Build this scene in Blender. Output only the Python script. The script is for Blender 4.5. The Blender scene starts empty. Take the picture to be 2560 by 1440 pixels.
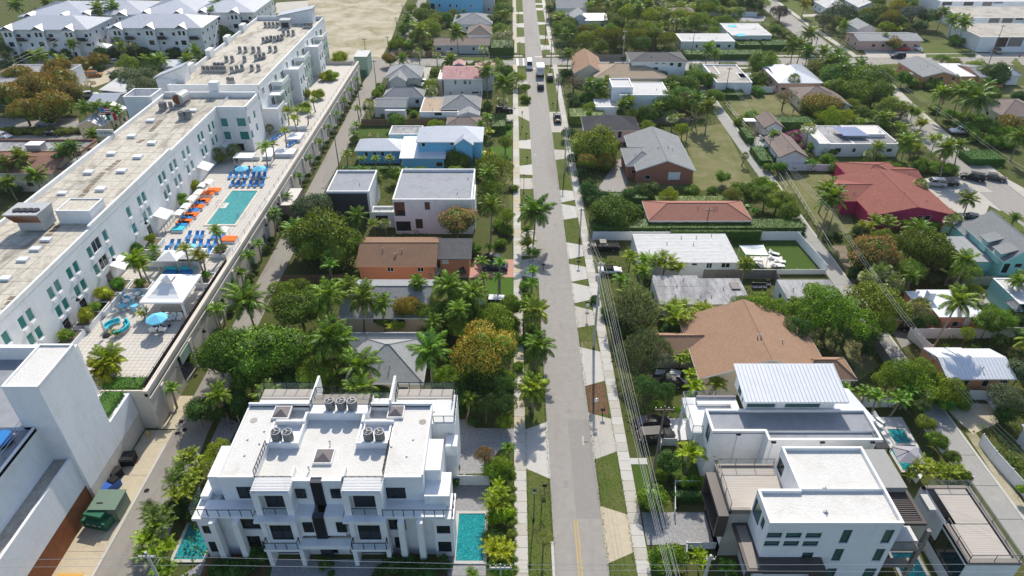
import bpy, math, random
from mathutils import Vector, Matrix
R=math.radians
sc=bpy.context.scene
col=sc.collection
# ---------------- camera, world, sun, exposure ----------------
CAM_H=65.0; PITCH=R(34.3); FPX=2560*24/36.0
cd=bpy.data.cameras.new('camera'); cam=bpy.data.objects.new('camera',cd); col.objects.link(cam)
cam.location=(0,0,CAM_H); cam.rotation_euler=(R(90)-PITCH,0,0)
cd.lens=24; cd.sensor_width=36; cd.clip_start=0.5; cd.clip_end=5000
sc.camera=cam
SUN_EL=R(41); SUN_AZ=math.atan2(0.10,1.0)      # sun stands ahead of the camera, a touch to the right
w=bpy.data.worlds.new('World'); sc.world=w; w.use_nodes=True
nt=w.node_tree; bg=nt.nodes['Background']
sky=nt.nodes.new('ShaderNodeTexSky'); sky.sky_type='NISHITA'; sky.sun_disc=False
sky.sun_elevation=SUN_EL; sky.sun_rotation=SUN_AZ; sky.air_density=1.0; sky.dust_density=1.2; sky.ozone_density=1.0
nt.links.new(sky.outputs[0],bg.inputs[0]); bg.inputs[1].default_value=0.15
sd=bpy.data.lights.new('sun','SUN'); sd.energy=4.3; sd.angle=R(0.5); sd.color=(1.0,0.93,0.82)
so=bpy.data.objects.new('sun',sd); col.objects.link(so)
sv=Vector((math.sin(SUN_AZ)*math.cos(SUN_EL),math.cos(SUN_AZ)*math.cos(SUN_EL),math.sin(SUN_EL)))
so.rotation_euler=sv.to_track_quat('Z','Y').to_euler(); so.location=(0,100,150)
sc.view_settings.view_transform='Standard'; sc.view_settings.look='None'
sc.view_settings.exposure=0.32; sc.view_settings.gamma=1; sc.view_settings.use_curve_mapping=False
sc.render.engine='CYCLES'
cy=sc.cycles; cy.max_bounces=6; cy.diffuse_bounces=3; cy.glossy_bounces=2; cy.transmission_bounces=3; cy.transparent_max_bounces=6
cy.use_denoising=True; cy.caustics_reflective=False; cy.caustics_refractive=False
# ---------------- pixels of the photograph -> points in the world ----------------
_c,_s=math.cos(PITCH),math.sin(PITCH)
K=[0,0,1.0]
def crop(x,y,s): K[0],K[1],K[2]=x,y,s
def px2(px,py): return K[0]+px/K[2],K[1]+py/K[2]
def ray(px,py):
 px,py=px2(px,py)
 u=(px-1280)/FPX; v=(720-py)/FPX
 return (u,_c+v*_s,-_s+v*_c)
def G(px,py,z=0):                       # point at height z
 r=ray(px,py); t=(z-CAM_H)/r[2]
 return Vector((r[0]*t,r[1]*t,z))
def onY(px,py,Y):                       # point on the plane y=Y
 r=ray(px,py); t=Y/r[1]; return Vector((r[0]*t,Y,CAM_H+r[2]*t))
def onX(px,py,X):
 r=ray(px,py); t=X/r[0]; return Vector((X,r[1]*t,CAM_H+r[2]*t))
def RC(xl,xr,yn,yf,z=0):                # axis-parallel rectangle, near row yn, far row yf
 a=G(xl,yn,z); b=G(xr,yn,z); f=G(xl,yf,z)
 return (a.x,b.x,a.y,f.y)
def RB(xl,xr,yb,D,z=0):              # rectangle from the row where its near wall meets the ground
 a=G(xl,yb,z); b=G(xr,yb,z); return (a.x,b.x,a.y,a.y+D)
def mpp(p): return (p.y*_c-(p.z-CAM_H)*_s)/FPX/K[2]   # metres per pixel at a point
def rnd(a,b): return random.uniform(a,b)
# ---------------- materials ----------------
MATS={}
def newmat(name):
 m=bpy.data.materials.new(name); m.use_nodes=True; n=m.node_tree
 return m,n,n.nodes['Principled BSDF']
def N(n,t,**k):
 x=n.nodes.new(t)
 for a,b in k.items():
  if a[0]=='i' and a[1:].isdigit(): x.inputs[int(a[1:])].default_value=b
  else: setattr(x,a,b)
 return x
def c4(c): return (c[0],c[1],c[2],1)
def mixc(n,fac,a,b,bt='MIX'):
 x=N(n,'ShaderNodeMix',data_type='RGBA',blend_type=bt)
 for s,v in ((0,fac),(6,a),(7,b)):
  if hasattr(v,'type') and hasattr(v,'links'): n.links.new(v,x.inputs[s])
  else: x.inputs[s].default_value=v if s==0 else c4(v)
 return x.outputs[2]
def noise(n,scale,detail=4,rough=.6,vec=None,dist=0):
 x=N(n,'ShaderNodeTexNoise'); x.inputs['Scale'].default_value=scale; x.inputs['Detail'].default_value=detail
 x.inputs['Roughness'].default_value=rough; x.inputs['Distortion'].default_value=dist
 n.links.new(vec,x.inputs['Vector']); return x.outputs['Fac']
def ramp(n,fac,lo,hi,a=0.0,b=1.0):
 x=N(n,'ShaderNodeMapRange'); n.links.new(fac,x.inputs[0])
 x.inputs[1].default_value=lo; x.inputs[2].default_value=hi; x.inputs[3].default_value=a; x.inputs[4].default_value=b
 return x.outputs[0]
def pos(n,sx=1,sy=1,sz=1,rz=0):
 g=N(n,'ShaderNodeNewGeometry'); m=N(n,'ShaderNodeMapping'); m.inputs['Scale'].default_value=(sx,sy,sz); m.inputs['Rotation'].default_value=(0,0,rz)
 n.links.new(g.outputs['Position'],m.inputs['Vector']); return m.outputs[0]
def bump(n,b,h,dist=.02,st=.5):
 x=N(n,'ShaderNodeBump'); x.inputs['Strength'].default_value=st; x.inputs['Distance'].default_value=dist
 n.links.new(h,x.inputs['Height']); n.links.new(x.outputs[0],b.inputs['Normal'])
def mat(name,colr,rough=.8,var=.12,scale=1.5,metal=0,spec=.3,dirt=None,dirta=.25,dscale=.35,dlo=.5,dhi=.7,bmp=0,stretch=(1,1,1),obj=False,dstretch=None,streak=0):
 if name in MATS: return MATS[name]
 m,n,b=newmat(name); v=pos(n,*stretch)
 base=c4(colr)
 f=noise(n,scale,5,.65,v)
 c=mixc(n,ramp(n,f,.25,.75),[x*(1-var) for x in colr],[min(1,x*(1+var)) for x in colr])
 if dirt:
  v2=pos(n,*(dstretch or stretch))
  f2=noise(n,dscale,6,.7,v2,.6)
  c=mixc(n,ramp(n,f2,dlo,dhi,0,dirta),c,dirt)
  f3=noise(n,dscale*7,5,.7,v2)
  c=mixc(n,ramp(n,f3,dlo+.05,dhi+.05,0,dirta*.6),c,dirt)
 if streak:
  f4=noise(n,1.0,4,.7,pos(n,1.1,1.1,.09)); c=mixc(n,ramp(n,f4,.5,.8,0,streak),c,[x*.55 for x in colr])
 if obj:
  oi=N(n,'ShaderNodeObjectInfo'); c=mixc(n,1.0,c,oi.outputs['Color'],'MULTIPLY')
 n.links.new(c,b.inputs['Base Color'])
 b.inputs['Roughness'].default_value=rough; b.inputs['Metallic'].default_value=metal
 b.inputs['Specular IOR Level'].default_value=spec
 if bmp: bump(n,b,noise(n,scale*4,4,.6,v),bmp)
 MATS[name]=m; return m
def leafmat(name,trans=.35,tip=None,rough=.55):
 m,n,b=newmat(name); g=N(n,'ShaderNodeNewGeometry'); oi=N(n,'ShaderNodeObjectInfo')
 r=ramp(n,g.outputs['Random Per Island'],0,1,.28,2.5)
 vm=N(n,'ShaderNodeVectorMath',operation='SCALE'); n.links.new(oi.outputs['Color'],vm.inputs[0]); n.links.new(r,vm.inputs['Scale'])
 c=vm.outputs[0]
 hs=N(n,'ShaderNodeHueSaturation'); hs.inputs['Saturation'].default_value=1.08; n.links.new(c,hs.inputs['Color'])
 n.links.new(ramp(n,oi.outputs['Random'],0,1,.495,.53),hs.inputs['Hue']); c=hs.outputs[0]
 if tip:
  c=mixc(n,ramp(n,g.outputs['Random Per Island'],0,.5,.45,.92),c,tip); c=mixc(n,ramp(n,noise(n,.9,4,.7,pos(n)),.45,.7,0,.3),c,(.11,.14,.02))
 n.links.new(c,b.inputs['Base Color']); b.inputs['Roughness'].default_value=rough; b.inputs['Specular IOR Level'].default_value=.2
 t=N(n,'ShaderNodeBsdfTranslucent'); h2=N(n,'ShaderNodeHueSaturation'); h2.inputs['Hue'].default_value=.47; h2.inputs['Value'].default_value=1.35; h2.inputs['Saturation'].default_value=1.1
 n.links.new(c,h2.inputs['Color']); n.links.new(h2.outputs[0],t.inputs[0])
 ms=N(n,'ShaderNodeMixShader'); ms.inputs[0].default_value=trans
 n.links.new(b.outputs[0],ms.inputs[1]); n.links.new(t.outputs[0],ms.inputs[2]); n.links.new(ms.outputs[0],n.nodes['Material Output'].inputs[0])
 MATS[name]=m; return m
def M(k): return MATS[k]
# stucco, concrete, roofs
mat('white_wall',(.76,.77,.78),.8,.04,2,dirt=(.5,.49,.46),dirta=.3,streak=.22)
mat('hotel_wall',(.72,.73,.74),.85,.05,1.2,dirt=(.5,.49,.47),dirta=.35,streak=.22)
mat('white_trim',(.76,.76,.75),.6,.04,dirt=(.5,.49,.46),dirta=.3)
mat('white_roof',(.61,.60,.57),.7,.04,1.5,dirt=(.48,.45,.39),dirta=.5,dscale=.3,bmp=.16)
mat('grey_wall',(.55,.56,.56),.85,.04,streak=.15)
mat('tan_wall',(.62,.56,.48),.85,.06,dirt=(.42,.37,.3),dirta=.3,streak=.22)
mat('cream_wall',(.66,.56,.42),.85,.05,streak=.1)
mat('salmon_wall',(.66,.27,.16),.85,.06,streak=.15)
mat('orange_wall',(.62,.30,.16),.85,.06,streak=.15)
mat('magenta_wall',(.52,.035,.12),.8,.08,streak=.15)
mat('blue_wall',(.16,.45,.70),.8,.05,streak=.1)
mat('aqua_wall',(.30,.62,.60),.8,.05,streak=.1)
mat('pink_wall',(.62,.42,.36),.8,.05,streak=.12)
mat('pale_wall',(.68,.68,.64),.8,.05,streak=.15)
mat('sage_wall',(.42,.50,.44),.8,.05,streak=.1)
mat('brick_wall',(.36,.15,.10),.85,.25,6)
mat('stone_wall',(.42,.40,.36),.8,.18,5,stretch=(1,1,4))
mat('dark_clad',(.045,.05,.065),.6,.2,3)
mat('brown_metal',(.07,.055,.05),.5,.08,spec=.4)
mat('taupe_metal',(.22,.19,.165),.55,.08,spec=.4)
mat('rust_panel',(.22,.075,.028),.6,.25,.8,dirt=(.1,.04,.02),dirta=.5)
mat('gravel_roof',(.40,.37,.32),.9,.22,2.5,dirt=(.17,.15,.13),dirta=.65,dscale=.22,dlo=.45,dhi=.68,bmp=.03)
mat('hotel_roof',(.50,.465,.39),.9,.2,1.8,dirt=(.2,.18,.15),dirta=.85,dscale=.3,dlo=.48,dhi=.66,bmp=.03,dstretch=(1,.35,1))
mat('grey_membrane',(.26,.275,.30),.8,.1,1,dirt=(.15,.15,.16),dirta=.5,dscale=.4)
mat('old_membrane',(.36,.36,.36),.85,.15,1.2,dirt=(.1,.1,.11),dirta=.7,dscale=.3,dlo=.42,dhi=.62,dstretch=(1,.3,1))
mat('light_membrane',(.50,.50,.49),.85,.12,1.2,dirt=(.25,.25,.25),dirta=.5,dscale=.3,dstretch=(.3,1,1))
mat('white_metal_roof',(.66,.68,.71),.42,.04,spec=.5,dirt=(.4,.42,.45),dirta=.2)
mat('silver_roof',(.46,.48,.52),.42,.06,spec=.5,dirt=(.3,.3,.33),dirta=.3)
mat('grey_metal_roof',(.38,.41,.46),.42,.05,spec=.5,dirt=(.3,.3,.33),dirta=.25)
mat('deck_board',(.42,.38,.335),.75,.1,2,stretch=(.3,4,1),dirt=(.3,.27,.24),dirta=.3)
def shingle(name,a,b,scale=2.2,tile=False):
 m,n,bs=newmat(name)
 g=N(n,'ShaderNodeNewGeometry'); sx=N(n,'ShaderNodeSeparateXYZ'); n.links.new(g.outputs['Position'],sx.inputs[0])
 nx=N(n,'ShaderNodeSeparateXYZ'); n.links.new(g.outputs['Normal'],nx.inputs[0])
 ab=N(n,'ShaderNodeMath',operation='ABSOLUTE'); n.links.new(nx.outputs[0],ab.inputs[0])
 ay=N(n,'ShaderNodeMath',operation='ABSOLUTE'); n.links.new(nx.outputs[1],ay.inputs[0])
 gt=N(n,'ShaderNodeMath',operation='GREATER_THAN'); n.links.new(ab.outputs[0],gt.inputs[0]); n.links.new(ay.outputs[0],gt.inputs[1])
 mx=N(n,'ShaderNodeMix',data_type='FLOAT'); n.links.new(gt.outputs[0],mx.inputs[0]); n.links.new(sx.outputs[0],mx.inputs[2]); n.links.new(sx.outputs[1],mx.inputs[3])
 mz=N(n,'ShaderNodeMath',operation='MULTIPLY'); n.links.new(sx.outputs[2],mz.inputs[0]); mz.inputs[1].default_value=2.6
 cb=N(n,'ShaderNodeCombineXYZ'); n.links.new(mx.outputs[0],cb.inputs[0]); n.links.new(mz.outputs[0],cb.inputs[1])
 br=N(n,'ShaderNodeTexBrick'); n.links.new(cb.outputs[0],br.inputs['Vector'])
 br.inputs['Scale'].default_value=scale; br.inputs['Color1'].default_value=c4(a); br.inputs['Color2'].default_value=c4(b)
 br.inputs['Mortar'].default_value=c4([x*.55 for x in a]); br.inputs['Mortar Size'].default_value=.035; br.inputs['Brick Width'].default_value=.7; br.inputs['Row Height'].default_value=.45
 f=noise(n,.35,5,.7,pos(n)); c=mixc(n,ramp(n,f,.4,.75,0,.35),br.outputs[0],[x*.6 for x in a])
 f=noise(n,3,4,.7,pos(n)); c=mixc(n,ramp(n,f,.3,.8,0,.3),c,[x*1.35 for x in b])
 n.links.new(c,bs.inputs['Base Color']); bs.inputs['Roughness'].default_value=.9; bs.inputs['Specular IOR Level'].default_value=.2
 bump(n,bs,br.outputs['Fac'],-.03,.6)
 MATS[name]=m; return m
shingle('brown_shingle',(.21,.125,.08),(.25,.155,.10))
shingle('light_brown_shingle',(.31,.19,.122),(.36,.23,.15),2.4)
shingle('grey_shingle',(.23,.245,.25),(.29,.30,.305))
shingle('light_grey_shingle',(.29,.30,.305),(.35,.36,.36))
shingle('dark_shingle',(.10,.10,.105),(.14,.135,.135))
shingle('red_shingle',(.23,.08,.062),(.28,.105,.08))
shingle('terracotta_shingle',(.33,.15,.11),(.38,.185,.135))
shingle('tan_shingle',(.36,.28,.20),(.42,.33,.24),1.6)
shingle('taupe_shingle',(.20,.16,.14),(.25,.20,.175))
shingle('tile_brown',(.28,.15,.11),(.34,.2,.15),1.4)
shingle('pink_tile',(.46,.24,.23),(.58,.36,.34),1.0)
# ground
mat('asphalt',(.285,.268,.245),.9,.1,1.1,dirt=(.19,.175,.16),dirta=.6,dscale=.12,dstretch=(1,.18,1),bmp=.01)
mat('asphalt_new',(.25,.237,.218),.9,.07,1.5)
mat('alley_asphalt',(.26,.242,.215),.9,.08,1.4,dirt=(.15,.135,.12),dirta=.5,dscale=.3,dstretch=(1,.2,1))
mat('concrete',(.42,.395,.345),.85,.07,2.2,dirt=(.27,.25,.21),dirta=.4,dscale=.3)
mat('new_concrete',(.47,.455,.42),.85,.05,2,dirt=(.36,.34,.31),dirta=.3,dscale=.3)
mat('old_concrete',(.46,.40,.29),.88,.1,2,dirt=(.3,.25,.17),dirta=.45,dscale=.3)
mat('alley_concrete',(.30,.295,.275),.9,.08,2,dirt=(.42,.4,.34),dirta=.35,dscale=.3,stretch=(1,1,1))
mat('paver_grey',(.27,.27,.275),.85,.3,3.2)
mat('paver_pink',(.45,.24,.18),.85,.15,3)
mat('deck_paver',(.60,.575,.53),.8,.05,2,dirt=(.45,.42,.37),dirta=.3)
mat('terrace_floor',(.60,.60,.59),.7,.04)
mat('line_paint',(.50,.33,.07),.8,.15,6,dirt=(.3,.27,.2),dirta=.6,dscale=2)
mat('soil',(.20,.16,.11),.95,.35,2,dirt=(.08,.06,.04),dirta=.5)
mat('mulch',(.14,.08,.045),.95,.4,5)
def grassmat(name,a,b,d,da=.5,sc_=.25):
 m,n,bs=newmat(name)
 c=mixc(n,ramp(n,noise(n,3.0,6,.75,pos(n)),.3,.7),a,b)
 c=mixc(n,ramp(n,noise(n,sc_,6,.7,pos(n),.5),.42,.66,0,da),c,d)
 c=mixc(n,ramp(n,noise(n,14,3,.7,pos(n)),.35,.7,0,.45),c,[x*.45 for x in a])
 n.links.new(c,bs.inputs['Base Color']); bs.inputs['Roughness'].default_value=.95; bs.inputs['Specular IOR Level'].default_value=.1
 bump(n,bs,noise(n,9,4,.7,pos(n)),.08,.8); MATS[name]=m
grassmat('grass',(.075,.115,.022),(.12,.155,.035),(.19,.17,.075),.45)
grassmat('lush_grass',(.06,.125,.015),(.085,.165,.022),(.10,.15,.03),.3)
grassmat('dry_grass',(.13,.15,.048),(.185,.185,.075),(.30,.25,.15),.6)
grassmat('turf',(.055,.10,.016),(.075,.125,.025),(.075,.13,.02),.3)
grassmat('shade_ground',(.06,.085,.02),(.095,.11,.03),(.15,.125,.06),.45)
grassmat('sand_lot',(.44,.38,.27),(.56,.51,.41),(.20,.19,.07),.85,.09)
# glass, water, metals, plastics
def glossy(name,c,rough,spec=.5,metal=0,trans=0):
 m,n,b=newmat(name); b.inputs['Base Color'].default_value=c4(c); b.inputs['Roughness'].default_value=rough
 b.inputs['Specular IOR Level'].default_value=spec; b.inputs['Metallic'].default_value=metal
 if trans: b.inputs['Alpha'].default_value=trans
 MATS[name]=m; return m
glossy('teal_glass',(.025,.20,.18),.12,.7); glossy('dark_glass',(.015,.024,.028),.08,.45); glossy('green_glass',(.05,.12,.11),.1,.8)
glossy('clear_rail',(.35,.5,.48),.05,.5,trans=.16); glossy('car_glass',(.012,.014,.018),.05,.9)
glossy('skylight',(.16,.13,.12),.08,.9); glossy('black_metal',(.012,.012,.014),.45,.4); glossy('steel',(.45,.46,.47),.35,.5,.7)
glossy('rubber',(.015,.015,.015),.85,.2); glossy('blue_fabric',(.03,.20,.52),.8,.2); glossy('orange_fabric',(.80,.16,.02),.8,.2)
glossy('light_blue_fabric',(.16,.52,.72),.8,.2); glossy('turquoise_fabric',(.04,.50,.60),.7,.2); glossy('white_fabric',(.78,.78,.77),.8,.2)
glossy('grey_fabric',(.30,.29,.32),.85,.2); glossy('green_paint',(.015,.12,.06),.5,.4); glossy('sage_paint',(.13,.19,.14),.5,.4)
glossy('yellow_paint',(.75,.38,.02),.5,.4); glossy('red_plastic',(.7,.03,.02),.5,.4); glossy('blue_plastic',(.02,.10,.42),.5,.4)
glossy('white_plastic',(.78,.78,.77),.45,.4); glossy('wood_dark',(.06,.04,.028),.7,.3)
mat('wood_fence',(.24,.15,.09),.9,.2,3,stretch=(3,3,.6)); mat('grey_fence',(.22,.20,.18),.9,.2,3,stretch=(3,3,.6))
mat('pole_wood',(.17,.135,.11),.9,.2,2,stretch=(4,4,.3)); mat('pole_concrete',(.46,.45,.43),.85,.08)
mat('ac_metal',(.40,.41,.41),.5,.1,4,spec=.4,dirt=(.2,.2,.2),dirta=.3); mat('ac_dark',(.03,.03,.033),.6,.1)
mat('bark',(.16,.12,.085),.95,.3,5); mat('palm_bark',(.24,.205,.165),.95,.25,4,stretch=(1,1,6))
glossy('wire',(.07,.07,.075),.5,.3); glossy('wire_bright',(.55,.54,.52),.4,.5,.3)
mat('dead_frond',(.26,.17,.08),.9,.3,6)
leafmat('leaf',.2); leafmat('palm_leaf',.2,rough=.38); leafmat('blossom_gold',.15,(.56,.42,.06)); leafmat('blossom_rust',.15,(.50,.31,.11)); leafmat('blossom_pink',.3,(.45,.03,.25)); leafmat('blossom_amber',.15,(.34,.22,.025))
def watermat(name,shallow,deep):
 m,n,b=newmat(name)
 v=N(n,'ShaderNodeTexVoronoi',feature='SMOOTH_F1'); v.inputs['Scale'].default_value=1.6; n.links.new(pos(n),v.inputs['Vector'])
 c=mixc(n,ramp(n,noise(n,1.2,3,.6,pos(n),2),.35,.65),deep,shallow)
 n.links.new(c,b.inputs['Base Color']); b.inputs['Roughness'].default_value=.1; b.inputs['Specular IOR Level'].default_value=.5
 bump(n,b,noise(n,4.5,3,.6,pos(n),1.5),.6,1.0); MATS[name]=m
watermat('pool_water',(.05,.52,.55),(.015,.38,.44)); watermat('big_pool_water',(.17,.66,.66),(.09,.55,.56)); watermat('dark_pool_water',(.01,.16,.22),(.008,.08,.13))
# ---------------- geometry helpers ----------------
def tag(o,label=None,cat=None,group=None,kind=None):
 if label: o['label']=label
 if cat: o['category']=cat
 if group: o['group']=group
 if kind: o['kind']=kind
 return o
def link(o,parent=None):
 col.objects.link(o)
 if parent is not None: o.parent=parent
 return o
THINGS=[]
def thing(name,label,cat,loc=(0,0,0),rz=0,group=None):
 o=bpy.data.objects.new(name,None); o.empty_display_size=.3; link(o); o.location=loc; o.rotation_euler=(0,0,rz)
 tag(o,label,cat,group); return o
class MB:
 def __init__(s): s.v=[]; s.f=[]
 def poly(s,pts):
  k=len(s.v); s.v+= [tuple(p) for p in pts]; s.f.append(tuple(range(k,k+len(pts)))); return s
 def box(s,x0,x1,y0,y1,z0,z1,skip=''):
  if x0>x1:x0,x1=x1,x0
  if y0>y1:y0,y1=y1,y0
  k=len(s.v); s.v+=[(x0,y0,z0),(x1,y0,z0),(x1,y1,z0),(x0,y1,z0),(x0,y0,z1),(x1,y0,z1),(x1,y1,z1),(x0,y1,z1)]
  F={'b':(3,2,1,0),'t':(4,5,6,7),'n':(0,1,5,4),'e':(1,2,6,5),'f':(2,3,7,6),'w':(3,0,4,7)}
  s.f+=[tuple(k+i for i in q) for a,q in F.items() if a not in skip]; return s
 def prism(s,pts,z0,z1):
  n=len(pts); k=len(s.v)
  s.v+=[(p[0],p[1],z0) for p in pts]+[(p[0],p[1],z1) for p in pts]
  s.f.append(tuple(k+i for i in range(n-1,-1,-1))); s.f.append(tuple(k+n+i for i in range(n)))
  for i in range(n): j=(i+1)%n; s.f.append((k+i,k+j,k+n+j,k+n+i))
  return s
 def cyl(s,x,y,z0,z1,r,r2=None,n=10):
  r2=r if r2 is None else r2; k=len(s.v)
  for i in range(n): a=2*math.pi*i/n; s.v.append((x+r*math.cos(a),y+r*math.sin(a),z0))
  for i in range(n): a=2*math.pi*i/n; s.v.append((x+r2*math.cos(a),y+r2*math.sin(a),z1))
  s.f.append(tuple(k+i for i in range(n-1,-1,-1))); s.f.append(tuple(k+n+i for i in range(n)))
  for i in range(n): j=(i+1)%n; s.f.append((k+i,k+j,k+n+j,k+n+i))
  return s
 def tube(s,pts,r,n=5,r2=None,cap=True):
  r2=r if r2 is None else r2; m=len(pts); k=len(s.v)
  for i,p in enumerate(pts):
   p=Vector(p); d=(Vector(pts[min(i+1,m-1)])-Vector(pts[max(i-1,0)])).normalized()
   a=d.orthogonal().normalized() if abs(d.z)>.9 else d.cross(Vector((0,0,1))).normalized()
   if abs(d.z)>.9: a=Vector((1,0,0))-d*d.x; a.normalize()
   b=d.cross(a); rr=r+(r2-r)*i/max(1,m-1)
   for j in range(n):
    t=2*math.pi*j/n; s.v.append(tuple(p+a*math.cos(t)*rr+b*math.sin(t)*rr))
  for i in range(m-1):
   for j in range(n):
    q=(j+1)%n; s.f.append((k+i*n+j,k+i*n+q,k+(i+1)*n+q,k+(i+1)*n+j))
  if cap: s.f.append(tuple(k+j for j in range(n-1,-1,-1))); s.f.append(tuple(k+(m-1)*n+j for j in range(n)))
  return s
 def mesh(s,name,m,org=(0,0,0),smooth=False,mats=None,fm=None):
  me=bpy.data.meshes.new(name); ox,oy,oz=org
  me.from_pydata([(x-ox,y-oy,z-oz) for x,y,z in s.v],[],s.f)
  for q in (mats or [m]): me.materials.append(MATS[q])
  if fm: me.polygons.foreach_set('material_index',fm)
  if smooth: me.polygons.foreach_set('use_smooth',[True]*len(me.polygons))
  me.update(); return me
 def build(s,name,m,parent=None,smooth=False,kind=None,label=None):
  if not s.f: return None
  org=wl(parent) if parent is not None else (0,0,0)
  o=bpy.data.objects.new(name,s.mesh(name,m,org,smooth)); link(o,parent); tag(o,label,kind=kind); return o
def wl(o):
 p=Vector((0,0,0))
 while o is not None: p=p+o.location; o=o.parent
 return p
UNIT={}
def unit(m):
 if m not in UNIT: UNIT[m]=MB().box(-.5,.5,-.5,.5,-.5,.5).mesh('block_'+m,m)
 return UNIT[m]
def bx(name,m,x0,x1,y0,y1,z0,z1,parent=None,rz=0,kind=None):   # one block piece with shared mesh (parents must be unrotated)
 o=bpy.data.objects.new(name,unit(m)); link(o,parent)
 c=Vector(((x0+x1)/2,(y0+y1)/2,(z0+z1)/2)); o.location=c-(wl(parent) if parent is not None else Vector())
 o.scale=(max(.004,abs(x1-x0)),max(.004,abs(y1-y0)),max(.004,abs(z1-z0))); o.rotation_euler=(0,0,rz)
 if kind: o['kind']=kind
 return o
def inst(name,me,parent,loc,rz=0,scale=None):
 o=bpy.data.objects.new(name,me); link(o,parent); o.location=Vector(loc)-(wl(parent) if parent is not None else Vector())
 o.rotation_euler=(0,0,rz)
 if scale: o.scale=scale
 return o
def dup(o,parent=None):
 c=o.copy(); link(c,parent)
 for ch in list(o.children): dup(ch,c)
 return c
def copyat(o,loc,rz=0,label=None,group=None):
 c=dup(o); c.location=loc; c.rotation_euler=(0,0,rz)
 if label: c['label']=label
 if group: c['group']=group
 return c
FLAT=[]
def sheet(name,m,pts,z,kind='structure'):      # flat piece of ground
 if name!='ground': FLAT.append([(p[0],p[1]) for p in pts])
 mb=MB(); mb.poly([(p[0],p[1],z) for p in pts])
 o=mb.build(name,m); o['kind']=kind
 if mb and o.data.polygons[0].normal.z<0: o.data.flip_normals()
 return o
def rsheet(name,m,x0,x1,y0,y1,z): return sheet(name,m,[(x0,y0),(x1,y0),(x1,y1),(x0,y1)],z)
def psheet(name,m,pix,z): return sheet(name,m,[G(*p) for p in pix],z)
# ---------------- walls with real openings, windows, roofs ----------------
def wall_face(mb,p0,ux,uy,L,z0,z1,ops,depth=.16):
 # outward normal = (uy,-ux); openings (u0,u1,v0,v1)
 def P(u,v,d=0): return (p0[0]+ux*u-uy*d, p0[1]+uy*u+ux*d, v)
 ops=[(max(.02,a),min(L-.02,b),max(z0+.01,c),min(z1-.01,d)) for a,b,c,d in ops]
 ops=[o for o in ops if o[1]-o[0]>.05 and o[3]-o[2]>.05]
 us=sorted({0.0,L,*[o[0] for o in ops],*[o[1] for o in ops]}); vs=sorted({z0,z1,*[o[2] for o in ops],*[o[3] for o in ops]})
 for i in range(len(us)-1):
  for j in range(len(vs)-1):
   a,b,c,d=us[i],us[i+1],vs[j],vs[j+1]
   if b-a<1e-5 or d-c<1e-5: continue
   m=((a+b)/2,(c+d)/2)
   if any(o[0]<m[0]<o[1] and o[2]<m[1]<o[3] for o in ops): continue
   mb.poly([P(a,c),P(b,c),P(b,d),P(a,d)])
 for a,b,c,d in ops:
  mb.poly([P(a,c),P(a,c,depth),P(a,d,depth),P(a,d)]); mb.poly([P(b,c,depth),P(b,c),P(b,d),P(b,d,depth)])
  mb.poly([P(a,d),P(a,d,depth),P(b,d,depth),P(b,d)]); mb.poly([P(a,c,depth),P(a,c),P(b,c),P(b,c,depth)])
 return ops
WM={}
def window(parent,cx,cy_,cz,ww,hh,rz,glass='dark_glass',frame='white_plastic',mull=1,bars=0,depth=.16,name='window'):
 ww=round(ww,2); hh=round(hh,2)
 k=(ww,hh,frame,mull,bars,depth)
 if k not in WM:
  mb=MB(); t=.07; y0,y1=depth-.09,depth-.01
  mb.box(-ww/2,ww/2,y0,y1,-hh/2,-hh/2+t); mb.box(-ww/2,ww/2,y0,y1,hh/2-t,hh/2)
  mb.box(-ww/2,-ww/2+t,y0,y1,-hh/2+t,hh/2-t); mb.box(ww/2-t,ww/2,y0,y1,-hh/2+t,hh/2-t)
  for i in range(mull):
   x=-ww/2+ww*(i+1)/(mull+1); mb.box(x-.035,x+.035,y0+.01,y1,-hh/2+t,hh/2-t)
  for i in range(bars):
   z=-hh/2+hh*(i+1)/(bars+1); mb.box(-ww/2+t,ww/2-t,y0+.015,y1,z-.03,z+.03)
  WM[k]=mb.mesh('window_frame',frame)
 kp=('pane',ww,hh,glass,depth)
 if kp not in WM: WM[kp]=MB().box(-ww/2+.02,ww/2-.02,depth-.04,depth+.0,-hh/2+.02,hh/2-.02).mesh('window_pane',glass)
 o=bpy.data.objects.new(name,WM[k]); link(o,parent); o.location=Vector((cx,cy_,cz))-wl(parent); o.rotation_euler=(0,0,rz)
 p=bpy.data.objects.new('pane',WM[kp]); link(p,o)
 return o
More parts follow.
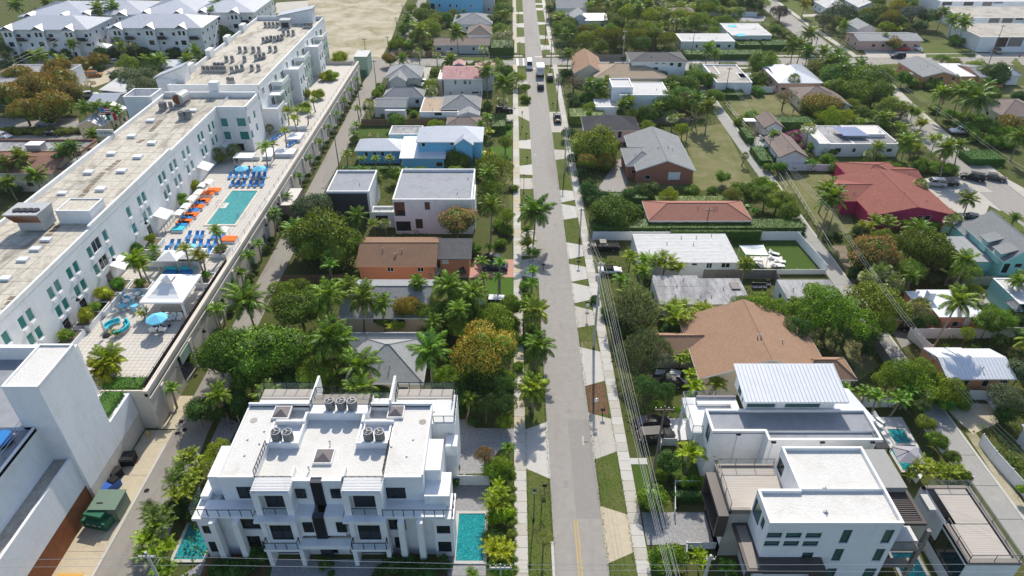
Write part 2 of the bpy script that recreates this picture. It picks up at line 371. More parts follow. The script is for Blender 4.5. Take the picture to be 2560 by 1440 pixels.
def box_walls(root,x0,x1,y0,y1,z0,z1,wall,wn=(),we=(),ww=(),wf=(),glass='dark_glass',frame='white_plastic',depth=.16,mull=0,name='wall',pix=True,slant=0):
 # wn/we/ww: windows on the near, right, left face as (px,py,w,h[,glass[,mull]]) ; py,px = centre
 mb=MB(); jobs=[]
 faces=[('n',(x0,y0),1,0,x1-x0,wn),('e',(x1,y0),0,1,y1-y0,we),('f',(x1,y1),-1,0,x1-x0,wf),('w',(x0,y1),0,-1,y1-y0,ww)]
 for nm,p0,ux,uy,L,wins in faces:
  ops=[]
  for q in wins:
   if q[0]=='w':
    c=Vector((q[1],y0,q[2])) if nm in 'nf' else Vector((x0,q[1],q[2])); q=q[1:]
   elif pix:
    c=onY(q[0],q[1],y0) if nm=='n' else onX(q[0],q[1],x1 if nm=='e' else x0) if nm in 'ew' else Vector((q[0],y1,q[1]))
   else: c=Vector((q[0],y0,q[1])) if nm in'nf' else Vector((x0,q[0],q[1]))
   u=(c.x-x0) if nm=='n' else (c.y-y0) if nm=='e' else (x1-c.x) if nm=='f' else (y1-c.y)
   w_,h_=q[2],q[3]; c0=max(z0+.05,c.z-h_/2); c1=min(z1-.1,c0+h_)
   a,b=max(.1,u-w_/2),min(L-.1,u+w_/2)
   if b-a<.2 or c1-c0<.2: continue
   if any(a<o[1] and b>o[0] and c0<o[3] and c1>o[2] for o in ops): continue
   ops.append((a,b,c0,c1))
   um=(a+b)/2; X=p0[0]+ux*um; Y=p0[1]+uy*um
   rz={'n':0,'e':R(90),'f':R(180),'w':R(-90)}[nm]
   jobs.append((X,Y,(c0+c1)/2,b-a,c1-c0,rz,q[4] if len(q)>4 else glass,q[5] if len(q)>5 else mull))
  wall_face(mb,p0,ux,uy,L,z0,z1,ops,depth)
 mb.build(name,wall,root)
 for X,Y,Z,a,b,rz,gl,mu in jobs:
  nmn='window'
  if gl=='door': gl='wood_dark'; nmn='door'
  if gl=='garage': gl='white_plastic'; nmn='garage_door'
  if gl=='shutter': gl='grey_fence'; nmn='door'
  window(root,X,Y,Z,a,b,rz,gl,frame,mu if nmn!='garage_door' else 0,3 if nmn=='garage_door' else 0,depth,nmn)
def slabs(polys,th=.14):
 mb=MB()
 for p in polys:
  a=[tuple(q) for q in p]; b=[(q[0],q[1],q[2]-th) for q in a]
  n=(Vector(a[1])-Vector(a[0])).cross(Vector(a[2])-Vector(a[0]))
  if n.z<0: a=a[::-1]; b=b[::-1]
  mb.poly(a); mb.poly(b[::-1])
  for i in range(len(a)): j=(i+1)%len(a); mb.poly([b[i],b[j],a[j],a[i]])
 return mb
def clipline(pts,axis_o,dirn,nrm):
 # segment of the line axis_o + t*dirn inside the convex polygon pts (plane normal nrm)
 t0,t1=-1e9,1e9; n=len(pts); c=sum(pts,Vector())/n
 for i in range(n):
  a=pts[i]; e=pts[(i+1)%n]-a
  m=nrm.cross(e)
  if m.dot(c-a)<0: m=-m
  d=m.dot(dirn); s=m.dot(a-axis_o)
  if abs(d)<1e-7:
   if m.dot(axis_o-a)<0: return None
  elif d>0: t0=max(t0,s/d)
  else: t1=min(t1,s/d)
 return (t0,t1) if t1-t0>.15 else None
def ribs(polys,sp=.6,h=.05,w_=.04):
 mb=MB()
 for p in polys:
  p=[Vector(q) for q in p]; n=(p[1]-p[0]).cross(p[2]-p[0]).normalized()
  if n.z<0: n=-n
  hor=Vector((0,0,1)).cross(n)
  if hor.length<1e-4: hor=Vector((1,0,0))
  hor.normalize(); dn=n.cross(hor).normalized()
  us=[hor.dot(q-p[0]) for q in p]; u=min(us)+sp/2
  while u<max(us):
   o=p[0]+hor*u; r=clipline(p,o,dn,n)
   if r:
    a=o+dn*(r[0]+.02); b=o+dn*(r[1]-.02); q=hor*w_/2; k=n*h
    mb.poly([a-q,a-q+k,b-q+k,b-q]); mb.poly([a+q,b+q,b+q+k,a+q+k]); mb.poly([a-q+k,a+q+k,b+q+k,b-q+k]); mb.poly([a-q,a+q,a+q+k,a-q+k]); mb.poly([b-q,b-q+k,b+q+k,b+q])
   u+=sp
 return mb
def planes(kind,x0,x1,y0,y1,z,h,hipn=True,hipf=True):
 xm,ym=(x0+x1)/2,(y0+y1)/2
 A,B,C,D=(x0,y0,z),(x1,y0,z),(x1,y1,z),(x0,y1,z)
 if kind=='hip':
  if x1-x0>=y1-y0:
   d=(y1-y0)/2; P,Q=(x0+d,ym,z+h),(x1-d,ym,z+h)
   if x1-x0-2*d<.05: return [[A,B,P],[B,C,P],[C,D,P],[D,A,P]]
   return [[A,B,Q,P],[B,C,Q],[C,D,P,Q],[D,A,P]]
  d=(x1-x0)/2; P,Q=(xm,y0+d,z+h),(xm,y1-d,z+h)
  return [[A,B,P],[B,C,Q,P],[C,D,Q],[D,A,P,Q]]
 if kind=='gx': return [[A,B,(x1,ym,z+h),(x0,ym,z+h)],[C,D,(x0,ym,z+h),(x1,ym,z+h)]]
 if kind=='gy': return [[D,A,(xm,y0,z+h),(xm,y1,z+h)],[B,C,(xm,y1,z+h),(xm,y0,z+h)]]
 if kind=='shed_far': return [[A,B,(x1,y1,z+h),(x0,y1,z+h)]]      # rises away from the camera
 if kind=='shed_near': return [[(x0,y0,z+h),(x1,y0,z+h),C,D]]
 if kind=='shed_w': return [[(x0,y0,z+h),B,C,(x0,y1,z+h)]]
 if kind=='shed_e': return [[A,(x1,y0,z+h),(x1,y1,z+h),D]]
VP=None
def vent(root,x,y,z):
 o=MB().cyl(x,y,z-.15,z+.45,.07,n=6).cyl(x,y,z+.4,z+.5,.13,.04,n=6).build('vent_pipe','steel',root)
def volume(root,r,z,roof='flat',h=1.2,wall='white_wall',roofm='white_roof',oh=.45,z0=0,wn=(),we=(),ww=(),glass='dark_glass',frame='white_plastic',
           par=.45,sides='nefw',trim='white_trim',seams=0,vents=1,fas='white_trim',depth=.16,mull=0,pt=.22,auto=False):
 x0,x1,y0,y1=r
 wn,we,ww=list(wn),list(we),list(ww)
 if auto and z-z0>2.3:
  o_=0 if roof=='flat' else oh
  fl=[z0+1.55+k*2.9 for k in range(max(1,int((z-z0+.3)//2.9)))]
  nowin=not wn
  for zz in fl:
   if nowin:
    n_=max(1,int((x1-x0)/3.6))
    for i in range(n_):
     if random.random()<.85: wn.append(('w',x0+(i+.5)*(x1-x0)/n_+rnd(-.3,.3),zz,rnd(.8,1.7),rnd(.9,1.3)))
   n_=max(1,int((y1-y0)/4)); side=we if x1<0 else ww
   for i in range(n_): side.append(('w',y0+(i+.5)*(y1-y0)/n_,zz,1.1,1.1))
 if roof=='flat':
  t=pt; zd=z-par
  box_walls(root,x0,x1,y0,y1,z0,zd if par<.05 else z-.001,wall,wn,we,ww,glass=glass,frame=frame,depth=depth,mull=mull)
  MB().box(x0+.02,x1-.02,y0+.02,y1-.02,zd-.12,zd,skip='b').build('roof',roofm,root)
  if par>.05:
   mb=MB(); e=.03
   if 'n' in sides: mb.box(x0-e,x1+e,y0-e,y0+t,zd-.05 if 0 else z-par,z)
   if 'f' in sides: mb.box(x0-e,x1+e,y1-t,y1+e,z-par,z+.002)
   ya=y0+t if 'n' in sides else y0; yb=y1-t if 'f' in sides else y1
   if 'w' in sides: mb.box(x0-e,x0+t,ya,yb,z-par,z-.002)
   if 'e' in sides: mb.box(x1-t,x1+e,ya,yb,z-par,z+.001)
   mb.build('parapet',trim,root)
  for i in range(vents):
   vent(root,rnd(x0+.8,x1-.8),rnd(y0+.8,y1-.8),zd)
  return
 X0,X1,Y0,Y1=x0+oh,x1-oh,y0+oh,y1-oh
 zz=z-.1 if roof.startswith('shed') else z
 box_walls(root,X0,X1,Y0,Y1,z0,z-.02,wall,wn,we,ww,glass=glass,frame=frame,depth=depth,mull=mull)
 pl=planes(roof,x0,x1,y0,y1,z,h)
 slabs(pl).build('roof',roofm,root)
 mb=MB()
 if roof=='gy':
  k=h*(1-oh/((x1-x0)/2))-.12
  for Y,f in ((Y0,1),(Y1,-1)): mb.poly([(X0,Y,z-.05),(X1,Y,z-.05),((X0+X1)/2,Y,z+k+.1)][::f])
 if roof=='gx':
  for X,f in ((X1,1),(X0,-1)): mb.poly([(X,Y0,z-.05),(X,Y1,z-.05),(X,(Y0+Y1)/2,z+h-.15)][::f])
 if roof=='shed_far':
  mb.poly([(X0,Y1,z-.02),(X0,Y0,z-.02),(X0,Y1,z+h-.2)]); mb.poly([(X1,Y0,z-.02),(X1,Y1,z-.02),(X1,Y1,z+h-.2)]); mb.poly([(X1,Y1,z-.02),(X0,Y1,z-.02),(X0,Y1,z+h-.2),(X1,Y1,z+h-.2)])
 if roof=='shed_near':
  mb.poly([(X0,Y0,z-.02),(X1,Y0,z-.02),(X1,Y0,z+h-.2),(X0,Y0,z+h-.2)]); mb.poly([(X1,Y0,z-.02),(X1,Y1,z-.02),(X1,Y0,z+h-.2)]); mb.poly([(X0,Y1,z-.02),(X0,Y0,z-.02),(X0,Y0,z+h-.2)])
 if mb.f: mb.build('gable',wall,root)
 # fascia board round the eaves
 mb=MB(); e=.03
 if roof in('hip','gx'): mb.box(x0,x1,y0-e,y0,z-.2,z-.01)
 if roof in('hip','gy'): mb.box(x1,x1+e,y0,y1,z-.2,z-.01); mb.box(x0-e,x0,y0,y1,z-.2,z-.01)
 if roof=='gy':
  xm=(x0+x1)/2
  for a,b in (((x0,z),(xm,z+h)),((xm,z+h),(x1,z))):
   mb.poly([(a[0],y0-.02,a[1]-.22),(b[0],y0-.02,b[1]-.22),(b[0],y0-.02,b[1]+.01),(a[0],y0-.02,a[1]+.01)])
 if mb.f: mb.build('fascia',fas,root)
 if seams: ribs(pl,seams).build('seam',roofm,root,kind='stuff')
 else:
  # ridge and hip caps
  if roof in('hip','gx','gy'):
   mb=MB(); seg=set()
   for p in pl:
    for i in range(len(p)):
     a,b=p[i],p[(i+1)%len(p)]
     if a[2]>z+.01 or b[2]>z+.01:
      if roof!='hip' and not (a[2]>z+.01 and b[2]>z+.01): continue
      seg.add(tuple(sorted((tuple(a),tuple(b)))))
   for a,b in seg: mb.tube([(a[0],a[1],a[2]+.0),(b[0],b[1],b[2]+.0)],.09,4)
   mb.build('ridge_cap',roofm,root)
 for i in range(vents):
  u,v=rnd(.25,.75),rnd(.2,.45); x=x0+(x1-x0)*u; y=y0+(y1-y0)*v
  if roof=='hip': zz=z+h*min(1,min(x-x0,x1-x,y-y0,y1-y)/(min(x1-x0,y1-y0)/2))
  elif roof=='gx': zz=z+h*(1-abs(y-(y0+y1)/2)/((y1-y0)/2))
  elif roof=='gy': zz=z+h*(1-abs(x-(x0+x1)/2)/((x1-x0)/2))
  elif roof=='shed_far': zz=z+h*(y-y0)/(y1-y0)
  else: zz=z+h*.6
  vent(root,x,y,zz)
LM=[]   # landmarks for the labels of plants: (short name, x0,x1,y0,y1)
def house(name,label,cat,short,vols,group=None,extra=None):
 r0=vols[0][0]; root=thing(name,label,cat,((r0[0]+r0[1])/2,(r0[2]+r0[3])/2,0),group=group)
 X=[];Y=[]
 for v in vols:
  volume(root,v[0],v[1],**v[2]); X+=v[0][:2]; Y+=v[0][2:]
 if short: LM.append((short,min(X),max(X),min(Y),max(Y)))
 return root
def fence(name,label,pts,h,m,step=2.4,post=.12,panel=True,caps=None,th=.05,cat='fence',slat=0,group=None,z0=0):
 root=thing(name,label,cat,(pts[0][0],pts[0][1],z0),group=group)
 for i in range(len(pts)-1):
  a=Vector(pts[i]).to_2d(); b=Vector(pts[i+1]).to_2d(); L=(b-a).length; n=max(1,round(L/step)); d=(b-a)/L; rz=math.atan2(d.y,d.x)
  for k in range(n+1):
   if k==0 and i>0: continue
   p=a+d*L*k/n; o=bpy.data.objects.new('post',unit(m)); link(o,root); o.location=(p.x-root.location.x,p.y-root.location.y,h/2+.05); o.scale=(post,post,h+.1); o.rotation_euler=(0,0,rz)
  for k in range(n):
   p=a+d*L*(k+.5)/n; w_=L/n-post-.01
   if slat:                                     # open rail: bars
    for q in range(slat):
     o=bpy.data.objects.new('rail',unit(m)); link(o,root); o.location=(p.x-root.location.x,p.y-root.location.y,h*(q+1)/slat-.03); o.scale=(w_,.04,.04); o.rotation_euler=(0,0,rz)
   else:
    o=bpy.data.objects.new('panel',unit(m)); link(o,root); o.location=(p.x-root.location.x,p.y-root.location.y,h/2+.02); o.scale=(w_,th,h-.04); o.rotation_euler=(0,0,rz)
 return root
# ---------------- plants ----------------
def qleaf(v,f,p,a,b,l,w_):           # a leaf: a quad along a, width along b
 k=len(v); v+= [tuple(p),tuple(p+a*l*.5+b*w_*.5),tuple(p+a*l),tuple(p+a*l*.5-b*w_*.5)]; f.append((k,k+1,k+2,k+3))
def rdir():
 while True:
  d=Vector((rnd(-1,1),rnd(-1,1),rnd(-1,1)))
  if .1<d.length<1: return d.normalized()
def crown_mesh(name,seed,n=4200,lobes=16,size=.085,flat=.8,lr=(.3,.48),bloom=None,core=True,droop=0,base='leaf',spread=.62,vert=0):
 random.seed(seed); v=[];f=[];mi=[]
 L=[]
 for i in range(lobes):
  d=rdir(); d.z=abs(d.z)*.9-.25 if i%4 else d.z
  L.append((Vector((d.x,d.y,d.z*flat))*spread*rnd(.75,1.12),rnd(*lr)))
 if core:
  import bmesh
  bm=bmesh.new()
  for c,r in L: bmesh.ops.create_icosphere(bm,subdivisions=1,radius=r*.78,matrix=Matrix.Translation(c))
  bmesh.ops.create_icosphere(bm,subdivisions=2,radius=spread*.85,matrix=Matrix.Diagonal((1,1,flat,1)))
  for q in bm.verts: q.co+=rdir()*.03
  bm.verts.index_update()
  v=[tuple(q.co) for q in bm.verts]; f=[tuple(x.index for x in q.verts) for q in bm.faces]; mi=[0]*len(f); bm.free()
 tot=sum(r*r for c,r in L)
 for c,r in L:
  for i in range(int(n*r*r/tot)):
   d=rdir()
   if d.z<-.55: d.z*=-.5; d.normalize()
   p=c+Vector((d.x,d.y,d.z*.92))*r*rnd(.82,1.12)
   inside=any((p-c2).length<r2*.72 for c2,r2 in L if c2 is not c)
   if inside and random.random()<.85: continue
   a=(d*.35+rdir()*.9-Vector((0,0,droop))).normalized(); b=a.cross(d+rdir()*.6).normalized()
   if vert: a=(Vector((0,0,1))*vert+rdir()*.5+d*.4).normalized(); b=a.cross(rdir()).normalized()
   s=size*rnd(.6,1.5); qleaf(v,f,p,a,b,s,s*(.55 if not vert else .16)); 
   out=(p.length>.5 and d.z>-.05)
   mi.append(1 if bloom and out and random.random()<(.95 if d.z>.25 else .5)*(.5+.5*min(1,max(0,p.z+.55))) else 0)
 me=bpy.data.meshes.new(name); me.from_pydata(v,[],f); me.materials.append(MATS[base])
 if bloom: me.materials.append(MATS[bloom])
 me.polygons.foreach_set('material_index',mi); me.update(); return me
CR={}
CR['mango']=[crown_mesh('mango_crown',i,14000,20+i*2,.062,.78) for i in (1,2,3,4)]
CR['gold']=[crown_mesh('gold_crown',11,15000,26,.052,.78,(.24,.4),bloom='blossom_gold')]
CR['rust']=[crown_mesh('rust_crown',13,11000,26,.06,.75,(.24,.4),bloom='blossom_rust')]
CR['amber']=[crown_mesh('amber_crown',i,7000,18,.075,.75,bloom='blossom_amber') for i in (14,15)]
CR['airy']=[crown_mesh('airy_crown',i,11000,28,.052,.8,(.15,.34),core=False,spread=.72) for i in (21,22,23)]
CR['wispy']=[crown_mesh('wispy_crown',i,8000,14,.13,.9,(.3,.45),core=False,vert=.7,spread=.58) for i in (31,32)]
CR['bush']=[crown_mesh('bush_crown',i,4200,11,.09,.85,(.35,.5)) for i in (41,42,43)]
CR['magenta']=[crown_mesh('flower_crown',51,2500,12,.10,.7,bloom='blossom_pink')]
CR['bare']=[crown_mesh('thin_crown',61,1500,16,.07,.85,(.2,.34),core=False,spread=.68)]
def frond(v,f,org,az,e0,L,bend,nl,ll,lw,droop,v_up=.25,start=.12):
 d=Vector((math.cos(az),math.sin(az),0)); side=Vector((-math.sin(az),math.cos(az),0)); p=Vector(org); e=e0; seg=8; pts=[p.copy()]; dirs=[]
 for i in range(seg):
  t=d*math.cos(e)+Vector((0,0,1))*math.sin(e); dirs.append(t); p=p+t*L/seg; pts.append(p.copy()); e-=bend/seg*(.4+1.4*i/seg)
 for i in range(seg):
  a,b=pts[i],pts[i+1]; w_=.02*(1-i/seg)*L+.003; k=len(v); up=dirs[i].cross(side)*-w_*.4
  v+=[tuple(a-side*w_),tuple(a+side*w_),tuple(b+side*w_*.85),tuple(b-side*w_*.85)]; f.append((k,k+1,k+2,k+3))
 for j in range(nl):
  s=start+(1-start)*(j+.5)/nl; x=s*seg; i=min(seg-1,int(x)); q=pts[i].lerp(pts[i+1],x-i); t=dirs[i]
  pr=math.sin(math.pi*min(1,(.12+s*.86)))**.6; l=ll*L*pr*rnd(.85,1.1)
  up=side.cross(t); up=up if up.z>0 else -up
  for sg in (1,-1):
   a=(side*sg*.85+t*(.35+.5*s)+up*v_up-Vector((0,0,droop))).normalized()
   k=len(v); wv=t*lw*L; m_=q+a*l*.55; e_=q+a*l*.95-Vector((0,0,droop*l*.45))
   v+=[tuple(q-wv*.5),tuple(q+wv*.5),tuple(m_+wv*.55),tuple(e_),tuple(m_-wv*.45)]; f.append((k,k+1,k+2,k+3,k+4))
def palm_mesh(name,seed,kind):
 random.seed(seed); v=[];f=[]
 if kind=='coco':
  n=27
  for i in range(n):
   lv=i/n; frond(v,f,(0,0,rnd(-.03,.03)),i*2.39996+rnd(-.35,.35),R(80-118*lv+rnd(-9,9)),rnd(.8,1.12),R(66+rnd(-20,24)),20,.30,.038,.5)
 if kind=='fox':
  n=13
  for i in range(n):
   lv=i/n; frond(v,f,(0,0,0),i*2.39996+rnd(-.2,.2),R(80-62*lv+rnd(-5,5)),rnd(.9,1.05),R(95),15,.34,.05,.25,.45)
 if kind=='royal':
  n=16
  for i in range(n):
   lv=i/n; frond(v,f,(0,0,0),i*2.39996+rnd(-.2,.2),R(75-75*lv+rnd(-5,5)),rnd(.9,1.05),R(80),16,.30,.04,.5,.2)
 if kind=='areca':
  for c in range(9):
   o=(rnd(-.35,.35),rnd(-.35,.35),rnd(-.35,.1)); a0=rnd(0,6.3)
   for i in range(7): frond(v,f,o,a0+i*2.4,R(rnd(35,84)),rnd(.62,.9),R(rnd(60,95)),11,.26,.045,.25,.4,.2)
 if kind=='sabal':
  for i in range(34):
   u=1-1.55*(i+.5)/34; az=i*2.39996; rr=math.sqrt(max(0,1-u*u)); d=Vector((rr*math.cos(az),rr*math.sin(az),u)).normalized()
   q=d*rnd(.38,.5); s=d.cross(Vector((0,0,1))); s=s.normalized() if s.length>.1 else Vector((1,0,0)); up=s.cross(d)
   k=len(v); v+=[tuple(-s*.012),tuple(s*.012),tuple(q+s*.01),tuple(q-s*.01)]; f.append((k,k+1,k+2,k+3))
   for j in range(13):
    t=R(-78+156*j/12); a=(d*math.cos(t)+s*math.sin(t)+up*.12*math.cos(t*2)).normalized(); l=rnd(.4,.52); b=a.cross(up).normalized()
    k=len(v); e_=q+a*l-Vector((0,0,.09)); m_=q+a*l*.6
    v+=[tuple(q),tuple(m_+b*.028),tuple(e_),tuple(m_-b*.028)]; f.append((k,k+1,k+2,k+3))
 if kind=='banana':
  for c in range(4):
   o=Vector((rnd(-.3,.3),rnd(-.3,.3),0))
   for i in range(7):
    az=i*2.4+c; e=R(rnd(30,75)); d=Vector((math.cos(az)*math.cos(e),math.sin(az)*math.cos(e),math.sin(e))); s=Vector((-math.sin(az),math.cos(az),0)); p=o.copy(); L=rnd(.55,.85)
    k=len(v); pts=[]
    for g in range(5):
     w_=[.01,.10,.13,.10,.01][g]; v+=[tuple(p-s*w_),tuple(p+s*w_)]; p=p+d*L/4; d=(d-Vector((0,0,.3))).normalized()
    for g in range(4): f.append((k+2*g,k+2*g+1,k+2*g+3,k+2*g+2))
 me=bpy.data.meshes.new(name); me.from_pydata(v,[],f); me.materials.append(MATS['palm_leaf']); me.materials.append(MATS['dead_frond'])
 if kind=='coco': q=len(f)*25//27; me.polygons.foreach_set('material_index',[0]*q+[1]*(len(f)-q))
 me.update(); return me
PM={k:[palm_mesh(k+'_fronds',100+i*7+j,k) for i in range({'coco':7,'areca':2,'banana':2}.get(k,3))] for j,k in enumerate(('coco','fox','royal','areca','sabal','banana'))}
def trunk_mesh(seed,r0,r1,curve=.0,limbs=0):
 random.seed(seed); mb=MB(); dx,dy=rnd(-1,1)*curve,rnd(-1,1)*curve
 pts=[(dx*math.sin(math.pi*.5*t)-dx,dy*math.sin(math.pi*.5*t)-dy,t) for t in [0,.25,.5,.75,1.0]]
 mb.tube(pts,r0,7,r1)
 for i in range(limbs):
  a=rnd(0,6.28); z=rnd(.45,.7); L=rnd(.35,.55)
  mb.tube([(pts[2][0],pts[2][1],z),(math.cos(a)*.5*L*1.6,math.sin(a)*.5*L*1.6,z+L*.5),(math.cos(a)*L*1.9,math.sin(a)*L*1.9,z+L)],r0*.5,5,r0*.15)
 return mb
TR={'palm':[trunk_mesh(i,.032,.02,.06).mesh('palm_trunk','palm_bark') for i in range(3)],'tree':[trunk_mesh(i+9,.075,.045,.03,5).mesh('tree_trunk','bark') for i in range(3)]}
PLANTS=[]   # (object, phrase, x,y, px)
def scale_at(p): return (p.y*_c-(p.z-CAM_H)*_s)/FPX
PCOL={'coco':(0.125,0.177,0.030),'fox':(0.119,0.189,0.030),'royal':(0.088,0.146,0.035),'areca':(0.163,0.213,0.025),'sabal':(0.138,0.165,0.050),'banana':(0.100,0.183,0.030)}
PNAME={'coco':('coconut_palm','coconut palm with long drooping fronds'),'fox':('foxtail_palm','small palm with short arching fronds'),'royal':('royal_palm','slender palm with feathery fronds'),
       'areca':('areca_palm','bushy multi-stemmed palm clump'),'sabal':('cabbage_palm','fan palm with a round head'),'banana':('banana_plant','broad-leaved banana-like plant')}
def palm(kind,px,py,r,h=None,colr=None,fixed=None,z0=0,label=None,base=None):
 # px,py: heart of the crown in the photograph; r: frond length in its pixels
 h=h if h is not None else {'coco':7.5,'fox':4.5,'royal':7,'areca':2.2,'sabal':5,'banana':.4}[kind]
 p=Vector(fixed) if fixed else G(px,py,z0+h)
 rm=r*scale_at(p)/K[2] if not fixed else r
 nm,ph=PNAME[kind]; k=len(PLANTS)
 t=thing(nm,None,'palm' if kind!='banana' else 'plant',(p.x,p.y,z0))
 cr=bpy.data.objects.new('crown',PM[kind][k%len(PM[kind])]); link(cr,t); cr.location=(0,0,h); cr.scale=(rm,rm,rm*.95); cr.rotation_euler=(rnd(-.06,.06),rnd(-.06,.06),rnd(0,6.28))
 c=colr or PCOL[kind]; j=rnd(.8,1.25); cr.color=(c[0]*j*rnd(.9,1.1),c[1]*j,c[2]*j,1)
 if kind!='banana':
  n=1 if kind!='areca' else 3
  for i in range(n):
   tr=bpy.data.objects.new('trunk',TR['palm'][(k+i)%3]); link(tr,t); tr.scale=(5.2,5.2,h) if kind not in('areca',) else (2.2,2.2,h); tr.location=(rnd(-.3,.3)*(n>1),rnd(-.3,.3)*(n>1),0); tr.rotation_euler=(0,0,rnd(0,6.28))
 if kind=='coco': t.rotation_euler=(rnd(-.09,.09),rnd(-.09,.09),0)
 tag(t,label=label); PLANTS.append((t,label or ph,p.x,p.y,label is not None)); return t
TCOL={'mango':(0.094,0.140,0.022),'gold':(0.094,0.134,0.022),'rust':(0.075,0.110,0.022),'amber':(0.094,0.122,0.020),'airy':(0.131,0.183,0.025),'wispy':(0.125,0.140,0.060),'bush':(0.106,0.171,0.025),'magenta':(0.088,0.122,0.030),'bare':(0.125,0.110,0.060)}
TNAME={'mango':('mango_tree','dense dark green round tree'),'gold':('mango_tree','dense tree topped with golden blossom'),'rust':('mango_tree','dense tree covered in rusty orange blossom'),
       'amber':('shade_tree','broad tree with amber tinted leaves'),'airy':('shade_tree','loose light green tree'),'wispy':('bottlebrush_tree','grey green tree with fine wispy foliage'),'bush':('shrub','rounded leafy green shrub'),'magenta':('bougainvillea','shrub covered in bright magenta flowers'),'bare':('sparse_tree','thin almost leafless grey tree')}
def tree(kind,px,py,r,h=None,colr=None,asp=1.0,z0=0,fixed=None,label=None,phrase=None,ysc=1,name=None):
 # px,py: middle of the crown; r: its half width in pixels; h: top of the crown in metres
 if fixed: p=Vector(fixed); rm=r
 else:
  p=G(px,py,z0+3); rm=r*scale_at(p)/K[2]
  hh=h if h is not None else (rm*(1.5 if kind!='bush' else 1.25)+(1.6 if kind!='bush' else .2))
  zc=max(rm*.55,hh-rm*.78*asp); p=G(px,py,z0+zc); rm=r*scale_at(p)/K[2]
 if fixed: zc=p.z-z0
 nm,ph=TNAME[kind]; ph=phrase or ph; nm=name or nm
 k=len(PLANTS); t=thing(nm,None,{'bush':'shrub','magenta':'shrub'}.get(kind,'tree'),(p.x,p.y,z0))
 me=CR[kind][k%len(CR[kind])]
 s=rm*1.02
 cr=bpy.data.objects.new('crown',me); link(cr,t); cr.location=(0,0,zc); cr.scale=(s*rnd(.88,1.12),s*rnd(.88,1.12),s*asp*rnd(.9,1.1)); cr.rotation_euler=(0,0,rnd(0,6.28) if ysc==1 else 0)
 c=colr or TCOL[kind]; j=rnd(.8,1.25); cr.color=(c[0]*j*rnd(.9,1.12),c[1]*j,c[2]*j,1)
 tr=bpy.data.objects.new('trunk',TR['tree'][k%3]); link(tr,t); sr=min(rm,6)*(.9 if kind!='bush' else .4); tr.scale=(sr,sr,max(.3,zc)); tr.rotation_euler=(0,0,rnd(0,6.28))
 tag(t,label=label); PLANTS.append((t,label or ph,p.x,p.y,label is not None)); return t
def hedge(label,x0,x1,y0,y1,h,colr=(.055,.10,.02),lum=.22,dens=34,size=.2,name='hedge',z0=0,cat='hedge',short=None):
 random.seed(int(abs(x0*31+y0*17))%9999)
 if x0>x1:x0,x1=x1,x0
 if y0>y1:y0,y1=y1,y0
 mb=MB(); mb.box(x0+lum*.8,x1-lum*.8,y0+lum*.8,y1-lum*.8,z0,z0+h-lum*.9)
 v,f=mb.v,mb.f
 W_,D_=x1-x0,y1-y0; A=[('t',W_*D_),('n',W_*h),('e',D_*h),('w',D_*h),('f',W_*h)]
 tot=sum(a for _,a in A); s=max(1,math.sqrt(tot*dens/14000)); size*=s; dens/=s*s
 for nm,a in A:
  for i in range(int(a*dens*(.5 if nm=='f' else 1))):
   u,w_=random.random(),random.random(); lump=lum*(math.sin(u*W_*1.7+w_*3)*.4+math.sin(w_*D_*2.3+u*2)*.4)
   if nm=='t': p=Vector((x0+u*W_,y0+w_*D_,z0+h-lum*.5+lump*.8)); n=Vector((0,0,1))
   elif nm=='n': p=Vector((x0+u*W_,y0+lum*.5+lump*.5,z0+w_*h)); n=Vector((0,-1,0))
   elif nm=='f': p=Vector((x0+u*W_,y1-lum*.5,z0+w_*h)); n=Vector((0,1,0))
   elif nm=='e': p=Vector((x1-lum*.5+lump*.5,y0+u*D_,z0+w_*h)); n=Vector((1,0,0))
   else: p=Vector((x0+lum*.5,y0+u*D_,z0+w_*h)); n=Vector((-1,0,0))
   p+=rdir()*lum*.5; a_=(n*.5+rdir()).normalized(); b=a_.cross(rdir()).normalized(); sz=size*rnd(.6,1.4)
   qleaf(v,f,p,a_,b,sz,sz*.6)
 o=mb.build(name,'leaf'); tag(o,label,cat); o.color=(*colr,1)
 if short: LM.append((short,x0,x1,y0,y1))
 return o
# ---------------- vehicles ----------------
m,n,b=newmat('car_paint'); oi=N(n,'ShaderNodeObjectInfo'); n.links.new(oi.outputs['Color'],b.inputs['Base Color']); b.inputs['Roughness'].default_value=.45; b.inputs['Specular IOR Level'].default_value=.18; b.inputs['Coat Weight'].default_value=.0; MATS['car_paint']=m
glossy('head_lamp',(.75,.75,.72),.15,.6); glossy('tail_lamp',(.45,.01,.01),.2,.6)
def loft(st,sec):
 mb=MB(); n=len(sec(*st[0][1:]))
 for s in st:
  for y,z in sec(*s[1:]): mb.v.append((s[0],y,z))
 for i in range(len(st)-1):
  for j in range(n):
   k=(j+1)%n; mb.f.append((i*n+j,i*n+k,(i+1)*n+k,(i+1)*n+j))
 mb.f.append(tuple(range(n-1,-1,-1))); mb.f.append(tuple((len(st)-1)*n+j for j in range(n))); return mb
def bsec(zb,zt,w_): 
 return [(-w_*.92,zb),(w_*.92,zb),(w_,zb+(zt-zb)*.35),(w_*.985,zt-(zt-zb)*.22),(w_*.86,zt),(-w_*.86,zt),(-w_*.985,zt-(zt-zb)*.22),(-w_,zb+(zt-zb)*.35)]
CARS={}
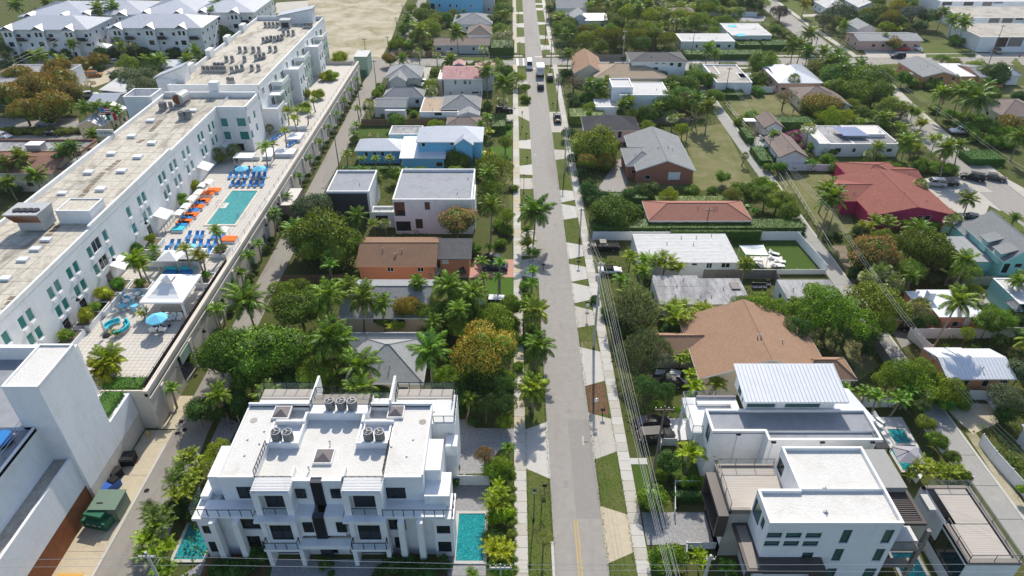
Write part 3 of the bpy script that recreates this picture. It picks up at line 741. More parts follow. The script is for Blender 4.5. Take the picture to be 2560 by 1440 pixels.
SPEC={ # length, halfwidth, body stations (x fraction, zb, zt, width factor), cabin base x0,x1, roof x0,x1, shoulder z, roof z
 'sedan':(4.7,.92,[(-.5,.4,.72,.86),(-.46,.3,.82,.95),(-.3,.24,.92,1),(0,.22,.93,1),(.2,.24,.9,1),(.42,.3,.76,.95),(.5,.42,.6,.84)],-.40,.24,-.22,.06,.88,1.42),
 'suv':(4.8,.97,[(-.5,.45,.95,.9),(-.46,.34,1.05,.97),(-.2,.3,1.08,1),(.15,.3,1.06,1),(.4,.36,1.0,.97),(.5,.5,.75,.88)],-.48,.24,-.42,.1,1.02,1.75),
 'pickup':(5.7,1.0,[(-.5,.55,1.05,.97),(-.48,.5,1.1,1),(-.1,.45,1.12,1),(.2,.45,1.12,1),(.42,.5,1.08,.97),(.5,.6,.85,.9)],-.12,.24,-.08,.13,1.08,1.85),
 'van':(5.8,1.03,[(-.5,.4,1.2,.97),(-.48,.35,1.25,1),(0,.3,1.25,1),(.3,.32,1.2,1),(.45,.4,1.0,.95),(.5,.5,.8,.88)],-.495,.36,-.49,.24,1.2,2.5),
 'convertible':(4.1,.85,[(-.5,.38,.7,.84),(-.44,.28,.82,.95),(0,.22,.86,1),(.3,.26,.82,.98),(.5,.4,.58,.82)],-.28,.16,-.2,.02,.84,1.22)}
def make_car(kind,colr,label,cat='car'):
 L,hw,st,cx0,cx1,rx0,rx1,zs,zr=SPEC[kind]; t=thing('parked_car' if kind in('sedan','suv','convertible') else {'pickup':'pickup_truck','van':'delivery_van'}[kind],label,cat)
 if kind not in CARS:
  c={}; c['body']=loft([(a*L,b_,z,hw*w_) for a,b_,z,w_ in st],bsec).mesh('car_body','car_paint',smooth=True)
  wb,wt=hw*.9,hw*.74
  A=[(cx0*L,-wb,zs),(cx1*L,-wb,zs),(cx1*L,wb,zs),(cx0*L,wb,zs)]; B=[(rx0*L,-wt,zr),(rx1*L,-wt,zr),(rx1*L,wt,zr),(rx0*L,wt,zr)]
  mb=MB(); mb.v=A+B; mb.f=[(4,5,6,7),(0,1,5,4),(1,2,6,5),(2,3,7,6),(3,0,4,7)]; c['cabin']=mb.mesh('car_cabin','car_paint' if kind!='convertible' else 'rubber')
  def inset(q,t_,off,i0=0,i1=1):
   q=[Vector(x) for x in q]; n_=(q[1]-q[0]).cross(q[2]-q[0]).normalized(); ctr=sum(q,Vector())/4
   def P(u,w_): return (q[0].lerp(q[1],u)).lerp(q[3].lerp(q[2],u),w_)+n_*off
   return [P(i0+t_,.12),P(i1-t_,.12),P(i1-t_,.9),P(i0+t_,.9)]
  A_=[Vector(x) for x in A]; B_=[Vector(x) for x in B]
  c['windshield']=MB().poly(inset((A_[1],A_[2],B_[2],B_[1]),.05,.012)).mesh('car_windshield','car_glass')
  c['rear_window']=MB().poly(inset((A_[3],A_[0],B_[0],B_[3]),.07,.012)).mesh('car_rear_window','car_glass')
  sp=[(0,.5),(.5,1)] if kind not in('van',) else [(.68,1)]
  for nm,q in (('r',(A_[0],A_[1],B_[1],B_[0])),('l',(A_[2],A_[3],B_[3],B_[2]))):
   for i,(a0,a1) in enumerate(sp if nm=='r' else [(1-y,1-x) for x,y in sp]): c['side'+nm+str(i)]=MB().poly(inset(q,.03,.012,a0,a1)).mesh('car_side_window','car_glass')
  if kind=='pickup': c['bed']=MB().box(-.47*L,-.14*L,-hw*.8,hw*.8,1.125,1.13).mesh('truck_bed','rubber')
  mb=MB(); mb.cyl(0,0,-.11,.11,.34,n=14); c['tyre']=MB.mesh(mb,'car_tyre','rubber'); c['rim']=MB().cyl(0,0,.105,.125,.21,n=10).cyl(0,0,-.125,-.105,.21,n=10).mesh('wheel_rim','steel')
  CARS[kind]=c
 c=CARS[kind]
 def add(nm,me,loc=(0,0,0),rot=(0,0,0),par=t):
  o=bpy.data.objects.new(nm,me); link(o,par); o.location=loc; o.rotation_euler=rot; return o
 for k in ('body','cabin'): o=add(k,c[k]); o.color=(*colr,1)
 add('windshield',c['windshield']); add('rear_window',c['rear_window'])
 for k in c:
  if k[:4]=='side': add('side_window',c[k])
 if 'bed' in c: add('truck_bed',c['bed'])
 for sx in (-.31,.31):
  for sy in (-1,1):
   w_=add('wheel',c['tyre'],(sx*L,sy*(hw-.1),.34),(R(90),0,0)); add('rim',c['rim'],par=w_)
 z=st[-1][2]*.9+.1
 for sy in (-1,1):
  if 'lamp' not in CARS: CARS['lamp']=unit('head_lamp')
  o=add('headlight',unit('head_lamp'),(L*.475,sy*hw*.68,z)); o.scale=(.14,.34,.14)
  o=add('taillight',unit('tail_lamp'),(-L*.492,sy*hw*.74,st[0][2]*.95)); o.scale=(.07,.28,.16)
 return t
def car(kind,px,py,ang,colr,label,cat='car',z0=0):
 p=G(px,py,z0+.7) ; t=make_car(kind,colr,label,cat); t.location=(p.x,p.y,z0+.012); t.rotation_euler=(0,0,R(ang)); return t
# ---------------- street furniture ----------------
def utility_pole(label,x,y,h,m='pole_wood',r=.17,arms=1,armrz=0,transformer=False,armw=2.2,lean=0,arm_z=None):
 t=thing('utility_pole',label,'utility pole',(x,y,0))
 MB().cyl(x,y,0,h,r,r*.62,8).build('pole',m,t)
 for i in range(arms):
  o=bx('crossarm',m if m=='pole_wood' else 'pole_concrete',x-armw/2,x+armw/2,y-.17,y-.05,(arm_z or h-.5)-i*1.1,(arm_z or h-.5)-i*1.1+.12,t,)
  for s in (-.92,-.4,.4,.92):
   q=MB().cyl(x+s*armw/2,y-.11,(arm_z or h-.5)-i*1.1+.12,(arm_z or h-.5)-i*1.1+.4,.05,.03,6).build('insulator','steel',t)
 if transformer: MB().cyl(x-.35,y-.25,h-2.9,h-1.9,.27,n=10).cyl(x-.35,y-.25,h-1.9,h-1.8,.2,.06,n=10).build('transformer','ac_metal',t)
 t.rotation_euler=(0,0,armrz) if False else (lean,0,0)
 return t
def wire(label,pts,sag=.8,r=.022,m='wire_bright',name='power_line',group=None):
 P=[]
 for a,b in zip(pts[:-1],pts[1:]):
  a,b=Vector(a),Vector(b)
  for i in range(12):
   t=i/12; p=a.lerp(b,t); p.z-=sag*4*t*(1-t); P.append(p)
 P.append(Vector(pts[-1]))
 o=MB().tube(P,r,4).build(name,m); tag(o,label,'power line',group); return o
def lamp_post(label,px,py,h=4.2,fixed=None):
 p=Vector(fixed) if fixed else G(px,py,0); t=thing('street_lamp',label,'street lamp',(p.x,p.y,0)); x,y=p.x,p.y
 MB().cyl(x,y,0,.5,.16,.09,8).cyl(x,y,.5,h-.5,.06,.05,8).build('post','green_metal',t)
 MB().cyl(x,y,h-.5,h-.05,.12,.2,8).build('lantern','lamp_glass',t); MB().cyl(x,y,h-.05,h+.2,.24,.03,8).build('lamp_cap','green_metal',t); return t
glossy('green_metal',(.02,.06,.055),.5,.4); glossy('lamp_glass',(.5,.52,.5),.2,.5)
def mailbox(label,px,py):
 p=G(px,py,0); t=thing('mailbox',label,'mailbox',(p.x,p.y,0)); x,y=p.x,p.y
 MB().box(x-.05,x+.05,y-.05,y+.05,0,1.05).build('post','black_metal',t); MB().box(x-.28,x+.28,y-.13,y+.13,1.05,1.25).tube([(x-.28,y,1.25),(x+.28,y,1.25)],.13,8).build('box','black_metal',t); return t
def street_sign(label,px,py,h=2.3,m='white_plastic',w_=.5,hh=.6,text=None,n=4,text_m='black_metal'):
 p=G(px,py,0); t=thing('road_sign',label,'road sign',(p.x,p.y,0)); x,y=p.x,p.y
 MB().cyl(x,y,0,h,.035,n=6).build('post','steel',t)
 if n==4: MB().box(x-w_/2,x+w_/2,y-.06,y-.04,h-hh,h).build('sign_board',m,t)
 else:
  pts=[(x+w_/2*math.cos(math.pi/8+i*math.pi/4),h-w_/2+w_/2*math.sin(math.pi/8+i*math.pi/4)) for i in range(8)]
  mb=MB(); mb.poly([(a,y-.05,b_) for a,b_ in pts]); mb.build('sign_board',m,t)
 if text: lettering(text,(x,y-.07,h-hh*.5 if n==4 else h-w_/2),w_*.28,text_m,t)
 return t
def lettering(txt,loc,size,m,parent,rot=(R(90),0,0),name='lettering'):
 cu=bpy.data.curves.new(name,'FONT'); cu.body=txt; cu.size=size; cu.align_x='CENTER'; cu.align_y='CENTER'; cu.extrude=.004; cu.materials.append(MATS[m])
 tmp=bpy.data.objects.new(name,cu); col.objects.link(tmp); me=bpy.data.meshes.new_from_object(tmp.evaluated_get(bpy.context.evaluated_depsgraph_get())); bpy.data.objects.remove(tmp)
 o=bpy.data.objects.new(name,me); link(o,parent); o.location=Vector(loc)-(wl(parent) if parent else Vector()); o.rotation_euler=rot; return o
def ac_tower(label,x,y,z,s=.85,h=1.0,group=None):
 t=thing('condenser_unit',label,'air conditioner',(x,y,z),group=group)
 if 'ac' not in WM:
  mb=MB(); mb.cyl(0,0,.08,1,.53,n=12); WM['ac']=mb.mesh('condenser_body','ac_metal')
  WM['acf']=MB().cyl(0,0,1,1.03,.42,n=14).mesh('condenser_fan','ac_dark')
  mb=MB()
  for i in range(7):
   z_=.2+i*.11; mb.cyl(0,0,z_,z_+.05,.545,n=12)
  WM['acl']=mb.mesh('condenser_grille','ac_dark')
  mb=MB()
  for i in range(3): 
   a=i*2.094; mb.poly([(0,0,1.045),(.36*math.cos(a),.36*math.sin(a),1.045),(.36*math.cos(a+.35),.36*math.sin(a+.35),1.05)])
  mb.cyl(0,0,1.03,1.07,.1,n=8); WM['acb']=mb.mesh('fan_blade','ac_metal')
 for nm,me in (('body',WM['ac']),('fan_opening',WM['acf']),('grille',WM['acl']),('fan_blade',WM['acb'])):
  o=bpy.data.objects.new(nm,me); link(o,t); o.scale=(s,s,h)
 return t
# ---------------- ground, streets ----------------
random.seed(5)
glossy('sage_light',(.30,.42,.34),.7,.3)
glossy('slat_blue',(.12,.16,.30),.3,.5)
rsheet('ground','shade_ground',-500,500,15,1200,0)
rsheet('road','asphalt',4.55,10.2,20,420,.02)
rsheet('road_patch','asphalt_new',7.3,10.1,20,64.5,.024)
for i_ in range(26):
 y_=rnd(24,200); x_=rnd(4.8,9.2); rsheet('road_patch',random.choice(('asphalt_new','asphalt_new','concrete')) if i_%5 else 'soil',x_,x_+rnd(.05,.9),y_,y_+rnd(.05,1.6)*(1 if i_%3 else .06),.0325+i_*.0001)
rsheet('road_patch','asphalt',4.6,10.1,20,49.0,.028)
rsheet('cross_street','asphalt',-55,4.55,222.6,231.5,.02); rsheet('cross_street','asphalt',10.2,420,223.5,231.5,.02)
for x0,x1 in ((-55,3.5),(11.5,104),(116,400)):
 rsheet('cross_sidewalk','concrete',x0,x1,233.2,234.8,.03)
rsheet('cross_sidewalk','concrete',12,97,219.6,221.2,.03)
sheet('right_street','asphalt',[(97.2,60),(105.5,60),(107.3,130),(110.2,200),(112,235),(119,420),(110,420),(104,235),(101.3,180),(98.7,115)],.026)
sheet('street_edge','concrete',[(105.6,60),(107.0,60),(109,130),(111.6,200),(110.3,200),(107.4,130)],.03)
for i,(x0,x1) in enumerate(((.28,1.72),(13.12,14.56))):
 t=thing('sidewalk',None,None,(x0,0,0)); t['kind']='structure'
 y=24.0
 while y<330:
  L=1.52 if y<150 else 4.6
  if not(220<y<236 ): bx('slab',random.choice(('concrete','concrete','new_concrete','old_concrete')) if i==0 else random.choice(('concrete','new_concrete')),x0,x1,y+.02,y+L-.02,-.05,.06+rnd(-.006,.006),t)
  y+=L
t=thing('right_alley',None,None,(56,0,0)); t['kind']='structure'
y=30.0
while y<222:
 bx('slab','alley_concrete',54.75,57.6,y+.03,y+4.7,-.05,.05+rnd(-.004,.004),t); y+=4.73
t2=rsheet('alley_kerb','new_concrete',57.62,57.95,30,222,.07)
sheet('left_alley','alley_asphalt',[(-43.6,15),(-37.0,15),(-37.4,42),(-39.2,62),(-39.9,95),(-40.0,131),(-39.6,197),(-38.9,229),(-45.5,229),(-44.2,175),(-43.7,130)],.022)
rsheet('left_alley_upper','alley_asphalt',-41.5,-37.5,231,420,.022)
t=thing('alley_apron',None,None,(-46,40,0)); t['kind']='structure'
for y0,y1,x0 in ((15,40,-50),(40,44.8,-48.3),(44.8,49.8,-48.2),(49.8,55.2,-48.0),(55.2,60.5,-47.4),(60.5,62.6,-47.4),(62.8,66,-45.9),(66,69,-45.6)):
 bx('slab','old_concrete',x0,-43.65,y0+.02,y1-.02,-.05,.06,t)
rsheet('alley_drain','new_concrete',-43.9,-43.62,15,60,.075)
# kerbs of the main street
for x,y0,y1 in ((4.35,20,46),): bx('kerb','new_concrete',x-.12,x+.18,y0,y1,-.05,.13)['kind']='structure'
# yellow double line, stop lines
for x in (6.95,7.28): rsheet('road_marking','line_paint',x,x+.12,20,48.7,.034)
rsheet('road_marking','white_trim',4.7,7.3,219.5,220.1,.034); rsheet('road_marking','white_trim',7.6,10.1,232.6,233.1,.034)
rsheet('road_marking','white_trim',1.5,2.1,223,231,.034); rsheet('road_marking','white_trim',3.6,4.0,223,231,.034); rsheet('road_marking','line_paint',118,170,227.4,227.6,.034)
# verges
for x0,x1 in ((1.74,4.5),(10.25,13.1)):
 for y0,y1 in ((20,219),(236,420)): rsheet('grass_verge','grass',x0,x1,y0,y1,.03)
rsheet('mulch_bed','mulch',10.3,12.9,65.5,71.5,.034)
rsheet('dry_patch','dry_grass',10.3,12.9,75.5,80.8,.034)
def yy(py): return G(1280,py).y
crop(0,0,1)
APR=[]
def apron(side,a,b,c,d,m=None):
 xr,xs=(10.1,13.12) if side=='r' else (4.6,1.72)
 p=[(xr,yy(b)),(xs,yy(d)),(xs,yy(c)),(xr,yy(a))]; APR.append(p)
 sheet('driveway_apron',m or random.choice(('concrete','new_concrete','new_concrete')),p,.042)
for q in ((1032,1150,1048,1129,'concrete'),(1265,1410,1287,1381,'old_concrete'),(868,966,880,952),(765,820,777,812),(707,759,717,749),(660,705,668,697),(606,649,613,640),(510,550,517,544),(475,507,478,500),(374,400,376,396),(280,331,280,331),(112,126,114,124),(88,98,90,97),(55,62,56,61),(20,26,20,26),(8,12,8,12)): apron('r',*q)
for q in ((1055,1198,1074,1172),(645,697,650,690,'new_concrete'),(446,473,446,473),(411,438,415,436),(349,373,352,371),(267,304,267,290),(196,214,196,212),(92,108,93,107),(58,69,59,68),(30,36,30,35)): apron('l',*q)
rsheet('driveway_apron','concrete',1.74,4.55,yy(640),yy(575),.04)
# yards
LK=[0]
def lawn(m,pix,z=.012,name='lawn'): LK[0]+=1; psheet(name,m,pix,z+.001+(LK[0]%9)*.0021)
crop(850,480,2.977)
lawn('grass',[(1255,0),(1282,0),(1290,500),(1190,500),(1000,640),(1000,800),(1293,800),(1293,500)])
lawn('lush_grass',[(1095,640),(1293,635),(1293,805),(1060,790)],.016)
lawn('paver_pink',[(1000,505),(1293,503),(1296,635),(760,640),(760,600),(1000,560)],.024,'driveway')
crop(850,0,2.977)
lawn('lush_grass',[(1115,1090),(1285,1090),(1285,1180),(1100,1180)],.02); lawn('lush_grass',[(1135,935),(1300,935),(1300,1010),(1150,1010)],.02)
lawn('turf',[(150,935),(380,935),(375,1020),(140,1020)],.02); lawn('grass',[(1110,360),(1290,360),(1290,418),(1090,418)],.02); lawn('grass',[(870,428),(1290,430),(1290,450),(850,450)],.02)
lawn('dry_grass',[(960,1200),(1285,1200),(1280,1430),(990,1430)],.016); lawn('concrete',[(1110,870),(1295,850),(1295,905),(1150,905)],.024,'driveway')
lawn('concrete',[(600,500),(680,500),(640,640),(590,660)],.024,'driveway'); lawn('concrete',[(770,370),(850,370),(850,460),(760,470)],.028,'driveway')
lawn('sand_lot',[(120,-260),(560,-260),(500,0),(460,70),(380,300),(300,440),(-220,440),(-240,0)],.02,'sandy_lot')
lawn('asphalt',[(540,430),(640,430),(640,480),(560,480)],.016,'driveway')
lawn('asphalt',[(2060,1190),(2160,1180),(2140,1300),(2130,1400),(2230,1429),(1900,1429),(1990,1300)],.02,'driveway'); 
lawn('dry_grass',[(2500,1010),(2620,1000),(2700,1400),(2300,1420),(2100,1390),(2110,1050),(2060,1100)],.01)
crop(1700,0,2.977)
lawn('dry_grass',[(60,960),(320,920),(560,1390),(30,1429),(20,1200)],.016); lawn('dry_grass',[(340,705),(930,700),(910,860),(400,860)],.016)
lawn('lush_grass',[(770,940),(910,940),(900,1000),(780,1000)],.016); lawn('grass',[(930,1080),(1650,1180),(1750,1215),(850,1225)],.016)
lawn('lush_grass',[(560,1105),(590,1105),(700,1230),(660,1240)],.018); lawn('lush_grass',[(450,950),(490,950),(525,1020),(500,1020)],.018)
lawn('new_concrete',[(495,1020),(640,1020),(620,1110),(560,1100)],.024,'driveway'); lawn('grass',[(1670,620),(1880,640),(1880,760),(1790,760)],.02)
lawn('grass',[(1780,300),(2080,300),(2190,395),(1800,395)],.014); lawn('concrete',[(1350,360),(1810,360),(1790,400),(1380,400)],.018,'driveway')
lawn('concrete',[(1380,400),(2560,395),(2560,430),(1400,430)],.014,'path'); lawn('grass',[(1830,405),(2200,400),(2200,425),(1830,428)],.03); lawn('grass',[(1510,478),(1720,470),(1720,488),(1510,490)],.03); lawn('grass',[(1560,505),(1650,505),(1680,560),(1620,540)],.02)
lawn('concrete',[(2290,360),(2560,360),(2560,400),(2310,400)],.022,'driveway'); lawn('dry_grass',[(2370,640),(2560,640),(2560,720),(2400,720)],.02)
lawn('dry_grass',[(700,1300),(1250,1300),(1250,1440),(760,1440)],.014); lawn('grass',[(890,128),(1060,125),(1060,180),(960,180)],.02); lawn('grass',[(280,170),(700,170),(700,190),(300,190)],.02)
lawn('concrete',[(1380,180),(1380,240),(1640,290),(1850,600),(1790,620),(1560,380),(900,120),(690,0),(730,0)],.012,'path') if 0 else None
lawn('concrete',[(1550,640),(1600,640),(1760,790),(2300,1260),(2560,1400),(2560,1440),(2480,1400),(2230,1270),(1760,840)],.024,'path'); lawn('concrete',[(690,0),(720,0),(1000,200),(1330,420),(1290,425),(960,200)],.024,'path')
lawn('grass',[(720,0),(880,0),(960,130),(980,180)],.016); lawn('concrete',[(905,110),(1080,100),(1070,122),(920,125)],.026,'driveway')
lawn('concrete',[(1360,500),(1520,505),(1600,640),(1530,660),(1480,560)],.014,'path'); lawn('concrete',[(1480,690),(1590,650),(1560,740),(1500,770)],.018,'driveway')
lawn('concrete',[(1790,1330),(2120,1310),(2330,1429),(1750,1440)],.02,'driveway'); lawn('concrete',[(80,440),(150,440),(140,560),(100,560)],.02,'driveway'); lawn('grass',[(60,425),(600,425),(600,440),(60,440)],.03)
lawn('paver_grey',[(470,120),(640,120),(620,160),(440,160)],.02,'driveway'); lawn('asphalt',[(440,325),(780,325),(800,370),(640,380),(450,352)],.02,'driveway'); lawn('grass',[(2500,430),(2560,500),(2560,520),(2460,470)],.02)
crop(1700,480,2.977)
lawn('concrete',[(1750,0),(2230,0),(2560,120),(2560,240),(2300,100),(2260,210),(2160,210),(1900,70)],.018,'driveway'); lawn('grass',[(2330,140),(2400,140),(2560,260),(2560,300),(2500,290)],.03)
lawn('grass',[(2430,145),(2560,190),(2560,230)],.03)
lawn('turf',[(395,340),(870,340),(1030,610),(400,610)],.014); lawn('dry_grass',[(860,0),(1240,0),(1300,300),(1100,330),(1000,240)],.014)
lawn('soil',[(1130,400),(1230,400),(1330,640),(1290,690)],.016,'soil_strip'); lawn('deck_paver',[(520,480),(760,480),(770,560),(600,565)],.03,'terrace_paving')
lawn('dry_grass',[(880,1020),(1320,1010),(1480,1300),(1280,1440),(1300,1300)],.012); lawn('concrete',[(2180,740),(2560,700),(2560,900),(2420,960),(2240,860)],.02,'terrace_paving')
lawn('soil',[(1690,1000),(1800,1000),(1870,1180),(1800,1200)],.02,'soil_strip'); lawn('asphalt_new',[(1530,960),(1690,960),(1750,1120),(1650,1160)],.016,'driveway')
crop(1650,940,2.813)
lawn('old_concrete',[(1960,180),(2330,200),(2380,330),(2200,410),(2110,330)],.03,'driveway'); lawn('sand_lot',[(2150,400),(2220,400),(2560,900),(2560,1020),(2200,480)],.02,'sandy_strip')
lawn('terrace_floor',[(60,300),(200,300),(215,450),(0,460),(-100,430)],.03,'driveway'); lawn('paver_grey',[(-130,960),(340,960),(400,1190),(-90,1190)],.03,'driveway')
lawn('lush_grass',[(1700,560),(1900,540),(1940,600),(1760,740)],.02); lawn('terrace_floor',[(-100,275),(60,300),(10,440),(-60,440)],.034,'driveway')
crop(1100,940,2.88)
lawn('turf',[(1365,640),(1500,640),(1520,820),(1410,830)],.03); lawn('turf',[(1700,640),(1860,640),(1860,720),(1640,720)],.03)
lawn('lush_grass',[(1480,1255),(1600,1255),(1600,1440),(1505,1440)],.03)
for x0,x1 in ((1357,1425),(1430,1488),(1590,1670)): lawn('new_concrete',[(x0,593),(x1,593),(x1+6,638),(x0+6,638)],.05,'stepping_slab')
lawn('paver_grey',[(110,315),(200,315),(250,375),(540,380),(540,500),(420,540),(330,700),(100,710)],.02,'driveway')
lawn('paver_grey',[(100,790),(350,790),(330,1440),(0,1440)],.02,'pool_paving')
lawn('grass',[(205,655),(330,655),(330,712),(205,712)],.024)
crop(480,940,2.88)
lawn('paver_grey',[(590,1320),(1420,1320),(1450,1460),(560,1460)],.024,'driveway'); lawn('paver_grey',[(215,290),(345,340),(150,700),(60,640)],.02,'driveway'); lawn('paver_grey',[(110,1320),(190,1290),(60,1440),(-80,1440)],.02,'driveway')
lawn('mulch',[(1440,1290),(1840,1330),(1840,1440),(1400,1440)],.02,'planting_bed'); lawn('mulch',[(100,1320),(560,1250),(520,1440),(60,1440)],.021,'planting_bed')
crop(0,0,2.977)
lawn('alley_asphalt',[(0,1010),(640,1000),(700,1100),(300,1429),(0,1429)],.01,'parking_lot'); lawn('old_concrete',[(560,480),(930,480),(950,560),(700,650),(620,640),(560,560)],.01,'parking_lot'); lawn('asphalt',[(0,880),(580,880),(600,960),(0,950)],.012,'parking_lot')
lawn('concrete',[(2060,20),(2350,0),(2420,-100),(2300,100),(2000,100)],.016,'path')
lawn('asphalt',[(0,430),(850,460),(900,470),(900,500),(560,500),(0,450)],.014,'parking_road')
# ---------------- the hotel and its pool deck ----------------
random.seed(6)
DZ=5.5
def pavermat(name,base,line,s):
 m,n,b=newmat(name); br=N(n,'ShaderNodeTexBrick',offset=0.0); n.links.new(pos(n),br.inputs['Vector']); br.inputs['Scale'].default_value=s
 br.inputs['Color1'].default_value=c4(base); br.inputs['Color2'].default_value=c4([x*.93 for x in base]); br.inputs['Mortar'].default_value=c4(line); br.inputs['Mortar Size'].default_value=.035; br.inputs['Brick Width'].default_value=.6; br.inputs['Row Height'].default_value=.6
 c=mixc(n,ramp(n,noise(n,.4,5,.7,pos(n)),.45,.75,0,.25),br.outputs[0],[x*.7 for x in base]); n.links.new(c,b.inputs['Base Color']); b.inputs['Roughness'].default_value=.8; MATS[name]=m
pavermat('hotel_paver',(.55,.52,.47),(.32,.29,.26),.9)
pt=thing('parking_podium','tan three storey parking podium carrying the white hotel pool deck above the alley','building',(-54,130,0))
LM.append(('pool deck podium',-62,-45.5,63,205))
crop(0,480,2.977)
we=[]
for x,y in ((1210,1325),(1530,905),(1655,632),(1775,433),(1885,275),(1980,113)): we.append((x,y,4.2,1.15))
E_=[(onX(a,b,-45.5).y,onX(a,b,-45.5).z) for a,b,_,_ in we]
ew=[]
for (y,z) in E_: ew.append((y,z,4.0,1.1))
yv=sorted(y for y,z in E_)
for y in list(range(int(yv[-1])+9,200,9)): ew.append((y,3.9,3.4,1.0))
for y,z,_,_ in list(ew):
 if y>78: ew.append((y+3.9,1.5,1.5,2.2))
# east wall of podium with openings; portal near
mb=MB(); ops=[(y-63-w_/2,y-63+w_/2,z-h/2,z+h/2) for y,z,w_,h in ew]; ops.append((71.2-63,76.2-63,0.02,5.0))
# drop overlaps
o2=[]
for o in ops:
 if not any(o[0]<q[1]+.1 and o[1]>q[0]-.1 and o[2]<q[3] and o[3]>q[2] for q in o2): o2.append(o)
wall_face(mb,(-45.5,63),0,1,142,0,6.1,o2,.35)
mb.poly([(-62,63,0),(-45.5,63,0),(-45.5,63,6.5),(-62,63,6.5)]); mb.poly([(-45.5,205,0),(-70,205,0),(-70,205,6.5),(-45.5,205,6.5)])
mb.build('wall','tan_wall',pt)
for a,b,c,d in o2:
 if b-a>4.8: continue
 y=63+(a+b)/2
 window(pt,-45.5,y,(c+d)/2,b-a,d-c,R(90),'slat_blue' if d-c<1.3 else 'dark_glass','white_plastic',5 if d-c<1.3 else 1,0,.3,'window')
MB().box(-52,-45.9,71.2,76.2,.03,.06).build('portal_floor','asphalt_new',pt)
MB().poly([(-52,71.2,0),(-52,76.2,0),(-52,76.2,5),(-52,71.2,5)]).build('portal_back','brown_metal',pt)
MB().box(-45.4,-45.25,71.6,75.8,3.4,4.9).build('portal_panel','sage_light',pt)
MB().box(-62,-45.5,63.3,205,5.2,DZ,skip='b').build('deck','hotel_paver',pt)
MB().box(-45.95,-45.4,62.9,205.1,6.1,6.52).box(-45.95,-45.55,63,205,5.5,6.08,).box(-61.9,-45.95,62.9,63.3,5.5,6.4).build('parapet','tan_wall',pt)
MB().box(-45.5,-45.38,63,205,5.0,5.3).build('string_course','tan_wall',pt)
for y in range(66,205,9): MB().box(-45.5,-45.2,y-.35,y+.35,0,5.0).build('pilaster','tan_wall',pt)
# deck rail
for y in range(64,205,3):
 mm='black_metal' if y<92 else 'steel'
 o=MB().box(-46.35,-46.29,y,y+.06,5.5,7.0); 
 for z in (5.9,6.3,6.7,7.0): o.box(-46.34,-46.3,y,y+3,z-.03,z)
 if y<92: o.box(-46.33,-46.31,y+.1,y+2.95,5.7,6.65)
 o.build('railing',mm,pt)
# wall lanterns over the alley
def wall_lamp(x,y,z,dx,dy,label='black gooseneck wall lamp on the tan podium wall above the alley',grp='gooseneck lamps on the podium wall'):
 t=thing('wall_lamp',label,'wall lamp',(x,y,z),group=grp)
 MB().tube([(x,y,z),(x+dx*.5,y+dy*.5,z+.35),(x+dx*.9,y+dy*.9,z+.2)],.035,5).build('arm','black_metal',t); MB().cyl(x+dx*.9,y+dy*.9,z-.25,z+.2,.33,.06,8).build('lamp_shade','black_metal',t)
for a,b in ((1330,1310),(1490,1030),(1630,800),(1750,600),(1855,410),(1960,240),(2050,85)):
 p=onX(a,b,-45.0); wall_lamp(-45.4,p.y,p.z,1,0)
# main hotel block
ht=thing('hotel','long white four storey hotel with teal windows facing a raised pool deck','building',(-69,100,0))
LM.append(('long white hotel',-77,-62.3,64,148))
FX=-62.3
we=[]
crop(0,480,2.977)
T='teal_glass'
for x,y in ((50,1085),(170,970),(228,912),(237,1095),(295,1045),(383,752),(432,697),(443,885),(492,832),(523,605),(570,557),(580,735),(625,688),(672,448),(722,575),(785,323),(835,443),(960,150),(1003,270),(1040,68),(1072,35),(1080,182),(1113,145),(1235,20)):
 p=onX(x,y,FX); we.append((p.y,p.z,1.25,1.75,T))
for x,y in ((720,393),(775,520)): p=onX(x,y,FX); we.append((p.y,p.z,2.3,1.9,'dark_glass'))
for x,y in ((505,990),(545,955),(628,840),(672,800),(820,640),(1120,285),(1152,262)): p=onX(x,y,FX); we.append((p.y,max(6.6,p.z),1.6,2.0,'dark_glass'))
crop(0,0,2.977)
for x,y in ((1275,1245),(1305,1215),(1312,1355),(1340,1325),(1367,1152),(1400,1117),(1402,1258),(1432,1225),(1483,1030),(1507,1005),(1512,1135),(1535,1110),(1195,1335),(1222,1305),(1255,1405),(1560,955),(1587,928),(1587,1055),(1613,1030)):
 p=onX(x,y,FX); we.append((p.y,p.z,1.15,1.7,T))
def wallE(root,X,y0,y1,z0,z1,wins,wall,name='wall',depth=.18,frame='white_plastic',acs=False):
 mb=MB(); jobs=[]; ops=[]
 for y,z,w_,h,g in wins:
  a,b=y-y0-w_/2,y-y0+w_/2
  if a<.1 or b>y1-y0-.1 or z-h/2<z0 or z+h/2>z1-.2: continue
  if any(a<o[1]+.05 and b>o[0]-.05 and z-h/2<o[3] and z+h/2>o[2] for o in ops): continue
  ops.append((a,b,z-h/2,z+h/2)); jobs.append((y,z,w_,h,g))
 wall_face(mb,(X,y0),0,1,y1-y0,z0,z1,ops,depth); mb.build(name,wall,root)
 for y,z,w_,h,g in jobs:
  window(root,X,y,z,w_,h,R(90),g,frame,1 if w_>2 else 0,0,depth)
  if acs and g==T: MB().box(X,X+.12,y-.4,y+.4,z-h/2-.55,z-h/2-.12).build('vent_grille','white_plastic',root)
wallE(ht,FX,64,140.28,0,15.5,we,'hotel_wall',acs=True)
mb=MB(); mb.poly([(-77,64,0),(FX,64,0),(FX,64,15.5),(-77,64,15.5)]); mb.poly([(-77,148.5,0),(-77,64,0),(-77,64,15.5),(-77,148.5,15.5)]); mb.poly([(FX,148.5,0),(-77,148.5,0),(-77,148.5,15.5),(FX,148.5,15.5)]); mb.build('wall','hotel_wall',ht)
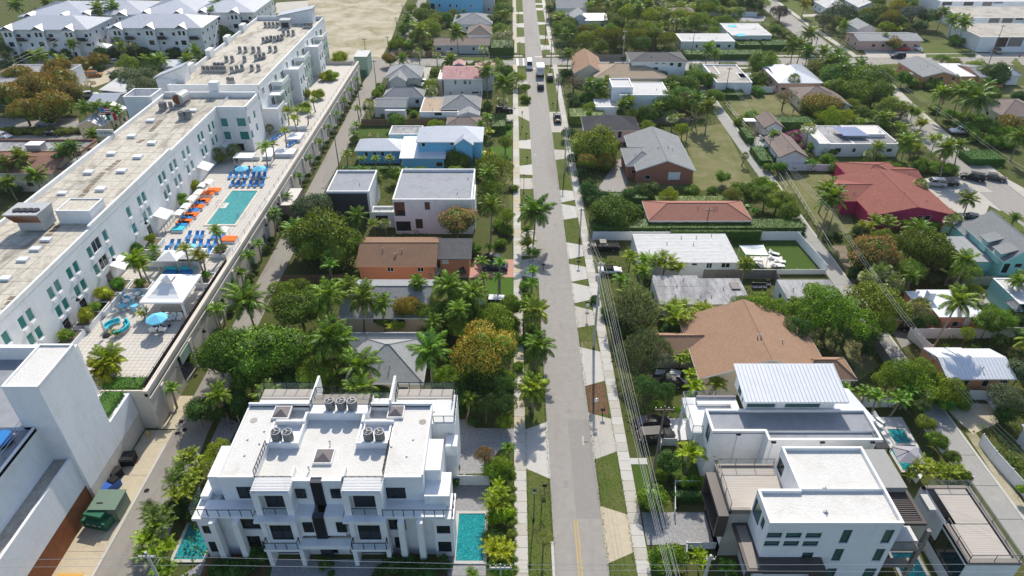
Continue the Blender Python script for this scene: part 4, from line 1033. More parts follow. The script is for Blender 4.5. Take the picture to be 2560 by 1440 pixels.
MB().box(-76.8,FX-.3,64.2,148.3,14.6,14.8,skip='b').build('roof','hotel_roof',ht)
MB().box(-77.03,-76.6,64,148.5,14.8,15.52).box(FX-.3,FX+.03,64,140.3,14.8,15.52).box(-76.6,FX-.3,63.97,64.3,14.8,15.5).box(-76.6,-56.5,148.2,148.55,14.8,16.0).build('parapet','white_trim',ht)
MB().box(FX-.32,FX+.06,88.2,117,15.5,15.95).build('parapet','white_trim',ht)
# L wing
wn=[];
lw=(FX,-56.2,140.3,148.5)
crop(0,0,2.977)
box_walls(ht,lw[0]+.02,lw[1],lw[2],lw[3],DZ,15.5,'hotel_wall',wn=[(1660,912,2.0,1.9,T),(1795,910,2.0,1.9,T),(1685,1010,2.0,1.9,T),(1820,1010,2.0,1.9,T),(1790,1100,1.8,1.8,'dark_glass'),(1845,1100,1.8,1.8,'dark_glass')],we=[(1857,895,1.2,1.7,T),(1895,853,1.2,1.7,T),(1880,1000,1.2,1.7,T),(1915,945,1.2,1.7,T)])
MB().box(FX,-56.5,140.5,148.2,14.6,14.8,skip='b').build('roof','hotel_roof',ht)
MB().box(FX-.3,-56.2,140.2,140.6,14.8,15.55).box(-56.55,-56.15,140.6,148.5,14.8,15.53).build('parapet','white_trim',ht)
for x in (-61,-57.6): MB().box(x-.5,x+.5,140.15,140.28,10.2,10.5).box(x-.5,x+.5,140.15,140.28,7.0,7.3).build('vent_grille','white_plastic',ht)
# raised stair enclosure at the far left corner
MB().box(-83,-77,143.2,148.5,0,16.6,skip='t').box(-82.7,-77.3,143.5,148.2,0,16.5,skip='t').build('stair_enclosure','hotel_wall',ht); MB().box(-83.05,-76.95,143.1,143.45,16.6,16.75).box(-83.05,-76.95,148.2,148.55,16.6,16.75).box(-83.05,-82.7,143.45,148.2,16.6,16.75).box(-77.3,-76.95,143.45,148.2,16.6,16.75).build('parapet','white_trim',ht)
MB().box(-66.5,-64.5,148.6,150,14,18).build('chimney_block','white_wall',ht)
for i in range(27): bx('roof_seam','soil',-76.5,FX-.4,66+i*3.05,66.05+i*3.05,14.8,14.812,ht)
for x in (-73.4,-69.6,-66): bx('roof_seam','soil',x,x+.05,64.4,148,14.813,14.82,ht)
# roof clutter
def roofpt(x,y,z=14.8): return G(x,y,z)
for x,y in ((1125,905),(985,1020),(1135,1072),(835,1150),(1030,1175),(665,1290),(910,1280),(755,1415),(1440,830)):
 p=roofpt(x,y); MB().box(p.x-.75,p.x+.75,p.y-.6,p.y+.6,14.8,15.25).build('skylight','white_metal_roof',ht)
for (x0,y0),(x1,y1) in (((1195,900),(1110,990)),((1060,1045),(1010,1070)),((880,1200),(780,1280)),((760,1290),(620,1440))):
 a=roofpt(x0,y0); b=roofpt(x1,y1); n_=max(2,int((a-b).length/1.0))
 for i in range(n_): q=a.lerp(b,i/n_); bx('walkway_pad','soil',q.x-.45,q.x+.45,q.y-.4,q.y+.4,14.8,14.83,ht)
crop(0,480,2.977)
for (x0,y0),(x1,y1) in (((640,0),(470,140)),((420,260),(330,350)),((90,790),(30,900))):
 a=roofpt(x0,y0); b=roofpt(x1,y1); n_=max(2,int((a-b).length/1.0))
 for i in range(n_): q=a.lerp(b,i/n_); bx('walkway_pad','soil',q.x-.45,q.x+.45,q.y-.4,q.y+.4,14.8,14.83,ht)
p=roofpt(450,235); q=roofpt(700,235); 
volume(ht,(p.x,q.x,p.y,p.y+4.2),17.0,roof='flat',wall='white_wall',roofm='hotel_roof',z0=14.8,par=.2,vents=0)
for x,y in ((470,15),(45,650),(350,360),(175,510),(270,430)):
 p=roofpt(x,y); MB().box(p.x-.7,p.x+.7,p.y-.5,p.y+.5,14.8,15.15).build('skylight','white_metal_roof',ht)
# big rooftop chiller
p=roofpt(160,300); q=roofpt(370,300); ch=thing('rooftop_chiller','large grey rooftop cooling unit with sloped louvred front on the hotel roof','air conditioner',((p.x+q.x)/2,p.y+1.5,14.8))
x0,x1,y0,y1=p.x,q.x-.5,p.y,p.y+3
MB().box(x0,x1,y0,y1,15.1,16.3).build('base','ac_metal',ch); mb=MB()
mb.poly([(x0,y0,16.3),(x1,y0,16.3),(x1+.4,y0-1.0,18.2),(x0-.9,y0-1.0,18.2)]); mb.poly([(x0-.9,y1,18.2),(x1+.4,y1,18.2),(x1,y1,16.3),(x0,y1,16.3)]); mb.poly([(x0,y1,16.3),(x0,y0,16.3),(x0-.9,y0-1,18.2),(x0-.9,y1,18.2)]); mb.poly([(x1,y0,16.3),(x1,y1,16.3),(x1+.4,y1,18.2),(x1+.4,y0-1,18.2)]); mb.poly([(x0-.9,y0-1,18.2),(x1+.4,y0-1,18.2),(x1+.4,y1,18.2),(x0-.9,y1,18.2)]); mb.build('casing','ac_metal',ch)
for i in range(12):
 f=(i+.5)/12; a=Vector((x0-.9*.85+(x1+.35-x0+.75)*f,y0-.88,17.95)); b=Vector((x0-.9*.2+(x1-x0+.2)*f,y0-.22,16.6)); MB().tube([a,b],.11,4).build('louvre','rust_panel',ch)
for i in range(4): MB().cyl(x0+.2+(x1-x0)*(i+.3)/4,y0+.4,18.2,18.4,.55,n=12).build('fan','ac_dark',ch)
# duct and round fan near the far parapet
crop(0,0,2.977)
p=roofpt(1335,790); d=thing('exhaust_fan','round grey exhaust drum with a dark grille on the hotel roof','exhaust fan',(p.x,p.y,14.8))
mb=MB(); mb.tube([(p.x,p.y,16.2),(p.x+.4,p.y+3.2,16.2)],1.25,16); mb.build('drum','ac_metal',d); MB().tube([(p.x,p.y-.04,16.2),(p.x,p.y+.02,16.2)],1.05,16).build('grille','rust_panel',d); MB().box(p.x-1.2,p.x+1.4,p.y+.1,p.y+3,14.8,15.2).build('base','steel',d)
for k,(x,y,s,l) in enumerate(((1215,800,1.5,'green grey boxy unit beside the exhaust drum'),(1355,870,1.2,'left of two condensers on a stand near the hotel roof end'),(1405,865,1.2,'right of two condensers on a stand near the hotel roof end'),(1275,800,.8,'small box unit between the drum and the boxy unit'))):
 p=roofpt(x,y,15.3); ac_tower(l,p.x,p.y,15.2,s,1.3); MB().box(p.x-s/2,p.x+s/2,p.y-s/2,p.y+s/2,14.8,15.22).build('stand','steel',ht)
# ---- second building with balconies
b2=thing('apartment_building','white balconied apartment block with flat roof crowded by condensers behind the hotel','building',(-66,185,0)); LM.append(('balconied apartment block',-77.5,-55,152.5,217))
X0,X1,Y0,Y1=-77.5,-57.2,152.5,218
crop(0,0,2.977)
box_walls(b2,X0,X1,Y0,Y1,0,16.0,'white_wall',wn=[(1955,717,2.6,1.6,'green_glass',2),(1980,810,2.6,1.6,'green_glass',2),(1275,650,2.2,1.0,'shutter')],we=[])
MB().box(X0+.3,X1-.3,Y0+.3,Y1-.3,15.0,15.2,skip='b').build('roof','hotel_roof',b2)
mb=MB().box(X0,X1,Y0-.03,Y0+.3,15.2,16.3).box(X0-.03,X0+.3,Y0+.3,Y1,15.2,16.1).box(X0,X1,Y1-.3,Y1+.03,15.2,16.4).box(X1-.3,X1+.03,Y0+.3,Y1,15.2,16.12)
for y in (164,177,190,203): mb.box(X0-.5,X0+.7,y,y+3,15.2,17.2)
mb.build('parapet','white_trim',b2)
n=0
for k,y in enumerate((152.5,162.5,172.5,183,193.5,204)):
 wd=5.6; dx=3.4 if k%2==0 else 2.2; top=12.8 if k>0 else 9.8
 y0=y+(0 if k else 0)
 w3=[]
 for z in (7.2,10.4):
  if z<top-1: w3.append((y0+1.6,z,1.3,1.7,'green_glass')); w3.append((y0+4,z,1.3,1.7,'green_glass'))
 wallE(b2,X1+dx,y0,y0+wd,DZ,top,w3,'sage_wall' if k%2 else 'white_wall',frame='white_plastic')
 mb=MB(); mb.poly([(X1,y0,DZ),(X1+dx,y0,DZ),(X1+dx,y0,top),(X1,y0,top)]); mb.poly([(X1,y0,top),(X1+dx,y0,top),(X1+dx,y0+wd,top),(X1,y0+wd,top)]); mb.poly([(X1+dx,y0+wd,DZ),(X1,y0+wd,DZ),(X1,y0+wd,top),(X1+dx,y0+wd,top)]); mb.build('bay','sage_wall' if k%2 else 'white_wall',b2)
 mb=MB(); 
 mb.box(X1,X1+dx+.05,y0-.05,y0+.12,top,top+1).box(X1+dx-.12,X1+dx+.05,y0+.12,y0+wd,top,top+1); mb.build('terrace_parapet','white_trim',b2)
 for z in (8.8,12.0):
  bx('balcony','white_wall',X1,X1+dx*.8,y0+wd+.2,y0+wd+4.0,z-.2,z,b2); mb=MB()
  mb.box(X1+dx*.8-.05,X1+dx*.8,y0+wd+.2,y0+wd+4,z+.95,z+1.02)
  for i in range(9): mb.box(X1+dx*.8-.04,X1+dx*.8,y0+wd+.25+i*.45,y0+wd+.29+i*.45,z,z+.95)
  mb.box(X1,X1+dx*.8,y0+wd+.2,y0+wd+.25,z+.95,z+1.0).build('balcony_rail','steel',b2)
  window(b2,X1+.16,y0+wd+2.1,z+1.1,2.2,2.1,R(90),'dark_glass','white_plastic',1)
 window(b2,X1+.16,y0+2.6,14.1,1.6,1.6,R(90),'green_glass','white_plastic',1)
# butterfly-roofed stair towers
def stair(x0,x1,y0,y1,zl,zh,up):
 t=MB(); t.box(x0+.5,x1-.5,y0+.4,y1-.4,0,zl-.1); 
 a=(x0+.5,x1-.5); zz=(zl,zh) if up>0 else (zh,zl)
 t.poly([(a[0],y0+.4,zl-.1),(a[1],y0+.4,zl-.1),(a[1],y0+.4,zz[1]-.2),(a[0],y0+.4,zz[0]-.2)]); t.poly([(a[1],y0+.4,zl-.1),(a[1],y1-.4,zl-.1),(a[1],y1-.4,zz[1]-.2),(a[1],y0+.4,zz[1]-.2)]); t.build('stair_tower','white_wall',b2)
 slabs([[(x0,y0,zz[0]),(x1,y0,zz[1]),(x1,y1,zz[1]),(x0,y1,zz[0])]],.25).build('roof','grey_metal_roof',b2)
stair(-82.5,-75.0,156.5,161,16.5,19.2,1); stair(-70,-59,213,218,17.5,19.6,1)
# condensers on the second roof
cl=[((1975,185),'four condensers in a row by the far end of the apartment roof',4,1.1),((2110,245),'three condensers on stands toward the far right of the apartment roof',3,1.3),((1960,300),'cluster of condensers at the middle of the apartment roof',3,.75),((2045,290),'cluster of condensers right of the middle of the apartment roof',3,.7),((1785,370),'pair of condensers near the left parapet of the apartment roof',2,1.4),((1885,370),'pair of condensers in the middle row of the apartment roof',2,1.4),((2010,365),'pair of condensers in the middle row near the balconies',2,1.4),((1685,440),'pair of condensers beside the stepped left parapet',2,1.4),((1820,440),'single condenser between two clusters on the apartment roof',1,1),((1905,430),'cluster of condensers in the third row of the apartment roof',3,.7),((1515,515),'long bank of condensers by the near left corner of the apartment roof',6,.95),((1600,490),'short second row behind the long bank of condensers',3,.9),((1725,520),'cluster of condensers near the front of the apartment roof',3,.9),((1875,505),'pair of condensers near the front right of the apartment roof',2,1.5),((1700,600),'pair of condensers sunk behind the front parapet of the apartment roof',2,.9),((2265,190),'three condensers by the far right corner of the apartment roof',3,.9)]
for (x,y),l,n_,st in cl:
 for i in range(n_):
  p=G(x,y,15.9); ac_tower('dark condenser, one of '+l if n_>1 else l,p.x+i*st*1.05,p.y+(i*.9 if 'cluster' in l else 0),15.75,.8,.95,group=l if n_>1 else None)
  MB().box(p.x+i*st*1.05-.45,p.x+i*st*1.05+.45,p.y-.4+(i*.9 if 'cluster' in l else 0),p.y+.4+(i*.9 if 'cluster' in l else 0),15.2,15.85,).build('equipment_stand','steel',b2)
p=G(2135,200,15.5); rt=thing('rooftop_unit','large boxy rooftop ventilation unit near the far end of the apartment roof','air conditioner',(p.x,p.y,15.2)); MB().box(p.x-1.6,p.x+1.2,p.y-.8,p.y+1.5,15.2,17.2).build('casing','ac_metal',rt); MB().box(p.x-1.7,p.x+1.3,p.y-1,p.y+1.7,17.2,17.6).build('hood','ac_metal',rt); MB().box(p.x-1.2,p.x+.9,p.y-.83,p.y-.79,15.5,16.9).build('louvre','ac_dark',rt)
# ---- bottom left tower and stepped block
tw=thing('stepped_building','blank white stepped building with tall tower and rust brown alley panel','building',(-52,50,0)); LM.append(('white stepped building',-60,-48,30,58))
mb=MB(); X=-47.6
mb.box(-51.3,X,51,57.8,2.75,18); mb.build('tower','white_wall',tw); MB().box(-56,X-.02,51.05,62.9,0,2.75).build('plinth','tan_wall',tw)
MB().box(-51.1,X-.2,51.2,57.6,18.005,18.05).build('tower_roof','white_roof',tw); MB().box(-51.3,X-.0,51.0-.02,51.2,18,18.25).box(-51.32,-51.1,51.2,57.6,18,18.25).box(X-.2,X+.02,51.2,57.8,18,18.25).box(-51.3,X-.2,57.6,57.82,18,18.25).build('parapet','white_trim',tw)
MB().box(-62,X+.0,57.82,62.9,2.75,6.3).build('low_wing','white_wall',tw)
MB().box(-90,-51.35,51.1,62.8,0,12.2).build('rear_wing','white_wall',tw); MB().box(-90,-51.35,62.3,62.9,12.2,14.0).build('rear_parapet','white_trim',tw); MB().box(-90,-51.4,51.2,62.2,12.2,12.25).build('rear_roof','grey_membrane',tw)
MB().box(-60,-48,20,50.98,3.35,7.5).box(-48.3,-48,20,50.98,7.5,7.9).build('wall','white_wall',tw); MB().box(-60,-48.02,20,50.98,0,3.35).build('alley_panel','rust_panel',tw)
MB().box(-50.0,-48.3,20,50.98,7.5,7.55).build('gutter_roof','gravel_roof',tw)
MB().box(-75,-50.0,20,51,7.5,12.5,skip='t').poly([(-75,20,12.1),(-50.2,20,12.1),(-50.2,51,12.1),(-75,51,12.1)]).build('upper_wall','white_wall',tw)
MB().box(-75,-50.3,20,50.9,12.05,12.12).build('upper_terrace','grey_membrane',tw); MB().box(-50.3,-50.0,20,50.9,12.12,12.6).build('parapet','white_trim',tw)
mb=MB()
for z in (12.9,13.3,13.65): mb.box(-51.1,-51.05,30,50.9,z-.03,z)
for y in range(31,51,2): mb.box(-51.11,-51.04,y,y+.06,12.1,13.65)
mb.build('railing','steel',tw)
t=thing('round_daybed','round bright blue daybed on the upper white terrace','daybed',(-52.6,49.2,12.12)); MB().cyl(-52.6,49.2,12.12,12.5,1.1,n=20).build('base','rubber',t); MB().cyl(-52.6,49.2,12.5,12.8,1.15,n=20).build('cushion','blue_fabric',t)
# ---------------- houses ----------------
random.seed(8)
W1=dict(roof='hip',auto=True)
def D(**k): return k
crop(850,0,2.977)
house('blue_house','bright blue two storey house with white corner windows at the far end of the street','house','bright blue house',[(RB(675,1060,128,12),7.5,D(roof='flat',wall='blue_wall',roofm='white_metal_roof',wn=[(740,42,1.0,1.4),(820,42,.8,1.4),(868,44,.8,1.2),(975,45,.8,1.0),(690,50,1.8,2.6)],we=[(1062,60,2,2)])),(RB(1062,1150,100,9),7.0,D(roof='flat',wall='grey_wall',auto=True))])
house('bungalow','grey hip roofed bungalow in trees just in front of the bright blue house','house','grey hipped bungalow',[(RC(838,1135,178,108,3.2),3.2,D(roof='hip',h=2.4,roofm='grey_shingle',auto=True))])
house('bungalow','brown roofed bungalow in front of the grey hipped one near the far crossing','house','brown roofed bungalow',[(RC(945,1130,262,200,3.2),3.2,D(roof='hip',h=2.2,roofm='taupe_shingle',auto=True)),(RC(695,1115,335,280,3),3,D(roof='gx',h=1.1,roofm='taupe_shingle',auto=True,wall='grey_wall'))])
house('cottage','small pale grey cottage with a gabled porch beside the left alley corner','house','pale grey gabled cottage',[(RC(333,602,578,490,3.4),3.4,D(roof='hip',h=2.2,roofm='light_grey_shingle',wall='grey_wall',wn=[(550,582,1,.8)],auto=True)),(RC(362,492,602,545,3.3),3.3,D(roof='gy',h=1.5,roofm='light_grey_shingle',wall='grey_wall',oh=.3,vents=0))])
house('garden_house','low blue grey hip roofed house in front of the pale gabled cottage','house','low blue grey hip roofed house',[(RC(318,622,722,668,3),3,D(roof='hip',h=1.8,roofm='light_grey_shingle',auto=True))])
house('pink_roofed_house','two storey grey stucco house with pink tiled roof near the crossing','house','pink roofed house',[(RC(757,1062,588,490,6.4),6.4,D(roof='gx',h=1.6,roofm='pink_tile',wall='grey_wall',seams=.9,vents=3,wn=[(858,614,.8,1.3,'green_glass'),(930,614,1,1.3,'green_glass'),(968,614,.7,1.3,'green_glass'),(823,692,.7,.6),(908,690,.9,.5),(1007,690,2.0,.7),(1054,690,1.2,.8)],we=[('w',200,5,1,1.2),('w',204,5,1,1.2),('w',200,1.7,1,1.2)])),(RC(1000,1150,520,468,6.2),6.2,D(roof='hip',h=1.2,roofm='pink_tile',wall='grey_wall',vents=0)),(RC(840,930,486,458,7.3),7.3,D(roof='gy',h=.8,roofm='pink_tile',wall='grey_wall',vents=0)),(RC(728,760,588,520,5.2),5.2,D(roof='flat',wall='cream_wall',par=.5,vents=0))])
house('flat_roofed_bungalow','white bungalow with tan flat roof joined to a grey hip roof','house','tan and grey roofed bungalow',[(RC(592,880,832,722,3.1),3.1,D(roof='flat',wall='white_wall',roofm='tan_shingle',par=.12,auto=True,vents=3,wn=[(730,850,2,.9)])),(RC(750,1045,812,712,3.4),3.4,D(roof='hip',h=2.1,roofm='grey_shingle',auto=True,vents=2)),(RC(870,1040,858,815,3.0),3.0,D(roof='gy',h=.9,roofm='light_grey_shingle',vents=0,auto=True))])
house('garage_cottage','white outbuilding with a grey gabled roof beside the alley fence','house','white alley outbuilding',[(RC(238,492,795,728,3),3,D(roof='gx',h=.9,roofm='grey_shingle',auto=False,vents=0)),(RC(330,482,823,800,2.6),2.6,D(roof='flat',par=.05,roofm='light_membrane',vents=0))])
house('shed','low weathered grey roofed annex tucked behind the light blue house','shed','weathered grey annex',[(RC(788,1046,932,868,3),3,D(roof='hip',h=1,roofm='taupe_shingle',auto=False))])
house('flat_annex','grey flat roofed garden annex beside the turf lawn behind the light blue house','shed','flat garden annex',[(RC(362,602,998,935,3),3,D(roof='flat',wall='pale_wall',roofm='old_membrane',par=.15))])
lb=house('light_blue_house','light blue two storey house with pale standing seam metal roofs','house','light blue metal roofed house',[
 (RC(562,1062,1056,945,6.4),6.4,D(roof='hip',h=2.0,roofm='white_metal_roof',wall='blue_wall',seams=.55,wn=[(620,1078,.9,1.0),(833,1072,.9,.7),(735,1225,1.3,.8)],auto=True,vents=0)),
 (RC(850,992,1078,1040,6.3),6.3,D(roof='gy',h=1.5,roofm='white_metal_roof',wall='blue_wall',seams=.5,oh=.3,vents=0)),
 (RC(107,452,1122,1035,3.3),3.3,D(roof='hip',h=1.6,roofm='white_metal_roof',wall='blue_wall',seams=.55,wn=[(195,1148,.8,1.1),(258,1147,.8,1.1),(317,1146,.8,1.1)],vents=0)),
 (RC(440,785,1178,1060,3.5),3.5,D(roof='shed_far',h=1.5,roofm='white_metal_roof',wall='blue_wall',seams=.55,wn=[(740,1225,1.6,1.2)],vents=0)),
 (RC(480,620,1060,1030,3.6),3.6,D(roof='hip',h=1.2,roofm='white_metal_roof',wall='blue_wall',seams=.55,vents=0))])
crop(0,0,1)
house('modern_annex','low modern white annex with grey flat roof and dark clad front by the left alley','house','modern white annex',[(RC(816,922,478,425,6.2),6.2,D(roof='flat',roofm='grey_membrane',wall='white_wall',we=[(917,476,2,1.6),(905,500,1.5,2)])),(RC(816,916,482,479,6.0),5.9,D(roof='flat',wall='dark_clad',par=.02,vents=0,trim='dark_clad'))])
mv=house('modern_house','modern white cubic house with grey membrane roof and a corner window','house','modern white cubic house',[(RC(981,1180,498,422,7.4),7.4,D(roof='flat',roofm='grey_membrane',wall='white_wall',wn=[(998,520,2.2,3.6),(1068,514,1.1,2.0),(1048,560,1.5,2.2,'door'),(1007,566,3.2,2.2)],vents=4,par=.55)),(RC(1165,1186,498,462,6.6),6.6,D(roof='flat',roofm='grey_membrane')),(RC(928,984,530,515,3.4),3.4,D(roof='flat',roofm='deck_paver',wall='white_wall',wn=[(955,550,2.5,2)]))])
b=RC(928,982,531,514,3.4); MB().box(b[0],b[1],b[2]-.03,b[2],3.4,4.4).box(b[0],b[0]+.03,b[2],b[3],3.4,4.4).build('glass_rail','clear_rail',mv)
crop(850,480,2.977)
house('salmon_house','salmon pink house under a big brown gambrel style shingle roof with carport','house','salmon brown roofed house',[(RC(115,718,555,335,3.4),3.4,D(roof='gx',h=1.7,roofm='brown_shingle',wall='salmon_wall',wn=[(374,573,1.1,1.2,'dark_glass',1),(599,573,1.1,1.2,'dark_glass',1)],vents=4,auto=True,fas='salmon_wall')),(RC(720,978,500,392,3.5),3.5,D(roof='shed_far',h=1.3,roofm='dark_shingle',wall='salmon_wall',wn=[(783,515,1.2,1.2,'white_fabric')],vents=0,fas='salmon_wall'))])
house('grey_roofed_house','cream house with long grey roof among palms in front of the salmon house','house','long grey roofed house',[(RC(-15,668,938,650,3.4),3.4,D(roof='gx',h=2.2,roofm='grey_shingle',wall='cream_wall',wn=[(268,957,1.0,1.1,'dark_glass',1),(450,957,1.4,1.2)],vents=3,auto=True))])
house('hip_roofed_house','grey shingled hip roofed house between palms just behind the white duplex','house','grey hip roofed house behind the duplex',[(RC(30,620,1425,1075,3.2),3.2,D(roof='hip',h=2.6,roofm='light_grey_shingle',wall='cream_wall',vents=2,auto=True)),(RC(-20,700,1180,1042,3.2),3.2,D(roof='gx',h=1.4,roofm='light_grey_shingle',wall='cream_wall',vents=1))])
# right of the street, from the far end
crop(850,0,2.977)
house('cottage','white gabled cottage with a blue grey roof behind the bamboo thicket','house','white gabled cottage',[(RC(1720,1850,145,95,3.4),3.4,D(roof='gy',h=1.9,roofm='light_grey_shingle')),(RC(1820,1995,150,95,3.4),3.4,D(roof='gx',h=1.2,roofm='grey_metal_roof',auto=True))])
house('white_bungalow','pale bungalow by the road at the top of the photo beside a red van','house','far pale bungalow',[(RC(1610,1850,60,5,3.4),3.4,D(roof='gx',h=1.8,roofm='grey_shingle',auto=True))])
house('tan_gabled_house','tan shingled gabled house right of the crossing beside a tiled roof','house','tan gabled house',[(RC(1742,1965,545,420,3.4),3.4,D(roof='gy',h=2.6,roofm='light_brown_shingle',wall='cream_wall',wn=[('w',28,1.5,1,1)]))])
house('tile_roofed_house','low house with a broad tan tiled hip roof right of the crossing','house','tan tile roofed house',[(RC(1895,2440,582,475,3.4),3.4,D(roof='hip',h=2.2,roofm='tan_shingle',wall='cream_wall',auto=True,vents=3))])
house('white_two_storey_house','white two storey house with charcoal hip roof behind the tan tiled roof','house','white charcoal roofed house',[(RC(2162,2590,462,385,6.4),6.4,D(roof='hip',h=1.4,roofm='dark_shingle',wn=[(2357,462,.9,1.2),(2410,462,1,1.1),(2470,468,1.2,1.8),(2530,468,1.2,2.6),(2250,515,1.5,1.2),(2350,515,1.5,1.2)],auto=True,vents=3))])
house('stepped_white_house','white two level flat roofed house with raised stair block and grey metal roof','house','white stepped flat roofed house',[(RC(2085,2455,706,610,5.4),5.4,D(roof='flat',roofm='light_membrane',par=.15,auto=True,seams=0)),(RC(2028,2182,648,582,6.8),6.8,D(roof='flat',roofm='light_membrane',par=.35,vents=0)),(RC(1905,2075,796,737,3.2),3.2,D(roof='flat',roofm='light_membrane',par=.1,vents=0))])
house('dark_tiled_bungalow','white bungalow under a dark brown tiled hip roof right of the street','house','dark tiled bungalow',[(RC(1815,2236,972,868,3.2),3.2,D(roof='hip',h=2.1,roofm='dark_shingle',wn=[(2083,1000,1,2.0,'wood_dark'),(2110,1000,.8,1.8,'white_fabric'),(2145,1000,.8,1.8,'white_fabric'),(2167,985,.9,.9)],auto=True,seams=.35,vents=0))])
house('brick_house','red brick house with grey gabled and hipped shingle roof and skylight','house','brick house',[(RC(2205,2650,1272,1010,3.4),3.4,D(roof='gy',h=2.4,roofm='grey_shingle',wall='brick_wall',wn=[(2487,1310,2.6,1.8,'garage'),(2290,1320,1.2,1)],auto=False,vents=4)),(RC(2130,2400,1235,1100,3.2),3.2,D(roof='hip',h=1.7,roofm='grey_shingle',wall='brick_wall',vents=1,auto=True))])
crop(1700,0,2.977)
house('flat_white_house','low white flat roofed house with worn roof behind a long clipped hedge','house','worn flat roofed house',[(RC(12,412,307,248,3.2),3.2,D(roof='flat',roofm='light_membrane',par=.08,auto=True,wall='pale_wall',vents=4))])
house('flat_white_house','white flat roofed house with patched roof and turquoise shade sail','house','patched flat roofed house',[(RC(390,685,262,172,3.4),3.4,D(roof='flat',roofm='light_membrane',par=.08,auto=True,wall='pale_wall',vents=4)),(RC(355,480,238,195,3.3),3.3,D(roof='flat',roofm='light_membrane',par=.05,vents=0))])
house('square_flat_house','square white house with dark brown flat roof and white parapets','house','square dark flat roofed house',[(RC(275,540,612,480,3.6),3.6,D(roof='flat',roofm='gravel_roof',par=.35,auto=True,wall='white_wall')),(RC(228,300,548,485,3.4),3.4,D(roof='flat',roofm='white_roof',par=.2,vents=0)),(RC(450,560,580,542,3.5),3.45,D(roof='flat',roofm='white_roof',par=.2,vents=0))])
house('white_metal_house','pale pink house with a bright white ribbed metal hip roof','house','white metal hip roofed house',[(RC(735,1072,618,480,3.4),3.4,D(roof='hip',h=1.8,roofm='white_metal_roof',wall='pink_wall',seams=.6,auto=True,vents=1)),(RC(720,900,592,478,3.2),3.2,D(roof='gx',h=1.2,roofm='white_metal_roof',wall='pink_wall',seams=.6,vents=0))])
house('brown_bungalow','brown roofed house half hidden behind an amber leaved tree','house','half hidden brown roofed house',[(RC(905,1205,742,648,3.4),3.4,D(roof='hip',h=2.0,roofm='taupe_shingle',wall='cream_wall',auto=True)),(RC(1120,1285,790,690,3.2),3.2,D(roof='gy',h=1.2,roofm='taupe_shingle',wall='white_wall'))])
house('garden_garage','small white garage with brown gabled roof beside a weathered wooden pergola','shed','brown roofed garage by the pergola',[(RC(628,782,952,868,2.9),2.9,D(roof='gy',h=1.5,roofm='taupe_shingle',auto=False,wn=[(700,970,2,1.6,'garage')],fas='wood_dark'))])
house('brown_gabled_cottage','white cottage with long brown gabled roof beside the right alley','house','brown gabled cottage',[(RC(738,962,1172,1022,3.1),3.1,D(roof='gy',h=1.7,roofm='taupe_shingle',auto=True,fas='wood_dark',vents=1))])
house('flat_roofed_villa','white mid century house with stepped flat beige roof and solar panels','house','stepped beige flat roofed house',[(RC(1120,1635,1070,935,3.2),3.2,D(roof='flat',roofm='old_membrane',par=.1,auto=True,vents=4)),(RC(1265,1530,998,932,3.9),3.9,D(roof='flat',roofm='deck_paver',par=.08,vents=2)),(RC(1040,1300,1068,935,3.15),3.15,D(roof='flat',roofm='white_roof',par=.06,vents=1))])
p=G(1290,985,4.1); sp=thing('solar_panel','bluish solar panel lying on the beige flat roof','solar panel',(p.x,p.y,3.95)); MB().poly([(p.x-3,p.y-2,4.05),(p.x+3,p.y-2,4.05),(p.x+1.8,p.y+3,4.3),(p.x-4,p.y+3,4.3)]).box(p.x-3.4,p.x+2.4,p.y-2,p.y-1.9,3.86,4.03).build('panel','slat_blue',sp)
house('pink_long_house','long low pinkish house with plain grey gabled roof across the side street','house','long pinkish house',[(RC(1330,1815,303,240,3.3),3.3,D(roof='gx',h=1.1,roofm='light_grey_shingle',wall='pink_wall',auto=True))])
house('warehouse','white warehouse with stained brown flat roof and roller doors on the far right','warehouse','near white warehouse',[(RC(2240,2800,275,172,5),5,D(roof='flat',roofm='gravel_roof',par=.1,wall='white_wall',wn=[(2395,312,4,3.6,'wood_dark'),(2500,308,5,3.6,'shutter'),(2560,310,2,3,'shutter')]))])
house('warehouse','second white warehouse with stained roof directly behind the first one','warehouse','second white warehouse',[(RC(2120,2900,132,48,5),5,D(roof='flat',roofm='gravel_roof',par=.1,wn=[(2340,150,4,2.6,'shutter'),(2440,148,4,2.8,'shutter'),(2530,135,3,1.4)]))])
house('warehouse','farthest white warehouse at the top right edge with small dark openings','warehouse','farthest white warehouse',[(RC(1940,2900,10,-50,6),6,D(roof='flat',roofm='light_membrane',par=.1,wn=[(1990,22,4,2),(2070,22,5,2.2,'shutter'),(2150,22,4,2.2),(2290,22,4,2.4,'shutter'),(2370,18,4,1,'slat_blue')]))])
house('orange_gabled_house','terracotta orange house with plain grey gabled roof near the side street','house','orange grey roofed house',[(RC(1810,2095,572,452,3.3),3.3,D(roof='gy',h=1.5,roofm='grey_shingle',wall='orange_wall',wn=[(1870,585,1.2,1),(1950,580,.9,.9),(2040,578,1,1.8,'wood_dark')],auto=True))])
house('metal_carport_house','low house with white metal carport roofs beside the orange grey roofed house','house','white carport house',[(RC(2080,2260,568,470,3.0),3.0,D(roof='flat',roofm='white_metal_roof',par=.05,wall='orange_wall')),(RC(2230,2450,572,480,3.2),3.2,D(roof='gx',h=1,roofm='grey_shingle',wall='orange_wall')),(RC(2440,2550,560,490,3),3,D(roof='hip',h=1.3,roofm='grey_metal_roof'))])
house('brown_bungalow','brown roofed bungalow at the right edge behind the coconut palms','house','brown bungalow at the right edge',[(RC(2400,2750,860,735,3.3),3.3,D(roof='hip',h=2,roofm='taupe_shingle',wall='cream_wall',auto=True))])
